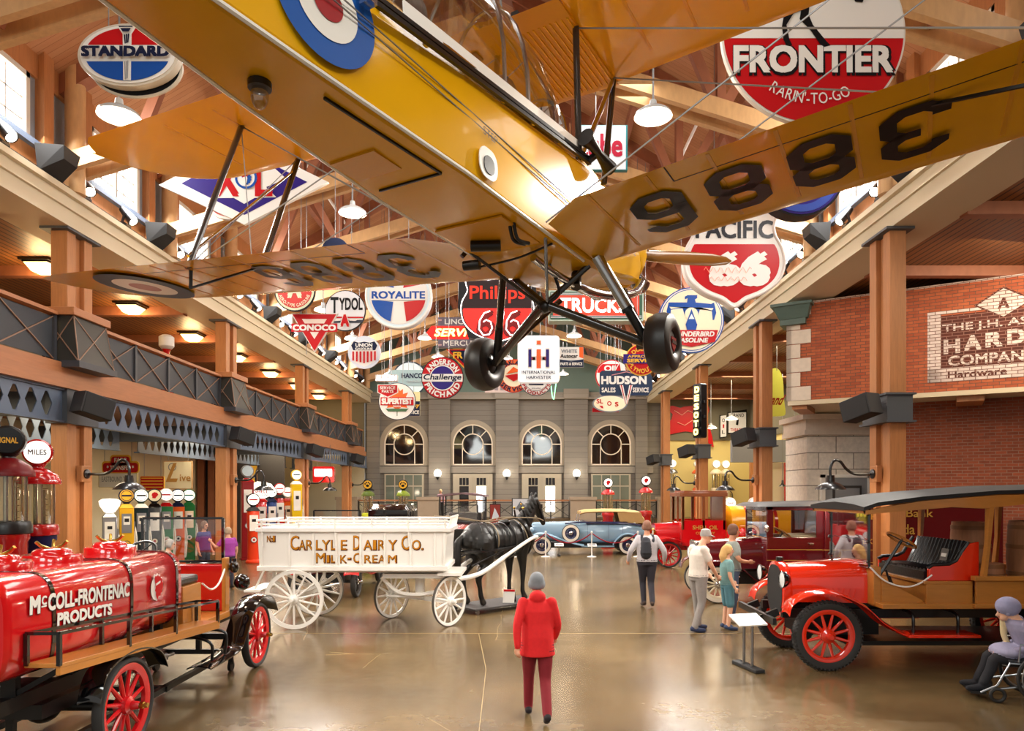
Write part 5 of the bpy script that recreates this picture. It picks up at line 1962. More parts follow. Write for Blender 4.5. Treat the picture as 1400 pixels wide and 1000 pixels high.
for m_, e in ((BLK, .008), (WHT, 0)):
    dy = .003 if e else 0
    side_text(lt, 'M', -.955 + e, 1.515 - e, .12, .145, .09, .045, 0, m_, YS + dy)
    side_text(lt, 'C', -.85 + e, 1.535 - e, .06, .075, .06, .045, 0, m_, YS + dy)
    side_text(lt, 'COLL-FRONTENAC', -.22 + e, 1.485 - e, 1.17, .14, .07, .045, 0, m_, YS + dy)
    side_text(lt, 'PRODUCTS', -.31 + e, 1.335 - e, .77, .105, .08, .05, 0, m_, YS + dy)
lt.use(WHT)
lt.T = Matrix.Translation((-.85, YS, 1.488)); lt.poly([(-.03, -.006), (.03, -.006), (.03, .006), (-.03, .006)], 0, .002); lt.T = None


class Flat:
    """lays painted shapes on a side plane facing -Y of a local frame"""

    def __init__(s, mb):
        s.b, s.n = mb, 0

    def shape(s, pts, m):
        s.n += 1
        s.b.use(m)
        s.b.poly(pts, -.0015 * s.n, -.0015 * s.n + .001)
        return s


lt.T = Matrix.Translation((.87, YS, 1.40))
fl = Flat(lt)
fl.shape(circ(.125, 28, -.015, 0, .8), WHT)
head(fl, .02, 0, .30, WHT, WHT, WHT)
head(fl, .025, 0, .26, RED, RED, WHT)
lt.T = None
lt.build('lettering', to)
# platform bench along the near side, with the iron rack
BSL = -.066
for sg in (-1, 1):
    bz = lambda x: 1.06 + BSL * (x + 1.0)
    bn = MB('oak')
    a, c_ = V((-1.06, sg * .72, bz(-1.06))), V((1.78, sg * .72, bz(1.78)))
    bn.bar(a, c_, .28, .035); bn.bar(a + V((0, sg * .12, -.04)), c_ + V((0, sg * .12, -.04)), .035, .07)
    bn.build('side_platform', tt, bevel=.004)
    rk = MB('black_gloss')
    for y in (sg * .6, sg * .85):
        rk.bar((-1.06, y, bz(-1.06) + .25), (1.74, y, bz(1.74) + .25), .025, .025)
        for k, x in enumerate((-1.06, -.1, .75, 1.74)):
            if k in (0, 3) or y == sg * .85 or True:
                rk.bar((x, y, bz(x)), (x, y, bz(x) + .25), .03, .03)
    rk.bar((-1.06, sg * .6, bz(-1.06) + .25), (-1.06, sg * .85, bz(-1.06) + .25), .025, .025)
    rk.bar((1.74, sg * .6, bz(1.74) + .25), (1.74, sg * .85, bz(1.74) + .25), .025, .025)
    rk.build('rack', tt)
    fender(tt, [(-.55, .62), (-.42, .86), (0, .955), (.42, .86), (.58, .66)], sg * .66, sg * .86, 'black_gloss')
    fender(tt, [(3.68, .70), (3.5, .9), (3.15, .98), (2.8, .86), (2.5, .55), (2.3, .42), (1.5, .40)], sg * .60, sg * .88, 'black_gloss')
# cab: oak seat box, side boards, dash, windshield, hood
cb = MB('oak')
cb.span((1.5, -.56, .85), (1.95, .56, 1.32)); cb.span((1.48, -.6, .78), (2.68, .6, .86))
for sg in (-1, 1):
    cb.span((2.58, sg * .56 - .025, .8), (2.7, sg * .56 + .025, 1.55))
dsh = MB('red'); dsh.span((2.60, -.55, .86), (2.68, .55, 1.47)); dsh.build('dash', tt, bevel=.02)
cb.build('cab_body', tt, bevel=.006)
st2 = MB('leather'); st2.span((1.5, -.52, 1.32), (1.98, .52, 1.42)); st2.span((1.46, -.52, 1.4), (1.56, .52, 1.52)); st2.build('seat', tt, bevel=.03)
ws = MB('black_gloss')
for z in (1.5, 2.06):
    ws.bar((2.66, -.52, z), (2.66, .52, z), .03, .03)
for y in (-.52, .52):
    ws.bar((2.66, y, 1.48), (2.66, y, 2.06), .035, .035)
wo = ws.build('windscreen', tt)
g = MB('glass'); g.span((2.655, -.5, 1.52), (2.665, .5, 2.04)); g.build('glass', wo)
hood(tt, 2.7, 3.4, .36, .30, .88, 1.46, 1.36, 'red', louv=True)
rd = MB('black_gloss'); rd.box((3.44, 0, 1.12), (.08, .56, .58)); rd.build('radiator', tt, bevel=.03)
for sg in (-1, 1):
    headlamp(tt, (3.5, sg * .42, 1.12), .12)
sl = MB('black_gloss'); sl.ball((2.72, -.64, 1.42), (.07, .06, .08)); sl.cyl((2.72, -.64, 1.46), (2.72, -.64, 1.53), .03); sl.bar((2.68, -.58, 1.4), (2.72, -.64, 1.4), .03, .03); sl.build('side_lamp', tt)
steering(tt, (2.15, .28, 1.66), .19, 'black', .7, (2.6, .28, 1.2))
rp = MB('white'); rp.tube(spline([(1.98, -.56, 1.3), (2.2, -.57, 1.2), (2.4, -.58, 1.25), (2.6, -.57, 1.42)]), .012, n=6); rp.build('rope', tt)
ch = MB('black')
for sg in (-1, 1):
    ch.span((-1.2, sg * .36 - .04, .66), (3.5, sg * .36 + .04, .78))
    ch.tube(spline([(2.0, sg * .5, .74), (2.05, sg * .8, .7), (2.05, sg * .8, .44)]), .018); ch.tube(spline([(1.65, sg * .5, .74), (1.65, sg * .8, .66), (1.7, sg * .8, .44)]), .018)
    for x in (-.9, -.2, .6, 1.3):
        ch.bar((x, sg * .36, .78), (x, sg * .36, .98), .06, .12)
        ch.bar((x, sg * .4, .8), (x, sg * .8, bz(x) - .03), .04, .04)
ch.cyl((0, -.75, .44), (0, .75, .44), .05); ch.ball((0, 0, .44), .16); ch.bar((3.19, -.7, .42), (3.19, .7, .42), .06, .08)
ch.span((-.6, -.4, .5), (.3, .4, .62)); ch.cyl((0, 0, .44), (2.6, 0, .6), .04)
ch.use('steel').cyl((.5, -.42, .62), (1.3, -.44, .58), .06); ch.cyl((1.3, -.44, .58), (1.5, -.45, .57), .02)
ch.build('chassis', tt)
dl = MB('black')
for sg in (-1, 1):
    dl.span((-.4, sg * .45 - .03, .2), (3.1, sg * .45 + .03, .26))
    for x in (-.3, 2.95):
        dl.cyl((x, sg * .5 - .02, .07), (x, sg * .5 + .02, .07), .07); dl.bar((x, sg * .5, .1), (x, sg * .5, .22), .04, .06)
for x in (-.4, 1.3, 3.1):
    dl.span((x - .03, -.5, .2), (x + .03, .5, .26)); dl.span((x - .03, -.03, .26), (x + .03, .03, .66))
dl.build('dolly', tt)

# ---- wood-bodied truck on the right, red bonnet
wt = thing('wood_truck', 'antique truck with orange-red bonnet, red spoked wheels and oak body', 'truck', (4.09, 10.15, 0), PI)
for y in (-.71, .71):
    wheel(wt, (0, y, .467), .467, .13, 'tyre_dark', 'truck_orange_red', 12, .1, True, hubmat='truck_orange_red', rimw=.055, tr=.12)
    wheel(wt, (-3.3, y, .467), .467, .13, 'tyre_dark', 'truck_orange_red', 12, .1, True, rimw=.055, tr=.12)
hood(wt, -.68, .34, .43, .33, .86, 1.45, 1.37, 'truck_orange_red', louv='truck_orange_red', rnd=.5)
rs = MB('truck_orange_red')
rp_ = []
for i in range(24):
    a = 2 * PI * i / 24
    rp_.append((.34 * math.copysign(abs(math.cos(a)) ** .7, math.cos(a)), 1.0 + .40 * math.copysign(abs(math.sin(a)) ** .8, math.sin(a))))
rs.loft([[V((x, y * k, (z - 1.) * k + 1.)) for y, z in rp_] for x, k in ((.32, .98), (.36, 1.03), (.44, 1.0), (.45, .9))])
ro = rs.build('radiator_shell', wt)
k_ = MB('black_matt'); k_.loft([[V((x, y * .86, (z - 1.) * .88 + 1.)) for y, z in rp_] for x in (.44, .456)]); k_.build('grille', ro)
k_ = MB('black'); k_.cyl((.38, 0, 1.4), (.38, 0, 1.46), .05); k_.build('cap', ro)
for sg in (-1, 1):
    headlamp(wt, (.50, sg * .46, 1.19), .12)
    fender(wt, [(.56, .76), (.5, .92), (.25, 1.04), (-.1, 1.04), (-.45, .88), (-.7, .66), (-.95, .52), (-1.05, .5)], sg * .56, sg * .86, 'truck_orange_red', crown=.04)
    rb_ = MB('truck_orange_red'); rb_.span((-1.95, sg * .55, .47), (-1.0, sg * .9, .51)); rb_.build('running_board', wt, bevel=.008)
wd = MB('oak')
wd.span((-.78, -.6, .86), (-.68, .6, 1.38))
for sg in (-1, 1):
    wd.add([(-.78, sg * .62, .83), (-1.35, sg * .62, .83), (-1.35, sg * .62, .92), (-.78, sg * .62, 1.22), (-.78, sg * .58, .83), (-1.35, sg * .58, .83), (-1.35, sg * .58, .92), (-.78, sg * .58, 1.22)],
           [(0, 1, 2, 3), (7, 6, 5, 4), (3, 2, 6, 7), (1, 5, 6, 2), (0, 4, 5, 1), (0, 3, 7, 4)])
    wd.span((-1.95, sg * .7 - .02, .88), (-1.33, sg * .7 + .02, 1.16))
    wd.span((-4.4, sg * .78 - .02, .9), (-1.95, sg * .78 + .02, 1.22)); wd.span((-4.4, sg * .8 - .05, 1.22), (-1.9, sg * .8 + .05, 1.28)); wd.span((-4.4, sg * .8 - .06, .86), (-1.9, sg * .8 + .06, .91))
wd.span((-1.95, -.72, 1.16), (-1.30, .72, 1.2)); wd.span((-4.4, -.8, .84), (-.7, .8, .9)); wd.span((-1.4, -.7, .9), (-1.36, .7, 1.16))
wd.build('oak_body', wt, bevel=.005)
se = MB('leather')
se.span((-1.85, -.6, 1.2), (-1.36, .6, 1.32))
for k in range(14):
    y = -.57 + k * .085
    se.tube([(-1.80, y, 1.3), (-1.90, y, 1.5), (-1.98, y, 1.72)], .05, n=8)
    se.tube([(-1.85, y, 1.31), (-1.40, y, 1.31)], .045, n=8)
se.build('seat', wt)
for sg in (-1, 1):
    p = MB('truck_orange_red')
    op = [(-2.06, 1.2), (-1.38, 1.2), (-1.38, 1.36), (-1.44, 1.40), (-1.66, 1.41), (-1.76, 1.46), (-1.83, 1.58), (-1.92, 1.70), (-2.06, 1.73)]
    q = [(x, z) for x, z in op]
    p.poly(q, sg * .66 - .025, sg * .66 + .025)
    p.build('seat_side', wt, bevel=.01)
    pp_ = MB('leather'); pp_.tube([(x, sg * .66, z + .01) for x, z in op[2:8]], .03, n=8); pp_.build('arm_pad', wt)
pl2 = MB('black'); pl2.box((-1.84, .28, 1.52), (.02, .17, .17), Matrix.Rotation(-.25, 3, 'Y')); pl2.use('white').box((-1.826, .28, 1.515), (.01, .11, .05), Matrix.Rotation(-.25, 3, 'Y')); pl2.build('notice', wt)
steering(wt, (-1.22, .30, 1.72), .2, 'oak', .55, (-.78, .30, 1.02))
ws = MB('black_gloss')
for y in (-.58, .58):
    ws.bar((-.62, y, 1.36), (-.62, y, 2.2), .035, .035)
for z in (1.38, 1.74, 2.18):
    ws.bar((-.62, -.58, z), (-.62, .58, z), .03 if z != 1.74 else .012, .03 if z != 1.74 else .012)
for y in (-.6, .6):
    for z in (1.45, 1.72, 2.1):
        ws.ball((-.6, y, z), .025, 8, 6)
wo = ws.build('windscreen', wt)
g = MB('glass'); g.span((-.624, -.56, 1.4), (-.616, .56, 2.17)); g.build('glass', wo)
rf = MB('black_matt')
secs = []
for x, z in ((-.42, 2.18), (-.6, 2.24), (-1.2, 2.32), (-2.2, 2.40), (-3.2, 2.43), (-4.4, 2.43)):
    secs.append([V((x, y, z + dz + .06 * (1 - (y / .86) ** 2))) for y, dz in ((-.86, -.03), (-.86, .02), (-.5, .02), (0, .02), (.5, .02), (.86, .02), (.86, -.03))])
rf.loft(secs)
rf.build('roof', wt)
rw = MB('oak')
for sg in (-1, 1):
    pts = [(-.45, 2.15), (-.7, 2.2), (-1.2, 2.28), (-2.2, 2.36), (-4.4, 2.39), (-4.4, 2.26), (-2.6, 2.24), (-2.0, 2.18), (-1.6, 2.2), (-.9, 2.14), (-.45, 2.1)]
    rw.poly(pts, sg * .82 - .03, sg * .82 + .03)
    for x in (-2.1, -3.3, -4.35):
        rw.tube([(x + .05, sg * .78, 1.25), (x, sg * .79, 1.7), (x - .03, sg * .8, 2.26)], [.05, .042, .06], n=6)
rw.bar((-.47, -.84, 2.16), (-.47, .84, 2.16), .04, .1); rw.bar((-4.38, -.84, 2.3), (-4.38, .84, 2.3), .04, .1)
rw.build('roof_frame', wt)
rp = MB('white'); rp.tube(spline([(-.62, .62, 1.38), (-.8, .66, 1.2), (-1.05, .68, 1.12), (-1.25, .68, 1.16), (-1.42, .69, 1.28)]), .012, n=6); rp.build('rope', wt)
ch = MB('black')
for sg in (-1, 1):
    ch.span((-4.4, sg * .4 - .04, .66), (.5, sg * .4 + .04, .78))
    for x in (-1.15, -1.75):
        ch.tube(spline([(x, sg * .45, .78), (x, sg * .7, .74), (x, sg * .72, .5)]), .022)
    ch.bar((.55, sg * .4, .74), (.7, sg * .4, .68), .06, .1)
ch.bar((.72, -.75, .66), (.72, .75, .66), .05, .09); ch.bar((0, -.7, .47), (0, .7, .47), .06, .09); ch.bar((-3.3, -.7, .47), (-3.3, .7, .47), .1, .1)
ch.span((-4.4, -.55, .3), (-.35, .55, .36)); ch.span((-.9, -.3, .4), (.2, .3, .84))
ch.bar((.76, .3, .66), (.76, .34, .66), .03, .05); ch.bar((-1.2, .2, .84), (-1.05, .2, 1.3), .02, .02); ch.bar((-1.3, .1, .84), (-1.15, .1, 1.2), .02, .02)
ch.build('chassis', wt)
# barrels on its bed
mat('stave', '#a9714c', .7, noise=.25, nscale=6, stretch=(6, 6, .6))
mat('hoop', '#8a5a34', .6)


def barrel(x, y, z, r, h, label, hoopm='hoop'):
    t = thing('barrel', label, 'barrel', (x, y, z), 0, 'wooden barrels on the truck bed')
    b = MB('stave')
    pr = [(0, .02), (r * .86, .02), (r * .86, 0), (r * .93, h * .15), (r, h * .5), (r * .95, h * .85), (r * .9, h), (r * .84, h), (r * .84, h - .03), (0, h - .03)]
    b.lathe(pr, n=28); b.build('staves', t)
    for q in (.08, .3, .66, .92):
        k = MB(hoopm); rr = r * (1 - abs(q - .5) ** 2 * .42) + .006
        k.lathe([(rr - .02, q * h - .03), (rr, q * h - .03), (rr, q * h + .03), (rr - .02, q * h + .03)], n=28); k.build('hoop', t)
    return t


barrel(7.42, 10.18, .9, .35, 1.08, 'large weathered wooden barrel standing nearest on the oak truck bed')
barrel(6.75, 10.6, .9, .27, 1.05, 'tall barrel with a faded blue label behind the truck post')
barrel(6.58, 9.9, .9, .18, .5, 'small keg standing low beside the large barrel')

# ---- maroon bank truck behind it
bt_ = thing('bank_truck', 'dark maroon antique van with gold lettering and white-ringed wheels', 'truck', (4.2, 15.85, 0), PI)
for y in (-.7, .7):
    wheel(bt_, (0, y, .40), .40, .12, 'tyre_dark', 'cream', 12, .08, white='tyre_white', hubmat='chrome', tr=.1)
    wheel(bt_, (-3.4, y, .40), .40, .12, 'tyre_dark', 'cream', 12, .08, white='tyre_white', hubmat='chrome', tr=.1)
hood(bt_, -1.05, .3, .5, .36, .72, 1.40, 1.3, 'maroon', louv='maroon')
bd = MB('maroon')
bd.span((-1.05, -.7, .7), (-1.15, .7, 1.4))
for sg in (-1, 1):
    y0, y1 = sorted((sg * .72, sg * .68))
    bd.span((-2.3, y0, .68), (-1.05, y1, 1.42)); bd.span((-2.3, y0, 2.0), (-1.05, y1, 2.1)); bd.span((-1.2, y0, 1.4), (-1.05, y1, 2.1)); bd.span((-2.3, y0, 1.4), (-2.12, y1, 2.1))
bd.span((-6.1, -.8, .68), (-2.28, .8, 2.12))
bd.span((-1.1, -.7, 1.98), (-1.05, .7, 2.1))
bo = bd.build('body', bt_, bevel=.015)
rf = MB('trim_dark'); rf.hexa([V(p) for p in ((-2.32, -.78, 2.1), (-.8, -.78, 2.08), (-.8, .78, 2.08), (-2.32, .78, 2.1), (-2.32, -.7, 2.2), (-.95, -.6, 2.16), (-.95, .6, 2.16), (-2.32, .7, 2.2))])
rf.hexa([V(p) for p in ((-6.15, -.84, 2.1), (-2.28, -.84, 2.1), (-2.28, .84, 2.1), (-6.15, .84, 2.1), (-6.1, -.6, 2.2), (-2.3, -.6, 2.2), (-2.3, .6, 2.2), (-6.1, .6, 2.2))])
rf.build('roof', bt_)
gl = MB('glass'); gl.span((-2.12, .7, 1.42), (-1.2, .705, 2.0)); gl.span((-1.07, -.66, 1.42), (-1.065, .66, 1.98)); gl.build('window_glass', bt_)
le = MB('gold_leaf')
le.T = Matrix(((-1, 0, 0, -3.77), (0, -1, 0, .806), (0, 0, 1, 1.6), (0, 0, 0, 1)))
le.text('Imperial Bank', 0, .32, 1.63, .22, -.004, .02); le.text('Canada', 0, .0, .85, .22, -.004, .02); le.text('EXPRESS SERVICE', 0, -.26, 1.38, .11, -.004, .02)
for z in (-.45, -.72):
    le.poly([(-1.9, z), (1.6, z), (1.6, z + .012), (-1.9, z + .012)], -.004, 0)
le.T = None
for z in (1.15, .92):
    le.span((-2.25, .72, z), (-1.05, .724, z + .012))
le.build('lettering', bo)
for sg in (-1, 1):
    headlamp(bt_, (.35, sg * .42, 1.0), .13, 'maroon')
    fender(bt_, [(.5, .62), (.4, .82), (0, .92), (-.45, .78), (-.8, .5), (-1.1, .42), (-2.4, .42)], sg * .55, sg * .86, 'maroon')
rr = MB('chrome'); rr.box((.34, 0, 1.0), (.07, .62, .62)); rr.build('radiator', bt_, bevel=.04)
rr = MB('chrome'); rr.ball((-1.0, .86, 1.62), (.05, .08, .09)); rr.bar((-1.06, .7, 1.5), (-1.0, .86, 1.6), .02, .02); rr.build('mirror', bt_)
rr = MB('chrome'); rr.cyl((-2.05, .73, 1.28), (-1.95, .76, 1.28), .02); rr.build('door_handle', bt_)
steering(bt_, (-1.55, .3, 1.5), .2, 'oak', .6)
dc = MB('plaster'); dc.box((-2.0, .1, 1.2), (.5, 1.0, .5)); dc.build('seat', bt_)
ch = MB('black'); ch.span((-6, -.6, .4), (.3, .6, .66)); ch.bar((0, -.7, .4), (0, .7, .4), .07, .07); ch.bar((-3.4, -.7, .4), (-3.4, .7, .4), .07, .07); ch.build('chassis', bt_)

# ---- red fuel truck with wooden cab and yellow tank
ft = thing('fuel_truck', 'red truck with varnished wooden cab and yellow tank behind the visitors', 'truck', (4.6, 22.9, 0), PI)
mat('varnish', '#8a4a24', .3, coat=.5, noise=.2, nscale=4)
mat('tank_yellow', '#e6a11a', .25, coat=.6)
for y in (-.7, .7):
    wheel(ft, (0, y, .42), .42, .12, 'tyre_dark', 'red', 12, .09)
    wheel(ft, (-3.3, y, .42), .42, .12, 'tyre_dark', 'red', 12, .09)
hood(ft, -.55, .35, .45, .36, .75, 1.45, 1.38, 'red_bright', louv='red')
cb = MB('varnish')
for x in (-.45, -1.1, -1.75):
    for y in (-.72, .72):
        cb.bar((x, y, 1.2), (x, y, 2.3), .09, .08)
for y in (-.72, 0, .72):
    cb.bar((-.45, y, 1.45), (-.45, y, 2.3), .06, .08)
cb.span((-1.85, -.78, 2.25), (-.35, .78, 2.38)); cb.span((-1.85, -.7, 2.38), (-.5, .7, 2.44)); cb.span((-1.8, -.74, 1.3), (-1.72, .74, 2.3))
cb.build('cab', ft, bevel=.01)
dr = MB('red_bright')
for sg in (-1, 1):
    y0, y1 = sorted((sg * .76, sg * .70))
    dr.span((-1.8, y0, .7), (-.45, y1, 1.5))
dr.span((-.5, -.72, .7), (-.42, .72, 1.45))
do = dr.build('door_panel', ft)
le = MB('gold_leaf'); le.T = Matrix(((-1, 0, 0, -1.15), (0, -1, 0, .766), (0, 0, 1, 1.2), (0, 0, 0, 1))); le.text('SHELL OIL', 0, .08, .8, .13, -.003, .03); le.text('COMPANY', 0, -.1, .6, .08, -.003, .02); le.T = None; le.build('lettering', do)
for sg in (-1, 1):
    fender(ft, [(.5, .62), (.4, .86), (0, .95), (-.45, .8), (-.75, .5), (-1.9, .44)], sg * .55, sg * .88, 'red')
    headlamp(ft, (.42, sg * .4, 1.1), .12, 'brass')
tk = MB('tank_yellow'); tk.lathe([(0, -4.6), (.5, -4.55), (.62, -4.4), (.62, -2.05), (.5, -1.95), (0, -1.9)], (0, 0, 1.35), (1, 0, 0), n=28)
tk.use('red').lathe([(.63, -3.5), (.64, -3.5), (.64, -3.4), (.63, -3.4)], (0, 0, 1.35), (1, 0, 0), n=28); tk.lathe([(.63, -2.6), (.64, -2.6), (.64, -2.5), (.63, -2.5)], (0, 0, 1.35), (1, 0, 0), n=28)
tk.build('tank', ft)
ch = MB('red'); ch.span((-4.5, -.55, .55), (.3, .55, .75)); ch.span((-4.5, .7, .78), (-1.9, 1.0, .82)); ch.span((-4.5, .98, .82), (-1.9, 1.0, 1.05)); ch.build('chassis', ft)
for k in range(3):
    c_ = MB('red_bright'); x = 4.6 + 1.95 + k * .36
    c_.lathe([(.15, 0), (.16, .3), (.13, .36), (.06, .42), (.06, .46), (0, .46)], n=16); c_.tube([(-.1, 0, .36), (-.09, 0, .5), (.09, 0, .5), (.1, 0, .36)], .014, n=6)
    tag(c_.build('fuel_can', None, (x, 22.06, .83)), 'red fuel can on the running rack of the yellow tank truck, %s from its cab' % ORD[k], 'can', 'fuel cans on the truck rack')

# ---- pale blue open tourer
bc = thing('touring_car', 'pale blue 1930s open touring car with tan folding top', 'car', (.73, 27.65, 0), PI)
mat('car_blue', '#86a6bc', .15, coat=1)
mat('car_navy', '#232a52', .15, coat=1)
mat('canvas_tan', '#b8955e', .8, noise=.1, nscale=10)
for x in (0, -3.29):
    for y in (-.72, .72):
        wheel(bc, (x, y, .36), .36, .15, 'tyre_dark', 'car_navy', 20, .09, white='tyre_white', hubmat='chrome', tr=.13)
wheel(bc, (-1.1, .78, .82), .35, .14, 'tyre_dark', 'car_navy', 20, .08, white='tyre_white', hubmat='chrome', tr=.13)
bd = MB('car_blue')
secs = []
for x, w, zb, zt in ((.42, .28, .5, 1.16), (.3, .33, .48, 1.22), (-.6, .42, .45, 1.24), (-1.5, .62, .42, 1.27), (-2.0, .72, .40, 1.26), (-3.2, .74, .42, 1.22), (-3.9, .68, .5, 1.12), (-4.35, .5, .58, .9)):
    q = []
    for i in range(16):
        a = 2 * PI * i / 16
        q.append(V((x, w * math.copysign(abs(math.cos(a)) ** .5, math.cos(a)), (zb + zt) / 2 + (zt - zb) / 2 * math.copysign(abs(math.sin(a)) ** .6, math.sin(a)))))
    secs.append(q)
bd.loft(secs)
bo = bd.build('body', bc, smooth=50)
nv = MB('car_navy')
for sg in (-1, 1):
    nv.tube([(-.9, sg * .5, 1.18), (-1.6, sg * .68, 1.24), (-3.2, sg * .76, 1.2), (-3.8, sg * .70, 1.12)], .03, n=8)
    for x in (-1.75, -2.55, -3.1):
        nv.bar((x, sg * .745, .6), (x, sg * .745, 1.16), .008, .008)
nv.span((-3.3, -.66, 1.16), (-1.7, .66, 1.26))
nv.build('trim', bo)
tp = MB('canvas_tan')
secs = []
for x, zt, w in ((-1.45, 1.66, .62), (-1.7, 1.72, .66), (-2.4, 1.75, .68), (-3.2, 1.74, .68), (-3.75, 1.66, .66), (-3.95, 1.4, .64), (-3.9, 1.2, .64)):
    secs.append([V((x, -w, zt - .1)), V((x, -w * .85, zt - .02)), V((x, 0, zt)), V((x, w * .85, zt - .02)), V((x, w, zt - .1)), V((x, w * .9, zt - .14)), V((x, 0, zt - .06)), V((x, -w * .9, zt - .14))])
tp.loft(secs)
for sg in (-1, 1):
    y0, y1 = sorted((sg * .66, sg * .62))
    tp.hexa([V(p) for p in ((-3.0, y0, 1.22), (-3.95, y0, 1.2), (-3.95, y1, 1.2), (-3.0, y1, 1.22), (-2.9, y0, 1.62), (-3.8, y0, 1.62), (-3.8, y1, 1.62), (-2.9, y1, 1.62))])
tp.build('folding_top', bc)
wn = MB('chrome')
for y in (-.58, .58):
    wn.bar((-1.4, y, 1.25), (-1.48, y, 1.66), .025, .03)
wn.bar((-1.4, -.58, 1.26), (-1.4, .58, 1.26), .025, .025); wn.bar((-1.48, -.58, 1.65), (-1.48, .58, 1.65), .025, .025)
wn.build('windscreen', bc)
for sg in (-1, 1):
    fender(bc, [(.45, .45), (.38, .68), (.1, .8), (-.3, .74), (-.8, .55), (-1.3, .4), (-1.6, .34)], sg * .56, sg * .90, 'car_blue', crown=.06)
    fender(bc, [(-2.7, .36), (-2.85, .58), (-3.1, .76), (-3.4, .78), (-3.75, .62), (-3.95, .4)], sg * .6, sg * .90, 'car_blue', crown=.06)
    headlamp(bc, (.42, sg * .4, .92), .14, 'car_blue')
    k_ = MB('car_blue'); k_.span((-2.75, sg * .75 - .13, .3), (-1.5, sg * .75 + .13, .35)); k_.build('running_board', bc)
gr = MB('chrome'); gr.box((.44, 0, .82), (.05, .48, .66)); gr.tube(spline([(.7, -.8, .46), (.78, 0, .46), (.7, .8, .46)]), .03); gr.build('grille', bc, bevel=.03)
ch = MB('black'); ch.span((-4.1, -.5, .24), (.3, .5, .44)); ch.cyl((0, -.7, .36), (0, .7, .36), .04); ch.cyl((-3.29, -.7, .36), (-3.29, .7, .36), .04); ch.build('chassis', bc)

# ---- white milk wagon
mw = thing('milk_wagon', 'white horse-drawn milk wagon with gold dairy lettering', 'wagon', (-4.0, 12.95, 0), 0)
mat('wagon_white', '#efece6', .35, coat=.3)
mat('tyre_iron', '#4a4640', .6)
for y in (-.68, .68):
    wheel(mw, (0, y, .52), .52, .05, 'tyre_iron' if y > 0 else 'wagon_white', 'wagon_white', 14, .085, rimw=.055, tr=.015)
ax = V((-.82, .572, 0))
fa = V((2.1, .0, 0))
for s_ in (-1, 1):
    o = wheel(mw, (0, .68, .45), .45, .05, 'tyre_iron', 'wagon_white', 13, .085, rimw=.05, tr=.015)
    p = fa + ax * (.72 * s_)
    o.location = (p.x, p.y, .45)
    o.rotation_euler.z = math.atan2(ax.y, ax.x) - PI / 2
    if s_ < 0:
        o.rotation_euler.z += PI
W0, W1, D0, D1, H0, H1 = -.65, 2.68, -.66, .66, 1.06, 1.75
bd = MB('wagon_white')
bd.hexa([V(p) for p in ((W0 + .03, D0 + .02, H0), (W1 - .06, D0 + .02, H0), (W1 - .06, D1 - .02, H0), (W0 + .03, D1 - .02, H0), (W0, D0, H1), (W1, D0, H1), (W1, D1, H1), (W0, D1, H1))])
bd.span((W0 - .02, D0 - .04, H1 - .05), (W1 + .06, D1 + .04, H1 + .02)); bd.span((W0, D0 - .03, H0 - .04), (W1, D1 + .03, H0 + .04))
for x in (-.58, -.087, .33, .735, 1.155, 1.58, 2.03, 2.45, 2.62):
    bd.span((x - .02, D0 - .012, H0), (x + .02, D0 + .03, H1 - .05)); bd.span((x - .025, D1 - .01, H0), (x + .025, D1 + .025, H1 - .05))
bd.span((W0 + .35, D0 + .12, H1 + .02), (W1 - .05, D1 - .12, H1 + .06))
bo = bd.build('body', mw, bevel=.006)
rl = MB('wagon_white')
for y in (D0 - .02, D1 + .02):
    for z in (H1 + .08, H1 + .15):
        rl.cyl((W0 + (.0 if y < 0 else .1), y, z), (W1, y, z), .018, n=6)
    for k in range(6):
        x = W0 + .1 + k * .64
        rl.bar((x, y, H1 - (.3 if y < 0 and k % 2 == 0 else 0)), (x - .02, y - .012, H1 + .17), .022, .03)
for y in (-.6, -.3, 0, .3, .6):
    rl.bar((W1 + .02, y, H1), (W1 + .06, y, H1 + .22), .03, .03)
rl.bar((W1 + .06, D0, H1 + .2), (W1 + .06, D1, H1 + .2), .03, .03); rl.cyl((W0, D0, H1 + .15), (W0, D1, H1 + .15), .018, n=6)
rl.build('rail', mw)
le = MB()
gd, bn_ = sm('#c07d12', .4), sm('#5a2a10', .5)
YW = 12.29
wx = lambda px: (px - PX0) / FPX * YW + 4.0
wz = lambda py: EYE + (PY0 - py) / FPX * YW
ROWS = ((751.8, 12.9, 19, (('C', 397, 408, 1), ('A', 409, 416.5, 0), ('R', 418.5, 427, 0), ('L', 432, 439.5, 0), ('Y', 440, 450.5, 0), ('L', 452.5, 459.5, 0), ('E', 466, 473.5, 0),
         ('D', 483, 492, 1), ('A', 497, 508, 0), ('I', 510, 514, 0), ('R', 517, 525.5, 0), ('Y', 531, 542, 0), ('C', 549, 559.5, 1), ('O', 563.5, 574.5, 0), ('.', 576, 578, 2))),
        (769.4, 9.8, 12.8, (('M', 432, 444, 1), ('I', 446.5, 450, 0), ('L', 452.5, 459.5, 0), ('K', 465, 473, 0), ('-', 475, 479, 3), ('C', 483, 491.5, 1), ('R', 498, 506.5, 0), ('E', 509, 515, 0), ('A', 517, 525.5, 0), ('M', 530.5, 541.5, 0))),
        (740.5, 7, 7.5, (('N', 365, 369, 1), ('o', 369.5, 372, 3), ('1', 373, 375.5, 1))))
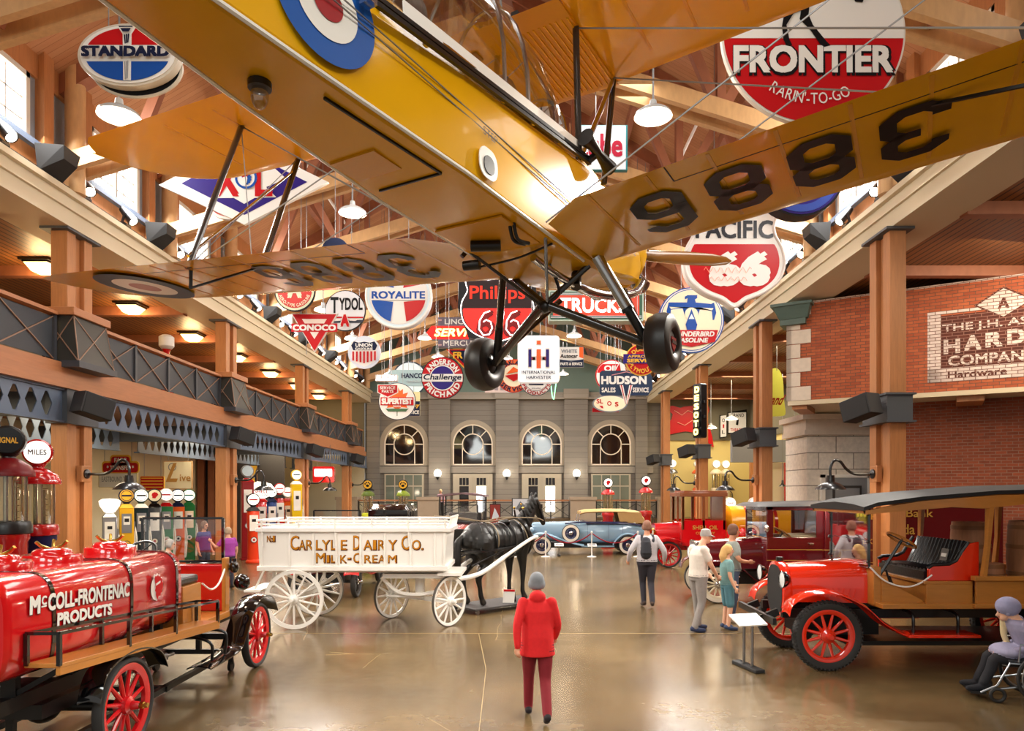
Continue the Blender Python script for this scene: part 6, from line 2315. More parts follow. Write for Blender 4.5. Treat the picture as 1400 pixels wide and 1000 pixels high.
for base, hs_, ht_, row in ROWS:
    for ch_, x0, x1, k_ in row:
        h_ = (hs_, ht_, 2, 2)[k_] * YW / FPX
        if ch_ == 'o':
            h_ = 4.5 * YW / FPX
        z0 = wz(base) + (0 if ch_ != '-' else .055)
        cx, w_ = wx((x0 + x1) / 2), (x1 - x0) * YW / FPX
        yy = D0 + .02 * (1 - (z0 + h_ / 2 - H0) / (H1 - H0)) - .003
        le.use(bn_); le.text(ch_, cx + .008, z0 + h_ / 2 - .008, w_ + .022, h_ + .022, yy, .03)
        le.use(gd); le.text(ch_, cx, z0 + h_ / 2, w_, h_, yy - .004, .005)
le.build('lettering', bo)
ud = MB('wagon_white')
ud.span((W0 + .1, -.4, .96), (W1 - .1, .4, 1.03)); ud.bar((0, -.68, .52), (0, .68, .52), .06, .08)
ud.bar(fa + ax * .7 + V((0, 0, .45)), fa - ax * .7 + V((0, 0, .45)), .06, .08)
ud.cyl((fa.x, fa.y, .45), (fa.x, fa.y, 1.0), .09); ud.span((fa.x - .6, -.45, .86), (fa.x + .5, .45, .94))
for y in (-.4, .4):
    ud.tube(spline([(-.5, y, .84), (-.2, y, .68), (0, y, .62), (.25, y, .68), (.5, y, .84)]), .03, n=6); ud.bar((-.45, y, .84), (-.45, y, 1.0), .04, .05); ud.bar((.45, y, .84), (.45, y, 1.0), .04, .05)
ud.tube(spline([(1.45, -.3, .86), (1.75, -.3, .6), (2.1, -.3, .55), (2.45, -.3, .6)]), .035, n=6); ud.cyl((1.5, -.1, .5), (2.2, -.2, .48), .025)
ud.span((2.5, -.6, .92), (2.92, .5, .97)); ud.span((-.95, -.5, .62), (-.65, .5, .66)); ud.bar((-.8, -.4, .64), (-.6, -.4, 1.05), .03, .03); ud.bar((-.8, .4, .64), (-.6, .4, 1.05), .03, .03)
ud.build('running_gear', mw)
for nm_, off in (('near', V((0, 0, 0))), ('far', V((-.53, .56, 0)))):
    sh = MB('wagon_white')
    sh.tube(spline([V((2.75, -.15, .80)) + off * .7, V((3.2, .35, .86)) + off, V((3.7, .98, 1.16)) + off, V((4.15, 1.6, 1.42)) + off, V((4.3, 1.8, 1.46)) + off]), [.045] * 12 + [.036] * 13, n=8)
    sh.build('shaft', mw)
sb = MB('wagon_white'); sb.bar(V((2.78, -.12, .80)), V((2.35, .35, .80)), .07, .08); sb.build('splinter_bar', mw)
# ---------------------------------------------------------------- brick storefront and stone bank on the right
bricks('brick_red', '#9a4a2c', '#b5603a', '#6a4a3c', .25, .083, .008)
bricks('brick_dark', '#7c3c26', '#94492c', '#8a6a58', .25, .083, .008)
bricks('limestone', '#dfd7ca', '#e9e2d6', '#8d867a', 1.1, .52, .015)
mat('quoin', '#d3c6b6', .8, noise=.12, nscale=8)
mat('cornice_green', '#4a5f58', .5)
bricks('paint_pale', '#c4b2ab', '#dccdc6', '#7d5a50', .25, .083, .009)
bricks('paint_brown', '#4a2018', '#5c2a1e', '#8a6458', .25, .083, .008)
BX, BYY, BR = 7.54, 20.0, math.atan2(-.51, .86)
br = MB('brick_red')
br.span((.0, 0, 4.98), (8.5, 3.5, 7.72))
br.use('paint_pale').span((-.02, -.02, 7.70), (8.5, 3.5, 7.75))
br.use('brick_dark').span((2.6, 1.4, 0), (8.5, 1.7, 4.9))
br.use('beam_cream').span((.05, .05, 4.9), (8.5, 3.5, 4.98)); br.span((0, -.02, 4.86), (8.5, .25, 4.98))
br.use('fir').span((4.1, .2, 4.72), (4.7, 1.5, 4.95)); br.span((.1, .1, 4.75), (.5, 1.6, 4.92))
z = 4.98
k = 0
while z < 7.45:
    w_ = .62 if k % 2 == 0 else .34
    br.use('quoin').span((-.03, -.03, z + .01), (w_, .3, z + .39))
    br.span((-.03, -.03, z + .01), (.1, 1.0 if k % 2 else .6, z + .39))
    z += .4; k += 1
struct(br, 'wall_brick_storefront', 'red brick storefront wall with pale corner stones and a painted advertisement', (BX, BYY, 0), BR, cat='wall')
gc = MB('cornice_green')
gc.hexa([V(p) for p in ((-.2, -.2, 7.28), (.55, -.2, 7.28), (.55, .6, 7.28), (-.2, .6, 7.28), (-.35, -.35, 7.62), (.65, -.35, 7.62), (.65, .6, 7.62), (-.35, .6, 7.62))])
gc.span((-.18, -.18, 7.12), (.5, .5, 7.28)); gc.span((-.4, -.4, 7.62), (.7, .6, 7.7))
struct(gc, 'trim_6', 'dark green cornice block at the corner of the brick storefront', (BX, BYY, 0), BR, cat='cornice')
# the painted wall advertisement: units of metres along the brick face
ps = MB()
k_ = lambda px: None


def face_x(px):
    t = (px - PX0) / FPX
    # BX + .86 x = t (BYY - .51 x)
    return (t * BYY - BX) / (.86 + .51 * t)


def face_z(px, py):
    x = face_x(px)
    return EYE + (PY0 - py) / FPX * (BYY - .51 * x)


x0, x1 = face_x(1268), 8.2
zt, zb = 6.98, 5.22
ps.use('paint_brown').poly([(x0 + .2, zb + .3), (x1, zb + .3), (x1, zt - .05), (x0 + .2, zt - .05)], -.006, -.003)
ps.use('paint_pale')
ps.poly([(x0, zb), (x1, zb), (x1, zb + .36), (x0, zb + .36)], -.009, -.006); ps.poly([(x0, zb), (x0 + .3, zb), (x0 + .3, zt), (x0, zt)], -.009, -.006)
ps.poly([(x0, zt), (x1, zt), (x1, zt + .07), (x0, zt + .07)], -.009, -.006)
dx = face_x(1372)
ps.use('paint_brown').poly([(dx - .62, zt + .12), (dx, zt - .28), (dx + .62, zt + .12), (dx, zt + .52)], -.012, -.009)
ps.use('paint_pale').poly([(dx - .55, zt + .12), (dx, zt - .23), (dx + .55, zt + .12), (dx, zt + .47)], -.015, -.012)
ps.use('paint_brown').text('A', dx, zt + .1, .24, .27, -.018, .06)
ps.use('paint_pale')
xl = face_x(1290)
ps.text('THE J.H. ASHDOWN', xl + 1.62, 6.58, 3.3, .24, -.012, .03)
for i, c_ in enumerate('HARDWARE'):
    ps.text(c_, xl + .18 + i * .45, 6.13 + .1 * math.sin(i * .45), .36, .38, -.012, .08)
ps.text('COMPANY LIMITED', xl + 1.75, 5.75, 3.3, .26, -.012, .04)
ps.use('paint_brown').text('Hardware', xl + .72, 5.40, 1.25, .19, -.012, .03); ps.text('Furniture', xl + 2.75, 5.42, 1.3, .19, -.012, .03)
tag(ps.build('painted_advertisement', None, (BX, BYY, 0), BR), 'faded white lettered advertisement painted on the red brick storefront', 'painted sign')
st3 = MB('limestone')
st3.span((8.98, 22.2, 0), (13.0, 24, 4.2))
st3.use('quoin').span((8.85, 22.05, 4.2), (13.0, 24, 4.35)); st3.span((8.75, 21.95, 4.68), (13.0, 24, 4.85)); st3.span((8.9, 22.1, 4.35), (13.0, 24, 4.68))
st3.use('white'); st3.span((9.4, 22.1, 0), (9.52, 22.25, 2.95)); st3.span((10.85, 22.1, 0), (10.97, 22.25, 2.95)); st3.span((9.4, 22.1, 2.85), (10.97, 22.25, 2.95))
st3.use('grey_wall').span((9.52, 22.12, 0), (10.85, 22.25, 2.85)); st3.use('trim_dark').span((9.75, 22.08, .9), (10.65, 22.15, 2.6)); st3.use('grey_wall').span((9.82, 22.06, 1.0), (10.58, 22.12, 2.52))
struct(st3, 'wall_stone_bank', 'pale limestone bank front with a cornice under the brick storefront', cat='wall')
w = MB('brick_dark')
w.span((16.3, -6, 0), (16.5, 24, 8.1))
w.use('cream').span((11.3, 33.6, 0), (13.6, 33.7, 3.8)); w.use('red').span((12.45, 33.4, 0), (12.6, 33.5, 3.8))
struct(w, 'wall_right_side', 'side wall of the storefront hall beyond the brick facade', cat='wall')
for i, (x, z) in enumerate(((11.9, 2.65), (12.45, 2.62))):
    t = thing('shop_lamp', 'small black cone lamp in the pale shop doorway, %s from the fir column' % ORD[i], 'lamp', (x, 32.2, z), 0, 'shop lamps')
    b = MB('lamp_black'); b.lathe([(0, .3), (.04, .28), (.06, .12), (.18, 0)], n=14); b.build('shade', t)
    b = MB('wire'); b.cyl((0, 0, .28), (0, 0, 8.02 - z), .012, n=5); b.build('cord', t)

# ---------------------------------------------------------------- petrol pumps
clear_glass('pump_glass', .10, '#f6f2e2')
mat('tube_metal', '#b9b7b0', .25, metal=1)
mat('globe_white', '#fdf9ee', .4, emit=1.1)


def globe(t, z, r, rim, face, deco=None, yaw_=0., d=.2, emblem=None):
    """lit advertising globe standing on its edge, facing the hall"""
    R_ = Matrix.Rotation(yaw_, 4, 'Z')
    g = MB(rim)
    g.T = R_
    g.lathe([(r * .86, -d * .5), (r, -d * .42), (r * 1.02, 0), (r, d * .42), (r * .86, d * .5)], (0, 0, z), (0, 1, 0), n=28)
    g.lathe([(.09, z - r - .09), (.08, z - r - .02), (.12, z - r * .9)], n=14)
    go = g.build('globe', t)
    f_ = MB(face)
    f_.T = R_
    for sg in (-1, 1):
        f_.lathe([(0, sg * d * .52), (r * .87, sg * d * .49)], (0, 0, z), (0, 1, 0), n=28)
    if deco:
        f_.T = R_ @ Matrix.Translation((0, -d * .52 - .004, z))
        f_.use(deco)
        if emblem == 'paw':
            f_.ball((0, 0, -.05 * r / .2), (r * .34, .01, r * .26)); [f_.ball((r * x, 0, r * y), (r * .14, .01, r * .2)) for x, y in ((-.5, .15), (-.2, .42), (.2, .42), (.5, .15))]
        elif emblem == 'bar':
            f_.poly([(-r * .6, -r * .12), (r * .6, -r * .12), (r * .6, r * .12), (-r * .6, r * .12)], 0, .003); f_.ring(r * .66, r * .74, 0)
        elif emblem == 'head':
            f_.poly([(r * x, r * y) for x, y in ((-.3, -.4), (.1, -.45), (.25, -.2), (.5, .1), (.35, .4), (0, .5), (-.3, .35), (-.4, .05), (-.3, -.1))], 0, .003)
        else:
            f_.text(emblem or 'GAS', 0, 0, r * 1.2, r * .4, 0, .05)
    f_.build('globe_face', go)
    return go


def visible_pump(loc, label, body, dome, rim, face, deco=None, emblem=None, H=3.0, yaw_=0., base=None, group='tall glass cylinder pumps', lift=0., gr=.21):
    t = thing('visible_pump', label, 'petrol pump', loc, 0, group)
    k = H / 3.0
    b = MB(body)
    b.lathe([(0, 0), (.3, 0), (.3, .06), (.24, .1), (.215, .2), (.215, 1.28 + lift), (.24, 1.32 + lift), (.24, 1.40 + lift)], n=24)
    bo = b.build('pedestal', t)
    c_ = MB(base or dome)
    c_.lathe([(.22, 1.38 + lift), (.27, 1.40 + lift), (.27, 1.50 + lift), (.25, 1.55 + lift), (.22, 1.56 + lift)], n=24)
    c_.build('collar', t)
    z1, z2 = 1.55 + lift, 2.32 + lift * .6
    g = MB('pump_glass'); g.lathe([(.2, z1), (.2, z2)], n=24); g.build('glass_cylinder', t)
    m_ = MB('tube_metal')
    for q in range(6):
        a = 2 * PI * q / 6 + .3
        m_.cyl((.21 * math.cos(a), .21 * math.sin(a), z1), (.21 * math.cos(a), .21 * math.sin(a), z2), .012, n=6)
    m_.cyl((-.04, 0, z1), (-.04, 0, z2), .03, n=8); m_.cyl((.07, .03, z1), (.07, .03, z2 - .1), .02, n=8)
    for q in range(9):
        m_.box((.12, -.02, z1 + .06 + q * .08), (.06, .02, .012))
    m_.build('gauge_tubes', t)
    d = MB(dome)
    d.lathe([(.2, z2 - .02), (.30, z2 - .02), (.30, z2 + .03), (.25, z2 + .12), (.14, z2 + .2), (.07, z2 + .23), (0, z2 + .23)], n=24)
    d.build('dome', t)
    h = MB('black'); h.tube(spline([(.2, -.1, 1.4), (.32, -.16, 1.2), (.3, -.2, .6), (.24, -.22, .3), (.26, -.2, .9), (.25, -.14, 1.25)]), .022, n=7); h.build('hose', t)
    globe(t, z2 + .23 + gr + (.05 if gr > .2 else .03), gr, rim, face, deco, yaw_, emblem=emblem)
    t.scale = (k, k, k)
    return t


visible_pump((-7.25, 10.5, 0), 'red domed glass pump with dark blue pedestal beside the near fir column', sm('#1e2150'), 'red', 'red', 'globe_white', GRY, 'MILES', 3.0, .5, 'red', lift=.36, gr=.195)
visible_pump((-7.12, 9.72, 0), 'maroon domed glass pump with black globe at the frame edge by the tank truck', 'red', sm('#6a0f14'), 'black', BLK, GLD, 'SIGNAL', 3.12, .5, 'black', lift=.36, gr=.195)
visible_pump((3.63, 30.0, 0), 'slim glass pump with red emblem globe behind the blue touring car', 'red', 'red', BLK, 'globe_white', RED, 'head', 2.98)
visible_pump((5.28, 30.2, 0), 'slim glass pump with red emblem globe nearest the stone pier', 'red', 'red', BLK, 'globe_white', RED, 'head', 3.08)
visible_pump((-6.62, 30.0, 0), 'glass pump with yellow paw globe beside the balcony column', sm('#9aa03a'), sm('#5a6a2a'), BLK, GLD, BLK, 'paw', 2.9, 0, sm('#c9d23a'))
visible_pump((-5.13, 30.1, 0), 'glass pump with yellow paw globe standing clear behind the black sedan', sm('#c9d23a'), sm('#7a8a2a'), BLK, GLD, BLK, 'paw', 2.9, 0, sm('#c9d23a'))
for i, (px, dm, bdy, lb) in enumerate(((919, 'steel', 'steel', 'grey glass pump with lit globe by the end wall column'), (954, sm('#e0693a'), sm('#e0693a'), 'orange domed glass pump behind the vertical lit sign'),
                                       (979, 'cream', 'cream', 'cream glass pump with plain lit globe, first of a pair'), (992, 'cream', 'cream', 'cream glass pump with plain lit globe, second of a pair'))):
    visible_pump(((px - PX0) / FPX * (40.5 + .35 * i), 40.5 + .35 * i, TZ), lb, bdy, dm, 'cream', 'globe_white', None, None, 3.35)


def cabinet_pump(loc, label, body, top, panel, rim, face, deco=None, emblem=None, H=2.4, yaw_=.55, w=.44, round_=False, head_=None, group='upright petrol pumps'):
    t = thing('petrol_pump', label, 'petrol pump', loc, yaw_, group)
    zt = H - .46
    b = MB(body)
    if round_:
        b.lathe([(0, 0), (w * .6, 0), (w * .6, .08), (w * .46, .12), (w * .44, zt * .62), (w * .5, zt * .66), (w * .5, zt * .94), (w * .3, zt), (0, zt)], n=22)
    else:
        b.span((-w / 2 - .03, -w / 2 - .03, 0), (w / 2 + .03, w / 2 + .03, .08)); b.span((-w / 2, -w / 2, .08), (w / 2, w / 2, zt - .12))
    b.build('cabinet', t, bevel=.02)
    c_ = MB(top)
    c_.hexa([V(p) for p in ((-w * .54, -w * .54, zt - .13), (w * .54, -w * .54, zt - .13), (w * .54, w * .54, zt - .13), (-w * .54, w * .54, zt - .13), (-w * .3, -w * .3, zt), (w * .3, -w * .3, zt), (w * .3, w * .3, zt), (-w * .3, w * .3, zt))])
    c_.build('top', t, bevel=.02)
    p = MB(panel)
    p.span((-w * .34, -w / 2 - .012, zt * .58), (w * .34, -w / 2, zt * .86))
    p.use('white').span((-w * .22, -w / 2 - .02, zt * .7), (w * .22, -w / 2 - .01, zt * .82)); p.use('black').span((-w * .16, -w / 2 - .024, zt * .74), (w * .16, -w / 2 - .018, zt * .79))
    p.build('meter_panel', t)
    e = MB(rim); e.T = Matrix.Translation((0, -w / 2 - .012, zt * .42)); e.poly(circ(w * .26, 20), 0, .012); e.use(face if face != 'globe_white' else WHT).poly(circ(w * .21, 20), -.006, 0)
    if deco:
        e.use(deco).poly(circ(w * .1, 14), -.01, -.005)
    e.build('emblem', t)
    h = MB(WHT if deco != WHT else 'black'); h.tube(spline([(w * .5, -.08, zt * .72), (w * .68, -.16, zt * .5), (w * .62, -.2, zt * .2), (w * .52, -.2, zt * .12), (w * .56, -.16, zt * .4), (w * .54, -.1, zt * .62)]), .022, n=7); h.build('hose', t)
    n_ = MB('steel'); n_.bar((w * .54, -.1, zt * .6), (w * .54, -.12, zt * .74), .04, .05); n_.build('nozzle', t)
    if head_ == 'ball':
        g = MB('globe_white'); g.lathe([(.08, zt), (.14, zt + .03), (.25, zt + .2), (.28, zt + .34), (.2, zt + .40), (0, zt + .42)], n=20); g.build('globe', t)
    elif head_ == 'shell':
        g = MB('globe_white')
        q = [(.1, 0), (.36, .12), (.5, .3)] + [(.5 * math.cos(a) * (1 if i % 2 else .92), .3 + .34 * math.sin(a) * (1 if i % 2 else .93)) for i, a in enumerate([PI * j / 12 for j in range(13)])] + [(-.5, .3), (-.36, .12), (-.1, 0)]
        g.T = Matrix.Translation((0, -.09, zt)); g.poly(q, 0, .18); g.use(RED).text('SHELL', 0, .26, .5, .13, -.008, .05); g.use(BLK).text('GASOLINE', 0, .13, .5, .06, -.008, .03)
        g.build('globe', t)
    else:
        globe(t, zt + .03 + .22, .21, rim, face, deco, 0, emblem=emblem)
    return t


row = [(150, 'steel', 'steel', 'white', 'silver square petrol pump with round white globe, nearest the fir column', 'white', 'globe_white', None, None, 'ball', 2.25),
       (173, sm('#d9a51e'), sm('#d9a51e'), 'steel', 'mustard petrol pump with navy emblem beside the silver pump', NAVY, GLD, NAVY, 'bar', None, 2.5),
       (193, sm('#16282e'), 'white', 'steel', 'dark teal petrol pump with oval white globe', sm('#16382a'), 'globe_white', BLK, 'bar', None, 2.5),
       (211, 'black_gloss', 'black_gloss', 'white', 'black petrol pump with red and white globe', BLK, CRM, RED, 'head', None, 2.5),
       (227, sm('#2f7a4a'), 'red', 'steel', 'red topped green petrol pump with large white globe', 'white', 'globe_white', RED, 'bar', None, 2.52),
       (243, sm('#e2601c'), NAVY, 'white', 'orange petrol pump with navy rimmed globe', NAVY, 'globe_white', NAVY, 'bar', None, 2.5),
       (258, sm('#1f6a34'), sm('#1f6a34'), 'cream', 'green petrol pump with cream panel, farthest of the alcove row', sm('#1f6a34'), 'globe_white', GRN, 'bar', None, 2.5)]
for i, (px, bd_, tp_, pn, lb, rim, fc, dc_, em, hd, H_) in enumerate(row):
    Y = 20.4 + .6 * i
    cabinet_pump(((px - PX0) / FPX * Y, Y, 0), lb, bd_, tp_, pn, rim, fc, dc_, em, H_, .55, .38, head_=hd)
row2 = [(338, 24.9, sm('#8a1a20'), 'red', 'dark red petrol pump with pale grey globe behind the second fir column', GRY, LBL, None, None, None, 3.35, False),
        (346, 23.7, sm('#e2401c'), 'black', 'orange-red round petrol pump with white hose behind the milk wagon', BLK, 'globe_white', RED, 'bar', None, 2.35, True),
        (357, 26.1, 'red_bright', 'red', 'red petrol pump with wide white shell-shaped globe', RED, 'globe_white', RED, None, 'shell', 2.62, True),
        (371, 27.2, sm('#27407e'), NAVY, 'dark blue round petrol pump between two red pumps', NAVY, 'globe_white', NAVY, 'bar', None, 2.6, True),
        (382, 28.1, 'red', 'black', 'red round petrol pump with red-cased white clock face', RED, 'globe_white', RED, 'bar', None, 2.75, True),
        (393, 28.9, sm('#e2601c'), 'red', 'orange petrol pump with plain white globe beside the yellow pump', WHT, 'globe_white', RED, 'bar', None, 2.6, True),
        (405, 28.5, sm('#e6c01a'), 'white', 'tall yellow petrol pump with yellow globe by the third fir column', sm('#e6c01a'), 'globe_white', BLK, 'bar', None, 3.3, False)]
for px, Y, bd_, tp_, lb, rim, fc, dc_, em, hd, H_, rd_ in row2:
    cabinet_pump(((px - PX0) / FPX * Y, Y, 0), lb, bd_, tp_, 'white', rim, fc, dc_, em, H_, .5, .4, rd_, head_=hd)
for px, Y, lb in ((998, 26.2, 'petrol pump with big white lit globe behind the yellow tank truck'), (1031, 25.4, 'petrol pump with white globe beside the third storefront column, half hidden')):
    cabinet_pump(((px - PX0) / FPX * Y, Y, 0), lb, 'red', 'red', 'white', WHT, 'globe_white', RED, 'Super', 2.2, 0, .4)
# a red pump standing up on the balcony, and a bust beside it
t = thing('balcony_pump', 'slim red post pump with white globe standing behind the balcony railing', 'petrol pump', (-9.95, 19.6, 5.02))
b = MB('red'); b.lathe([(0, 0), (.2, 0), (.18, .2), (.09, .3), (.08, 1.3), (.12, 1.36), (0, 1.36)], n=16); b.build('post', t)
b = MB(WHT); b.lathe([(0, 1.34), (.12, 1.36), (.2, 1.45), (.2, 1.7), (.12, 1.76), (0, 1.77)], n=18); b.build('globe', t)

# signs and boards in the pump alcove
def board(px, py, Y, w, h, m, rim, label, cat='sign', name='wall_sign', paint=None):
    p = at(px, py, Y)
    t = thing(name, label, cat, p, 0)
    b = MB(rim); b.poly(rrect(w, h, .03), 0, .06); b.use(m).poly(rrect(w * .96, h * .94, .03), -.004, 0)
    if paint:
        paint(b)
    b.build('panel', t)
    hh = MB('wire')
    for x in (-w * .35, w * .35):
        hh.cyl((x, .03, h / 2 - .02), (x, .03, 4.62 - p.z), .012, n=5)
    hh.build('hanging_rod', t)
    return t


def p1(b):
    b.use(GLD).poly(rrect(1.3, .42, .12, .1, .46), -.008, .03); b.poly(rrect(.72, .42, .12, .1, .68), -.008, .03)
    b.use(RED).poly(rrect(1.22, .34, .1, .1, .44), -.014, -.008); b.poly(rrect(.64, .34, .1, .1, .66), -.014, -.008)
    b.use(WHT).text('FARE', .1, .70, .42, .16, -.02, .06); b.text('* TRANSFER *', .1, .44, .95, .16, -.02, .05)
    b.use(GRY).text('EASTBOUND TRAIN', 0, .04, 1.1, .18, -.012, .02)


board(161, 657, 24.5, 1.35, .5, WHT, sm('#c9b98a'), 'white train sign with a red and gold lobed crest above the petrol pumps', paint=p1)
board(208, 661, 25.0, .85, .5, RED, GLD, 'red sign with gold stripes above the pump row', paint=lambda b: (b.use(GLD), [b.poly([(-.38, z), (.38, z), (.38, z + .035), (-.38, z + .035)], -.01, -.004) for z in (-.16, -.05, .06, .16)]))
board(243, 650, 26, 1.05, 1.05, CRM, 'fir_light', 'cream poster board with tan lettering beside the dark doorway', 'poster', 'poster_board',
      lambda b: (b.use(sm('#b98a4a')), b.text('L', -.1, .1, .4, .7, -.012, .04, .4), b.text('ive', .28, -.1, .4, .25, -.012, .02), b.use(GRY), b.ring(.12, .15, -.012, -.2, .3)))
board(346, 655, 30.0, .36, 1.2, GLD, NAVY, 'yellow and navy vertical pennant sign among the red pumps', paint=lambda b: (b.use(NAVY), b.poly([(-.16, .5), (-.05, .1), (-.16, -.5)], -.01, -.004), b.poly([(.16, .5), (.05, .1), (.16, -.5)], -.01, -.004), b.use(WHT), b.text('M', 0, .1, .14, .16, -.012, .05)))
t = thing('neon_sign', 'glowing white and red neon box under the far end of the balcony', 'sign', at(442, 649, 33), 0)
b = MB('red'); b.poly(rrect(1.0, .75, .08), 0, .25); b.build('panel', t)
b = MB(emis('neon_pink', '#ffb0b0', 5)); b.poly(rrect(.82, .36, .05, 0, .08), -.03, 0); b.build('tube', t)
hh = MB('wire'); hh.cyl((-.3, .1, .3), (-.3, .1, 4.62 - t.location.z), .012, n=5); hh.cyl((.3, .1, .3), (.3, .1, 4.62 - t.location.z), .012, n=5); hh.build('hanging_rod', t)
light('POINT', at(442, 652, 32.3), 30, (1, .15, .12), shadow_soft_size=.3)
# dark doorway panels in the alcove
d = MB('fir_red')
for k in range(4):
    d.span((-15.4 + k * .5, 33.2, 0), (-15.1 + k * .5, 33.4, 4.4))
d.use('trim_dark').span((-15.4, 33.5, 0), (-11.4, 33.6, 4.5))
struct(d, 'partition', 'dark timber partition at the end of the pump alcove', cat='partition')

# ---------------------------------------------------------------- cars half hidden behind the wagon and horse (facing the camera)


def old_car(name, label, loc, body, fend, kind, whl='black'):
    t = thing(name, label, 'car', loc, -PI / 2)
    for x in (0, -2.6):
        for y in (-.7, .7):
            wheel(t, (x, y, .36), .36, .11, 'tyre_dark', whl, 12, .07, white=None, hubmat='chrome', tr=.08)
    hood(t, -.95, .25, .45, .32, .7, 1.3, 1.2, body)
    b = MB(body)
    b.span((-2.9, -.66, .55), (-.95, .66, 1.28))
    if kind == 'sedan':
        secs = []
        for x, w in ((-2.95, .6), (-2.6, .64), (-1.3, .64), (-1.0, .6)):
            zt = 2.02 if -2.9 < x < -1.05 else 1.86
            secs.append([V((x, -w, 1.26)), V((x, -w, 1.85)), V((x, -w * .8, zt)), V((x, w * .8, zt)), V((x, w, 1.85)), V((x, w, 1.26))])
        b.loft(secs)
    b.build('body', t, bevel=.02)
    if kind == 'sedan':
        g = MB('glass_dark'); g.span((-.99, -.54, 1.36), (-.965, .54, 1.8))
        for y in (-.655, .645):
            g.span((-2.6, y, 1.36), (-1.3, y + .01, 1.8))
        g.build('window_glass', t)
    else:
        s_ = MB('leather'); s_.span((-2.6, -.6, 1.1), (-1.9, .6, 1.35)); s_.span((-2.7, -.6, 1.3), (-2.5, .6, 1.65)); s_.build('seat', t, bevel=.04)
        w = MB('black')
        for y in (-.56, .56):
            w.bar((-1.0, y, 1.25), (-1.0, y, 1.95), .035, .035)
        for z in (1.3, 1.95):
            w.bar((-1.0, -.56, z), (-1.0, .56, z), .03, .03)
        w.build('windscreen', t)
        g = MB('glass'); g.span((-1.0, -.54, 1.32), (-.995, .54, 1.93)); g.build('glass', t)
    if kind == 'canopy':
        r = MB(sm('#7a6468', .6))
        secs = []
        for x in (-.75, -1.0, -2.0, -3.1):
            secs.append([V((x, y, 2.28 + .1 * (1 - (y / .82) ** 2) + dz)) for y, dz in ((-.82, -.05), (-.82, 0), (-.4, 0), (0, 0), (.4, 0), (.82, 0), (.82, -.05), (0, -.05))])
        r.loft(secs); r.build('roof', t)
        p = MB('black')
        for x in (-1.0, -2.0, -2.9):
            for y in (-.74, .74):
                p.bar((x, y, 1.25), (x, y, 2.26), .045, .045)
        p.bar((-1.0, -.74, 1.6), (-1.0, .74, 2.2), .02, .02)
        p.build('post', t)
    for sg in (-1, 1):
        fender(t, [(.42, .55), (.3, .76), (0, .82), (-.4, .7), (-.75, .45), (-2.1, .4)], sg * .52, sg * .86, fend)
        headlamp(t, (.3, sg * .42, 1.0), .12, 'red' if kind == 'canopy' else 'black_gloss')
    r = MB('black'); r.box((.28, 0, .92), (.06, .54, .56)); r.build('radiator', t, bevel=.04)
    c_ = MB('black'); c_.span((-2.8, -.5, .36), (.2, .5, .55)); c_.bar((0, -.7, .36), (0, .7, .36), .06, .06); c_.bar((-2.6, -.7, .36), (-2.6, .7, .36), .06, .06); c_.build('chassis', t)
    return t


old_car('red_roadster', 'red open roadster with black windscreen frame behind the milk wagon', (-4.5, 16.0, 0), 'red', 'red_bright', 'open')
old_car('black_sedan', 'black closed sedan with its roof showing above the milk wagon', (-4.1, 20.3, 0), 'black_gloss', 'black_gloss', 'sedan')
old_car('canopy_car', 'red fendered car with mauve canopy roof behind the horse', (-2.1, 23.0, 0), 'red', 'red_bright', 'canopy')

# ---------------------------------------------------------------- stanchions, stands and posters
for i, px in enumerate((700, 746, 809, 872)):
    t = thing('stanchion', 'white rope stanchion in front of the blue touring car, %s from the horse' % ORD[i], 'stanchion', at(px, 673 + 89, 25.9), 0, 'rope stanchions')
    t.location.z = 0
    b = MB('white'); b.lathe([(0, 0), (.17, 0), (.17, .02), (.03, .05), (.022, .1), (.022, .88), (.04, .9), (.035, .95), (0, .97)], n=16); b.build('post', t)
rpz = .86
pts = [at(px, 762, 25.9) for px in (700, 746, 809, 872)]
for i in range(3):
    a, b_ = pts[i], pts[i + 1]
    q = [V((a.x + .03 + (b_.x - a.x - .06) * k / 12, 25.9, rpz - .34 * (1 - (2 * k / 12 - 1) ** 2))) for k in range(13)]
    r = MB(sm('#8a1422', .7)); r.tube(q, .022, n=8)
    tag(r.build('barrier_rope'), 'dark red barrier rope hung between the %s and %s stanchions' % (ORD[i], ORD[i + 1]), 'rope', 'barrier ropes')


def info_stand(x, y, label, h=.68, s=1., rz=0., w=.42):
    t = thing('information_stand', label, 'information stand', (x, y, 0), rz, None)
    b = MB('black_matt'); b.span((-.07 * s, -.3 * s, 0), (.07 * s, .3 * s, .05)); b.build('base', t, bevel=.01)
    b = MB('steel'); b.cyl((0, -.1 * s, .05), (0, -.1 * s, h - .04), .02 * s); b.cyl((0, .1 * s, .05), (0, .1 * s, h - .04), .02 * s); b.build('leg', t)
    b = MB('white'); b.box((0, 0, h), (w * s, .3 * s, .02), Matrix.Rotation(.35, 3, 'X')); b.use(GRY).box((0, -.0, h + .012), (w * .8 * s, .2 * s, .003), Matrix.Rotation(.35, 3, 'X')); b.build('panel', t)
    return t


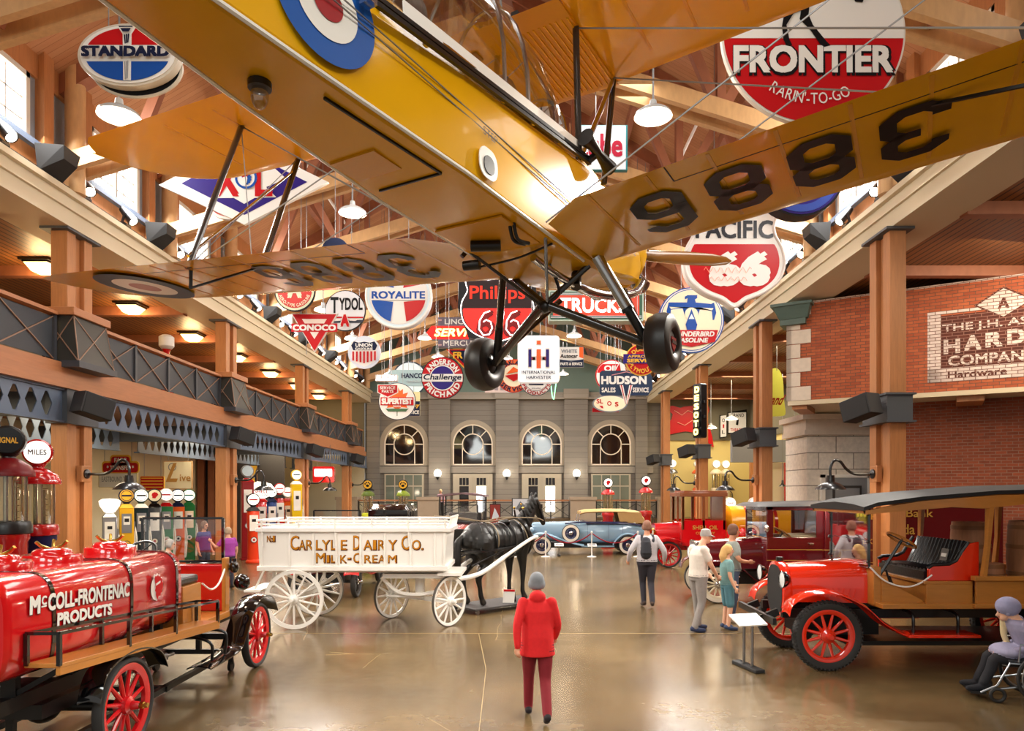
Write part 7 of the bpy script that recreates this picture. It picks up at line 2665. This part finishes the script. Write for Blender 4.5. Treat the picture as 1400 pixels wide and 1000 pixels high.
info_stand(3.06, 9.55, 'low grey information stand in front of the oak-bodied truck', .66, 1.0, .25)
info_stand(1.35, 26.3, 'low white label stand by the front wheel of the blue touring car', .42, .8)
info_stand(2.6, 26.4, 'low label stand under the door of the blue touring car', .40, .8)
for px, py, Y, w, h, lb, c1, c2 in ((677, 706, 29, .46, 1.02, 'narrow upright poster board with red and blue picture behind the horse', '#8a3a34', '#c9d3e0'), (712, 694, 31, .8, .8, 'grey and white mountain picture panel behind the horse head', '#c9ccd2', '#6a7078')):
    p = at(px, py, Y)
    t = thing('poster_stand', lb, 'poster', (p.x, p.y, 0))
    z = p.z
    b = MB('black'); b.span((-w / 2, 0, z - h / 2), (w / 2, .04, z + h / 2)); b.span((-.04, .04, 0), (.04, .1, z)); b.span((-.3, -.2, 0), (.3, .3, .03)); b.build('frame', t)
    b = MB(sm(c1)); b.poly([(-w * .44, z - h * .46), (w * .44, z - h * .46), (w * .44, z + h * .46), (-w * .44, z + h * .46)], -.01, 0)
    b.use(sm(c2)).poly([(-w * .3, z - h * .1), (-.02, z + h * .34), (w * .34, z), (w * .1, z - h * .2)], -.016, -.01); b.use(RED if w < .6 else BLK).poly(circ(w * .12, 14, 0, z - h * .15), -.02, -.016); b.build('picture', t)
# ---------------------------------------------------------------- figures: one continuous skin per body, grown over a set of shaped volumes
from mathutils import kdtree
mat('skin', '#c98f70', .55)
mat('skin_pale', '#dcaa8c', .55)
mat('eye_dark', '#20150f', .3)


class Body:
    def __init__(s):
        s.b = MB()

    def limb(s, m, pts, rs, flat=1., n=14, k=4):
        s.b.use(m)
        sp = spline(pts, k)
        rr = []
        for i in range(len(pts) - 1):
            for j in range(k):
                t = j / k
                rr.append(rs[i] * (1 - t) + rs[i + 1] * t)
        rr.append(rs[-1])
        s.b.tube(sp, rr, n=n, flat=flat)
        for p, r in ((pts[0], rs[0]), (pts[-1], rs[-1])):
            s.b.ball(p, (r, r, r), 12, 8)
        return s

    def ball(s, m, c, r, R=None):
        s.b.use(m)
        s.b.ball(c, r, 16, 10, R)
        return s

    def loft(s, m, secs):
        """stack of (centre, half width x, half depth y) rings"""
        s.b.use(m)
        rings = []
        for c, a, d in secs:
            c = V(c)
            rings.append([c + V((a * math.cos(t), d * math.sin(t), 0)) for t in [2 * PI * i / 20 for i in range(20)]])
        s.b.loft(rings)
        return s

    def skin(s, name, parent, voxel, smooth=2):
        me = bpy.data.meshes.new('figure')
        me.from_pydata(s.b.v, [], s.b.f)
        me.update()
        o = bpy.data.objects.new('figure', me)
        COL.objects.link(o)
        r = o.modifiers.new('r', 'REMESH'); r.mode = 'VOXEL'; r.voxel_size = voxel; r.adaptivity = 0
        q = o.modifiers.new('s', 'SMOOTH'); q.factor = .5; q.iterations = smooth
        dg = bpy.context.evaluated_depsgraph_get()
        ev = o.evaluated_get(dg)
        m2 = bpy.data.meshes.new_from_object(ev)
        COL.objects.unlink(o)
        bpy.data.objects.remove(o)
        # colour each face like the nearest source volume
        src = []
        for f_, mi in zip(s.b.f, s.b.mi):
            q = [V(s.b.v[i]) for i in f_]
            if len(q) == 4:
                for a in (.1, .37, .63, .9):
                    for b_ in (.15, .5, .85):
                        src.append((q[0].lerp(q[3], a).lerp(q[1].lerp(q[2], a), b_), mi))
                        src.append((q[0].lerp(q[1], a).lerp(q[3].lerp(q[2], a), b_), mi))
            else:
                src.append((sum(q, V((0, 0, 0))) / len(q), mi))
        kd = kdtree.KDTree(len(src))
        for i, (c, _) in enumerate(src):
            kd.insert(c, i)
        kd.balance()
        m2.materials.clear()
        for m_ in s.b.mats:
            m2.materials.append(m_)
        for p in m2.polygons:
            p.use_smooth = True
            p.material_index = src[kd.find(p.center)[1]][1]
        out = bpy.data.objects.new(name, m2)
        COL.objects.link(out)
        out.parent = parent
        return out


def hand(B, m, wrist, d, palm, s=1., curl=.6, side=1):
    """palm, four unequal curled fingers and a thumb; d = pointing direction, palm = inward normal"""
    d, palm = V(d).normalized(), V(palm).normalized()
    w = d.cross(palm).normalized() * side
    wrist = V(wrist)
    k = wrist + d * .05 * s
    B.limb(m, [wrist, wrist + d * .09 * s], [.026 * s, .03 * s], .6)
    B.ball(m, wrist + d * .06 * s + w * .012 * s, (.034 * s, .03 * s, .045 * s))
    for i, ln in enumerate((.066, .076, .070, .054)):
        b_ = wrist + d * .085 * s + w * (.030 - i * .020) * s
        p1 = b_ + (d * math.cos(curl * .5) + palm * math.sin(curl * .5)) * ln * .5 * s
        p2 = p1 + (d * math.cos(curl * 1.4) + palm * math.sin(curl * 1.4)) * ln * .5 * s
        B.limb(m, [b_, p1, p2], [.0105 * s, .0098 * s, .0085 * s], 1, 8, 2)
    b_ = wrist + d * .03 * s + w * .03 * s
    p1 = b_ + (d * .6 + w * .6 + palm * .4).normalized() * .04 * s
    p2 = p1 + (d * .9 + palm * .4).normalized() * .03 * s
    B.limb(m, [b_, p1, p2], [.013 * s, .0115 * s, .009 * s], 1, 8, 2)


def person(label, loc, rz, H, top, legs, shoes, hairm, pose, skin='skin', sleeve='long', legcut=1., voxel=.012, hair='short', collar=None, wide=1., cap=None, seat_=False, extra=None):
    """local frame: x to the person's right, y ahead, z up"""
    t = thing('person', label, 'person', loc, rz)
    k = H / 1.75
    B = Body()
    P = {n_: V(p) * k for n_, p in pose.items()}
    pel, chest, neck, hd = P['pelvis'], P['chest'], P['neck'], P['head']
    u = lambda a, b_, f_: a.lerp(b_, f_)
    w = wide
    B.loft(legs, [(pel + V((0, 0, -.09)) * k, .15 * k * w, .115 * k * w), (pel, .165 * k * w, .125 * k * w), (u(pel, chest, .25), .15 * k * w, .11 * k * w)])
    B.loft(top, [(pel + V((0, 0, -.02)) * k, .178 * k * w, .138 * k * w), (u(pel, chest, .3), .165 * k * w, .125 * k * w), (u(pel, chest, .65), .175 * k * w, .128 * k * w), (chest, .19 * k * w, .13 * k * w),
                 (u(chest, neck, .55), .165 * k * w, .105 * k * w), (u(chest, neck, .85), .09 * k, .075 * k)])
    B.limb(collar or skin, [u(chest, neck, .6), neck, u(neck, hd, .5)], [.07 * k, .06 * k, .055 * k])
    f_ = V(pose.get('face', (0, 1, 0))).normalized()
    sd = f_.cross(V((0, 0, 1))).normalized()
    Rf = Matrix((sd, f_, V((0, 0, 1)))).transposed()
    h = .112 * k
    B.ball(skin, hd + V((0, 0, .02)) * k, (.076 * k, .092 * k, .105 * k), Rf)
    B.ball(skin, hd + f_ * .025 * k + V((0, 0, -.055)) * k, (.056 * k, .06 * k, .06 * k), Rf)
    B.limb(skin, [hd + f_ * .088 * k + V((0, 0, .025)) * k, hd + f_ * .112 * k + V((0, 0, -.015)) * k], [.010 * k, .016 * k])
    B.ball(skin, hd + f_ * .078 * k + V((0, 0, .045)) * k, (.05 * k, .02 * k, .012 * k), Rf)
    B.ball(mat('lips', '#a8604e', .5), hd + f_ * .086 * k + V((0, 0, -.05)) * k, (.024 * k, .012 * k, .009 * k), Rf)
    for s_ in (-1, 1):
        B.ball(skin, hd + sd * s_ * .078 * k + V((0, 0, .0)) * k, (.012 * k, .022 * k, .032 * k), Rf)
        B.ball('eye_dark', hd + sd * s_ * .032 * k + f_ * .086 * k + V((0, 0, .022)) * k, (.014 * k, .009 * k, .009 * k), Rf)
    for s_, q in ((-1, 'l'), (1, 'r')):
        sh, el, wr = P['sh_' + q], P['el_' + q], P['wr_' + q]
        B.ball(top, sh, .058 * k * w)
        if sleeve == 'long':
            B.limb(top, [sh, el, wr], [.058 * k * w, .048 * k * w, .038 * k])
        else:
            B.limb(top, [sh, u(sh, el, .6)], [.06 * k * w, .06 * k * w])
            B.limb(skin, [u(sh, el, .4), el, wr], [.05 * k, .04 * k, .028 * k])
        d = (wr - el).normalized()
        hand(B, skin, wr, d, V((-s_ * .7, .5, 0)), k, .7, s_)
        hp, kn, an = P['hip_' + q], P['kn_' + q], P['an_' + q]
        if legcut >= 1:
            B.limb(legs, [hp, u(hp, kn, .5), kn, u(kn, an, .4), an + V((0, 0, .02)) * k], [.098 * k * w, .088 * k, .068 * k, .062 * k, .055 * k])
        else:
            B.limb(legs, [hp, u(hp, kn, .9)], [.1 * k * w, .088 * k])
            B.limb(skin, [u(hp, kn, .6), kn, u(kn, an, .35), an], [.07 * k, .056 * k, .055 * k, .036 * k])
        td = V(pose.get('toe_' + q, (s_ * .15, 1, 0))).normalized()
        B.limb(shoes, [an + V((0, 0, -.02)) * k - td * .045 * k, an + td * .07 * k + V((0, 0, -.045)) * k, an + td * .17 * k + V((0, 0, -.055)) * k], [.045 * k, .043 * k, .034 * k], .95)
    if extra:
        extra(B, P, k)
    B.skin('body', t, voxel * k)
    hm = Body()
    c = hd + V((0, 0, .03)) * k
    if hair == 'cap':
        hm.ball(hairm, c + V((0, 0, .012)) * k, (.088 * k, .104 * k, .1 * k), Rf)
        hb_ = hm.b
        v0 = [v for v in hb_.v]
        o = MB(hairm)
        o.lathe([(.092 * k, -.02 * k), (.093 * k, .03 * k), (.075 * k, .085 * k), (.03 * k, .108 * k), (0, .11 * k)], c, n=22)
        o.loft([[c + sd * x * k + f_ * y * k + V((0, 0, z)) * k for x, y, z in ((-.07, .06, .0), (-.05, .15, -.012), (0, .165, -.015), (.05, .15, -.012), (.07, .06, 0), (0, .09, .012))],
                [c + sd * x * k + f_ * y * k + V((0, 0, z + .008)) * k for x, y, z in ((-.07, .06, .0), (-.05, .15, -.012), (0, .165, -.015), (.05, .15, -.012), (.07, .06, 0), (0, .09, .012))]])
        o.build('cap', t)
    else:
        hm.ball(hairm, c + V((0, 0, .018)) * k - f_ * .015 * k, (.09 * k, .1 * k, .1 * k), Rf)
        for q in range(9):
            a = PI * (q / 8) + PI
            hm.ball(hairm, c + sd * math.cos(a) * .07 * k + f_ * math.sin(a) * .075 * k + V((0, 0, -.03)) * k, (.035 * k, .035 * k, .06 * k), Rf)
        if hair == 'long':
            hm.limb(hairm, [c - f_ * .06 * k, c - f_ * .1 * k + V((0, 0, -.14)) * k, c - f_ * .1 * k + V((0, 0, -.28)) * k], [.085 * k, .09 * k, .04 * k])
        # trim the face clear
        hm.skin('hair', t, .012 * k)
    return t


STAND = dict(pelvis=(0, 0, .95), chest=(0, 0, 1.30), neck=(0, .0, 1.48), head=(0, .025, 1.62), sh_l=(-.168, 0, 1.395), sh_r=(.168, 0, 1.395), el_l=(-.235, -.03, 1.13), el_r=(.235, -.03, 1.13), wr_l=(-.25, .06, .90), wr_r=(.25, .06, .90),
             hip_l=(-.09, 0, .90), hip_r=(.09, 0, .90), kn_l=(-.10, .03, .50), kn_r=(.10, .03, .50), an_l=(-.11, -.02, .09), an_r=(.11, -.02, .09))


def pose(**k):
    d = dict(STAND)
    d.update(k)
    return d


WALK = pose(chest=(0, .03, 1.30), neck=(0, .05, 1.47), head=(0, .085, 1.60), el_l=(-.24, -.12, 1.15), wr_l=(-.24, -.16, .92), el_r=(.24, .05, 1.13), wr_r=(.23, .2, .95),
            kn_l=(-.09, .16, .51), an_l=(-.09, .22, .10), kn_r=(.09, -.04, .50), an_r=(.09, -.30, .15), toe_r=(0, 1, -.3), toe_l=(0, 1, .1))
CL = lambda c: mat('cloth_' + c.strip('#'), c, .85, noise=.12, nscale=30)


def pack(B, P, k):
    B.limb(CL('#2a2c34'), [P['chest'] + V((-.04, -.13, .04)) * k, P['chest'] + V((-.04, -.15, -.2)) * k], [.09 * k, .11 * k], 1.3)
    [B.limb(CL('#2a2c34'), [P['chest'] + V((s_ * .11, -.12, .06)) * k, P['chest'] + V((s_ * .11, .02, .15)) * k, P['chest'] + V((s_ * .12, .13, .0)) * k], [.025 * k, .03 * k, .025 * k]) for s_ in (-1, 1)]


def hood_(B, P, k):
    B.ball(CL('#d31a1e'), P['neck'] + V((0, -.07, -.01)) * k, (.1 * k, .07 * k, .08 * k))
    B.loft(CL('#d31a1e'), [(P['pelvis'] + V((0, 0, -.17)) * k, .21 * k, .16 * k), (P['pelvis'] + V((0, 0, .05)) * k, .19 * k, .15 * k), (P['chest'] + V((0, 0, -.1)) * k, .19 * k, .14 * k)])


person('person in long red jacket and dark red trousers walking away mid hall', (.15, 7.35, 0), .06, 1.56, CL('#d31a1e'), CL('#7a1420'), CL('#1c1418'), CL('#7d8288'), WALK, 'skin', 'long', 1., .0115, 'short', None, 1.08, extra=hood_)
person('person in a pale grey jacket with a dark backpack walking towards the blue car', (2.58, 14.6, 0), -.05, 1.80, CL('#bdb9be'), CL('#2c2a33'), CL('#3a2a22'), CL('#8a6250'), pose(el_l=(-.33, -.05, 1.15), wr_l=(-.36, .1, .95), el_r=(.33, -.05, 1.15), wr_r=(.36, .1, .95), kn_l=(-.07, .14, .50), an_l=(-.06, .05, .10), kn_r=(.08, .02, .50), an_r=(.08, -.2, .13)), 'skin', 'long', 1., .013, 'short', None, 1.2, extra=pack)
person('person in a white T-shirt and grey trousers wearing a grey cap', (3.02, 12.1, 0), -PI / 2 + .35, 1.78, CL('#d8cfc4'), CL('#8a8480'), CL('#27304e'), CL('#a29c98'),
       pose(chest=(0, .02, 1.30), neck=(0, .08, 1.47), head=(0, .15, 1.60), el_l=(-.22, .1, 1.13), wr_l=(-.14, .26, .96), el_r=(.23, .1, 1.13), wr_r=(.16, .26, .95), kn_l=(-.1, .04, .5), an_l=(-.12, .08, .09), kn_r=(.1, .0, .5), an_r=(.11, -.14, .09), face=(.2, 1, -.2)), 'skin_pale', 'short', 1., .012, 'cap', None, 1.12)
person('tall person in a grey striped shirt and jeans standing behind the fair-haired child', (3.86, 12.95, 0), -PI / 2 - .2, 1.80, CL('#8a918c'), CL('#4a5a76'), CL('#d2c8bc'), CL('#6a4a3a'),
       pose(el_r=(.27, .1, 1.14), wr_r=(.14, .25, 1.1), face=(-.3, 1, 0)), 'skin', 'short', 1., .013, 'short', None, 1.15)
person('fair-haired child in a teal top and shorts standing by the maroon van', (3.56, 12.25, 0), -PI / 2 + .1, 1.48, CL('#6f9a9c'), CL('#4f7f8c'), CL('#3a4a6a'), CL('#c9a468'), pose(el_l=(-.24, .04, 1.14), wr_l=(-.2, .18, .98), face=(.1, 1, 0)), 'skin_pale', 'short', .9, .012, 'long', None, 1.05)
person('small person in a purple top beside the tank truck windscreen', (-7.3, 17.4, 0), .9, 1.52, CL('#9a3f9c'), CL('#2a2c3a'), CL('#2a2422'), CL('#b09a80'), pose(el_l=(-.3, .1, 1.2), wr_l=(-.38, .22, 1.34)), 'skin_pale', 'short', 1., .013, 'short', None, 1.12)
person('person in a navy top seen through the tank truck windscreen', (-8.45, 18.6, 0), -1.9, 1.62, CL('#3a3470'), CL('#2a2c3a'), CL('#2a2422'), CL('#7a5a48'), pose(), 'skin', 'short', 1., .014, 'short', None, 1.15)
bench = MB('oak_dark'); bench.span((-.6, -.22, .40), (.6, .22, .46)); [bench.span((x - .03, -.2, 0), (x + .03, .2, .4)) for x in (-.5, .5)]
tag(bench.build('bench', None, (-8.0, 15.7, 0), .4), 'plain wooden bench behind the red tank', 'bench')
SIT = pose(pelvis=(0, 0, .56), chest=(0, .04, .90), neck=(0, .06, 1.07), head=(0, .10, 1.21), sh_l=(-.19, .04, .99), sh_r=(.19, .04, .99), el_l=(-.23, .06, .73), el_r=(.23, .06, .73), wr_l=(-.15, .28, .62), wr_r=(.15, .28, .62),
           hip_l=(-.09, .02, .53), hip_r=(.09, .02, .53), kn_l=(-.11, .42, .52), kn_r=(.11, .42, .52), an_l=(-.11, .42, .09), an_r=(.11, .42, .09))
person('grey-haired person in a pale blue shirt sitting behind the red tank', (-7.99, 15.68, 0), .4 - PI / 2, 1.75, CL('#a9b6cc'), CL('#3a3f4a'), CL('#2a2422'), CL('#a8a6a4'), SIT, 'skin_pale', 'short', 1., .013, 'short', None, 1.1)
person('person in pink and black standing on the terrace beside the stone pier', (-4.85, 41.4, TZ), 2.8, 1.66, CL('#c9a0b0'), CL('#2a2422'), CL('#1a1a1a'), CL('#e0d0a0'), pose(), 'skin', 'long', 1., .016, 'short', None, 1.)
# wheelchair with its rider at the frame edge
wc = thing('wheelchair', 'black wheelchair with spoked wheels at the edge of the concrete floor', 'wheelchair', (5.87, 8.08, 0), 1.25)
for s_ in (-1, 1):
    w = MB('rubber'); w.torus((s_ * .31, -.05, .31), .29, .02, (1, 0, 0), 36, 8); w.use('steel').torus((s_ * .345, -.05, .31), .26, .008, (1, 0, 0), 36, 6)
    wo = w.build('wheel', wc)
    sp = MB('black'); [sp.cyl((s_ * .31, -.05, .31), (s_ * .31, -.05 + .285 * math.cos(a), .31 + .285 * math.sin(a)), .012, n=6) for a in [PI * 2 * q / 5 for q in range(5)]]; sp.cyl((s_ * .27, -.05, .31), (s_ * .35, -.05, .31), .03)
    sp.build('spokes', wo)
    c = MB('rubber'); c.torus((s_ * .25, .42, .09), .07, .02, (1, 0, 0), 22, 7); c.build('caster', wc)
fr = MB('steel')
for s_ in (-1, 1):
    fr.tube(spline([(s_ * .25, -.28, .92), (s_ * .25, -.22, .9), (s_ * .25, -.2, .5), (s_ * .25, -.18, .2)]), .013, n=7); fr.tube([(s_ * .25, -.2, .46), (s_ * .25, .3, .46), (s_ * .24, .42, .2), (s_ * .22, .58, .1)], .013, n=7); fr.tube([(s_ * .25, -.18, .28), (s_ * .25, .42, .16)], .013, n=7)
    fr.tube([(s_ * .26, -.2, .68), (s_ * .26, .2, .68), (s_ * .26, .22, .48)], .013, n=7)
fr.tube([(-.25, 0, .3), (.25, 0, .46)], .011, n=7); fr.tube([(.25, 0, .3), (-.25, 0, .46)], .011, n=7); fr.use('black').span((-.22, .52, .08), (.22, .68, .10))
fr.build('frame', wc)
st_ = MB(CL('#1c1c22')); st_.span((-.25, -.2, .45), (.25, .3, .49)); st_.span((-.25, -.26, .49), (.25, -.22, .88)); st_.build('seat', wc, bevel=.01)


def shawl(B, P, k):
    B.ball(CL('#8f8fae'), P['head'] + V((0, -.02, .05)) * k, (.13 * k, .14 * k, .12 * k))
    B.limb(CL('#c9b48a'), [P['neck'] + V((.06, .1, .0)) * k, P['chest'] + V((.08, .16, -.1)) * k, P['pelvis'] + V((.1, .2, .06)) * k], [.05 * k, .055 * k, .05 * k], .6)
    B.ball(CL('#9a98b4'), P['pelvis'] + V((0, .26, .05)) * k, (.24 * k, .2 * k, .09 * k))


person('hunched person in a fuzzy grey-lilac hat and shawl riding in the wheelchair', (5.87, 8.08, -.02), 1.25, 1.66, CL('#8a86a0'), CL('#1c1c22'), CL('#1c1c22'), CL('#9a98b4'),
       dict(SIT, chest=(0, .12, .88), neck=(0, .2, 1.02), head=(0, .28, 1.10), face=(0, 1, -.5), sh_l=(-.19, .1, .96), sh_r=(.19, .1, .96), an_l=(-.11, .55, .2), an_r=(.11, .55, .2)), 'skin_pale', 'long', 1., .0115, 'short', None, 1.12, extra=shawl)

# ---------------------------------------------------------------- the harnessed horse on its wheeled platform
HA = math.atan2(.67, .74)
HC = V((-.5, 14.55, 0))
pf = thing('horse_platform', 'low dark wheeled platform under the black horse', 'platform', HC, HA)
b = MB('trim_dark'); b.span((-.95, -.42, .085), (.95, .42, .125)); b.build('deck', pf, bevel=.008)
for x in (-.85, .85):
    for y in (-.36, .36):
        b = MB('steel'); b.cyl((x, y - .02, .04), (x, y + .02, .04), .04); b.bar((x, y, .05), (x, y, .09), .05, .05); b.build('caster', pf)
lb_ = thing('label_stand', 'small white and red tent label on the horse platform', 'label', HC + V((.22, -.05, .125)), -.2)
b = MB(WHT); b.hexa([V(p) for p in ((-.12, -.1, 0), (.12, -.1, 0), (.12, -.09, 0), (-.12, -.09, 0), (-.12, 0, .26), (.12, 0, .26), (.12, .01, .26), (-.12, .01, .26))]); b.use(RED).hexa([V(p) for p in ((-.12, -.022, .22), (.12, -.022, .22), (.12, -.02, .22), (-.12, -.02, .22), (-.12, -.004, .26), (.12, -.004, .26), (.12, 0, .26), (-.12, 0, .26))]); b.use(BLK).hexa([V(p) for p in ((-.12, .09, 0), (.12, .09, 0), (.12, .1, 0), (-.12, .1, 0), (-.12, .008, .26), (.12, .008, .26), (.12, .012, .26), (-.12, .012, .26))]); b.build('card', lb_)
hr = thing('horse', 'black model horse in harness standing before the white milk wagon', 'horse', HC + V((0, 0, .16)), HA)
mat('horse_black', '#0c0b0b', .45, spec=.5)
mat('hoof', '#2c2620', .4)
mat('harness_leather', '#0c0a0a', .3, coat=.3)
mat('horse_hair', '#0b0908', .6)
B = Body()
hb = 'horse_black'
B.loft(hb, [])if False else None
B.limb(hb, [(-.80, 0, 1.26), (-.62, 0, 1.30), (-.3, 0, 1.24), (.05, 0, 1.21), (.38, 0, 1.24), (.62, 0, 1.24), (.76, 0, 1.2)], [.2, .33, .345, .355, .345, .30, .2], 1, 22)
B.ball(hb, (-.55, 0, 1.42), (.3, .24, .2)); B.ball(hb, (.42, 0, 1.52), (.24, .12, .14))
B.limb(hb, [(.5, 0, 1.40), (.74, 0, 1.66), (.90, 0, 1.90), (.98, 0, 2.04)], [.26, .19, .145, .12], .8)
hd_ = V((.98, 0, 2.03))
B.limb(hb, [hd_, hd_ + V((.09, 0, -.1)), hd_ + V((.19, 0, -.27)), hd_ + V((.27, 0, -.42)), hd_ + V((.29, 0, -.47))], [.115, .12, .085, .07, .055], .82)
B.ball(hb, hd_ + V((.03, 0, -.14)), (.1, .08, .1))
for s_ in (-1, 1):
    B.limb(hb, [hd_ + V((-.01, s_ * .05, .08)), hd_ + V((.0, s_ * .065, .16)), hd_ + V((.02, s_ * .06, .22))], [.035, .03, .008])
    B.ball('eye_dark', hd_ + V((.13, s_ * .088, -.1)), (.022, .014, .02))
    B.ball('eye_dark', hd_ + V((.31, s_ * .035, -.44)), (.012, .012, .016))
    dx = .0 if s_ < 0 else -.06
    B.limb(hb, [(.5, s_ * .17, 1.18), (.47, s_ * .19, .95), (.50 + dx, s_ * .18, .74), (.51 + dx, s_ * .18, .56), (.50 + dx, s_ * .18, .32), (.50 + dx, s_ * .18, .17), (.53 + dx, s_ * .18, .10)], [.19, .125, .085, .062, .043, .05, .05])
    B.limb('hoof', [(.53 + dx, s_ * .18, .085), (.56 + dx, s_ * .18, .03)], [.055, .068])
    dx = .06 if s_ < 0 else -.05
    B.limb(hb, [(-.58, s_ * .16, 1.22), (-.50, s_ * .2, .98), (-.56 + dx, s_ * .2, .78), (-.74 + dx, s_ * .19, .56), (-.71 + dx, s_ * .19, .32), (-.69 + dx, s_ * .19, .17), (-.66 + dx, s_ * .19, .10)], [.26, .19, .115, .072, .047, .053, .05])
    B.limb('hoof', [(-.66 + dx, s_ * .19, .085), (-.63 + dx, s_ * .19, .03)], [.056, .07])
B.skin('body', hr, .018, 3)
T_ = Body()
T_.limb('horse_hair', [(-.92, 0, 1.36), (-1.06, 0, 1.22), (-1.08, 0, .9), (-1.03, 0, .55)], [.04, .08, .09, .03])
T_.skin('tail', hr, .018)
T_ = Body()
for q in range(7):
    c = V((.5, 0, 1.66)).lerp(V((.90, 0, 2.12)), q / 6)
    T_.limb('horse_hair', [c, c + V((-.02, -.09, -.05)), c + V((.02, -.15, -.16))], [.04, .05, .02])
T_.skin('mane', hr, .016)
mat('strap_pale', '#8a7a62', .4)
h = MB('harness_leather')


def girth(x, zc, rw, rh, r=.018, m=None, tilt=0):
    h.use(m or 'harness_leather')
    h.tube([(x + tilt * math.sin(a), rw * math.cos(a), zc + rh * math.sin(a)) for a in [2 * PI * q / 24 for q in range(24)]], r, n=6, closed=True)


girth(.18, 1.24, .37, .375, .022); girth(.02, 1.24, .365, .37, .016); girth(.60, 1.3, .30, .36, .055, None, -.12); girth(.62, 1.3, .31, .37, .018, 'strap_pale', -.12); girth(-.3, 1.26, .36, .36, .014, 'strap_pale'); girth(-.12, 1.23, .365, .37, .012); girth(.4, 1.26, .36, .37, .018); girth(-.48, 1.3, .345, .35, .012); girth(.5, 1.28, .34, .37, .012, 'strap_pale', -.1)
h.use('harness_leather').ball((.15, 0, 1.62), (.1, .16, .06))
h.tube(spline([(.15, -.37, 1.12), (-.4, -.37, 1.08), (-.8, -.33, 1.06), (-.98, 0, 1.06), (-.8, .33, 1.06), (-.4, .37, 1.08), (.15, .37, 1.12)]), .03, n=6)
for s_ in (-1, 1):
    h.tube(spline([(-.6, 0, 1.64), (-.66, s_ * .24, 1.48), (-.74, s_ * .34, 1.08)]), .018, n=6); h.tube(spline([(-.4, 0, 1.6), (-.36, s_ * .3, 1.42), (-.34, s_ * .38, 1.08)]), .016, n=6)
    h.use('strap_pale').tube(spline([(1.2, s_ * .08, 1.62), (.9, s_ * .2, 1.68), (.5, s_ * .2, 1.7), (.15, s_ * .14, 1.7), (-.4, s_ * .12, 1.64), (-1.0, s_ * .15, 1.72), (-1.5, s_ * .2, 1.78)]), .012, n=6)
    h.use('harness_leather').tube(spline([(.62, s_ * .3, 1.24), (.2, s_ * .38, 1.15), (-.4, s_ * .4, 1.0), (-1.0, s_ * .38, .8)]), .02, n=6)
    h.tube(spline([(.72, s_ * .22, 1.5), (.6, s_ * .16, 1.72), (.55, s_ * .14, 1.86)]), .02, n=6); h.use('brass').ball((.55, s_ * .14, 1.9), .03, 10, 7); h.use('harness_leather')
    h.box(hd_ + V((.11, s_ * .11, -.1)), (.1, .015, .09)); h.tube([hd_ + V((.0, s_ * .1, .05)), hd_ + V((.16, s_ * .095, -.28)), hd_ + V((.24, s_ * .08, -.38))], .012, n=6)
h.tube([hd_ + V((.235 + .04 * math.cos(a), .085 * math.cos(a), -.33 + .085 * math.sin(a))) for a in [2 * PI * q / 16 for q in range(16)]], .012, n=6, closed=True)
h.tube([(.6, 0, 1.86), (.62, .0, 1.95)], .015, n=6); h.use('brass').ball((.62, 0, 1.98), .025, 10, 7)
h.build('harness', hr)
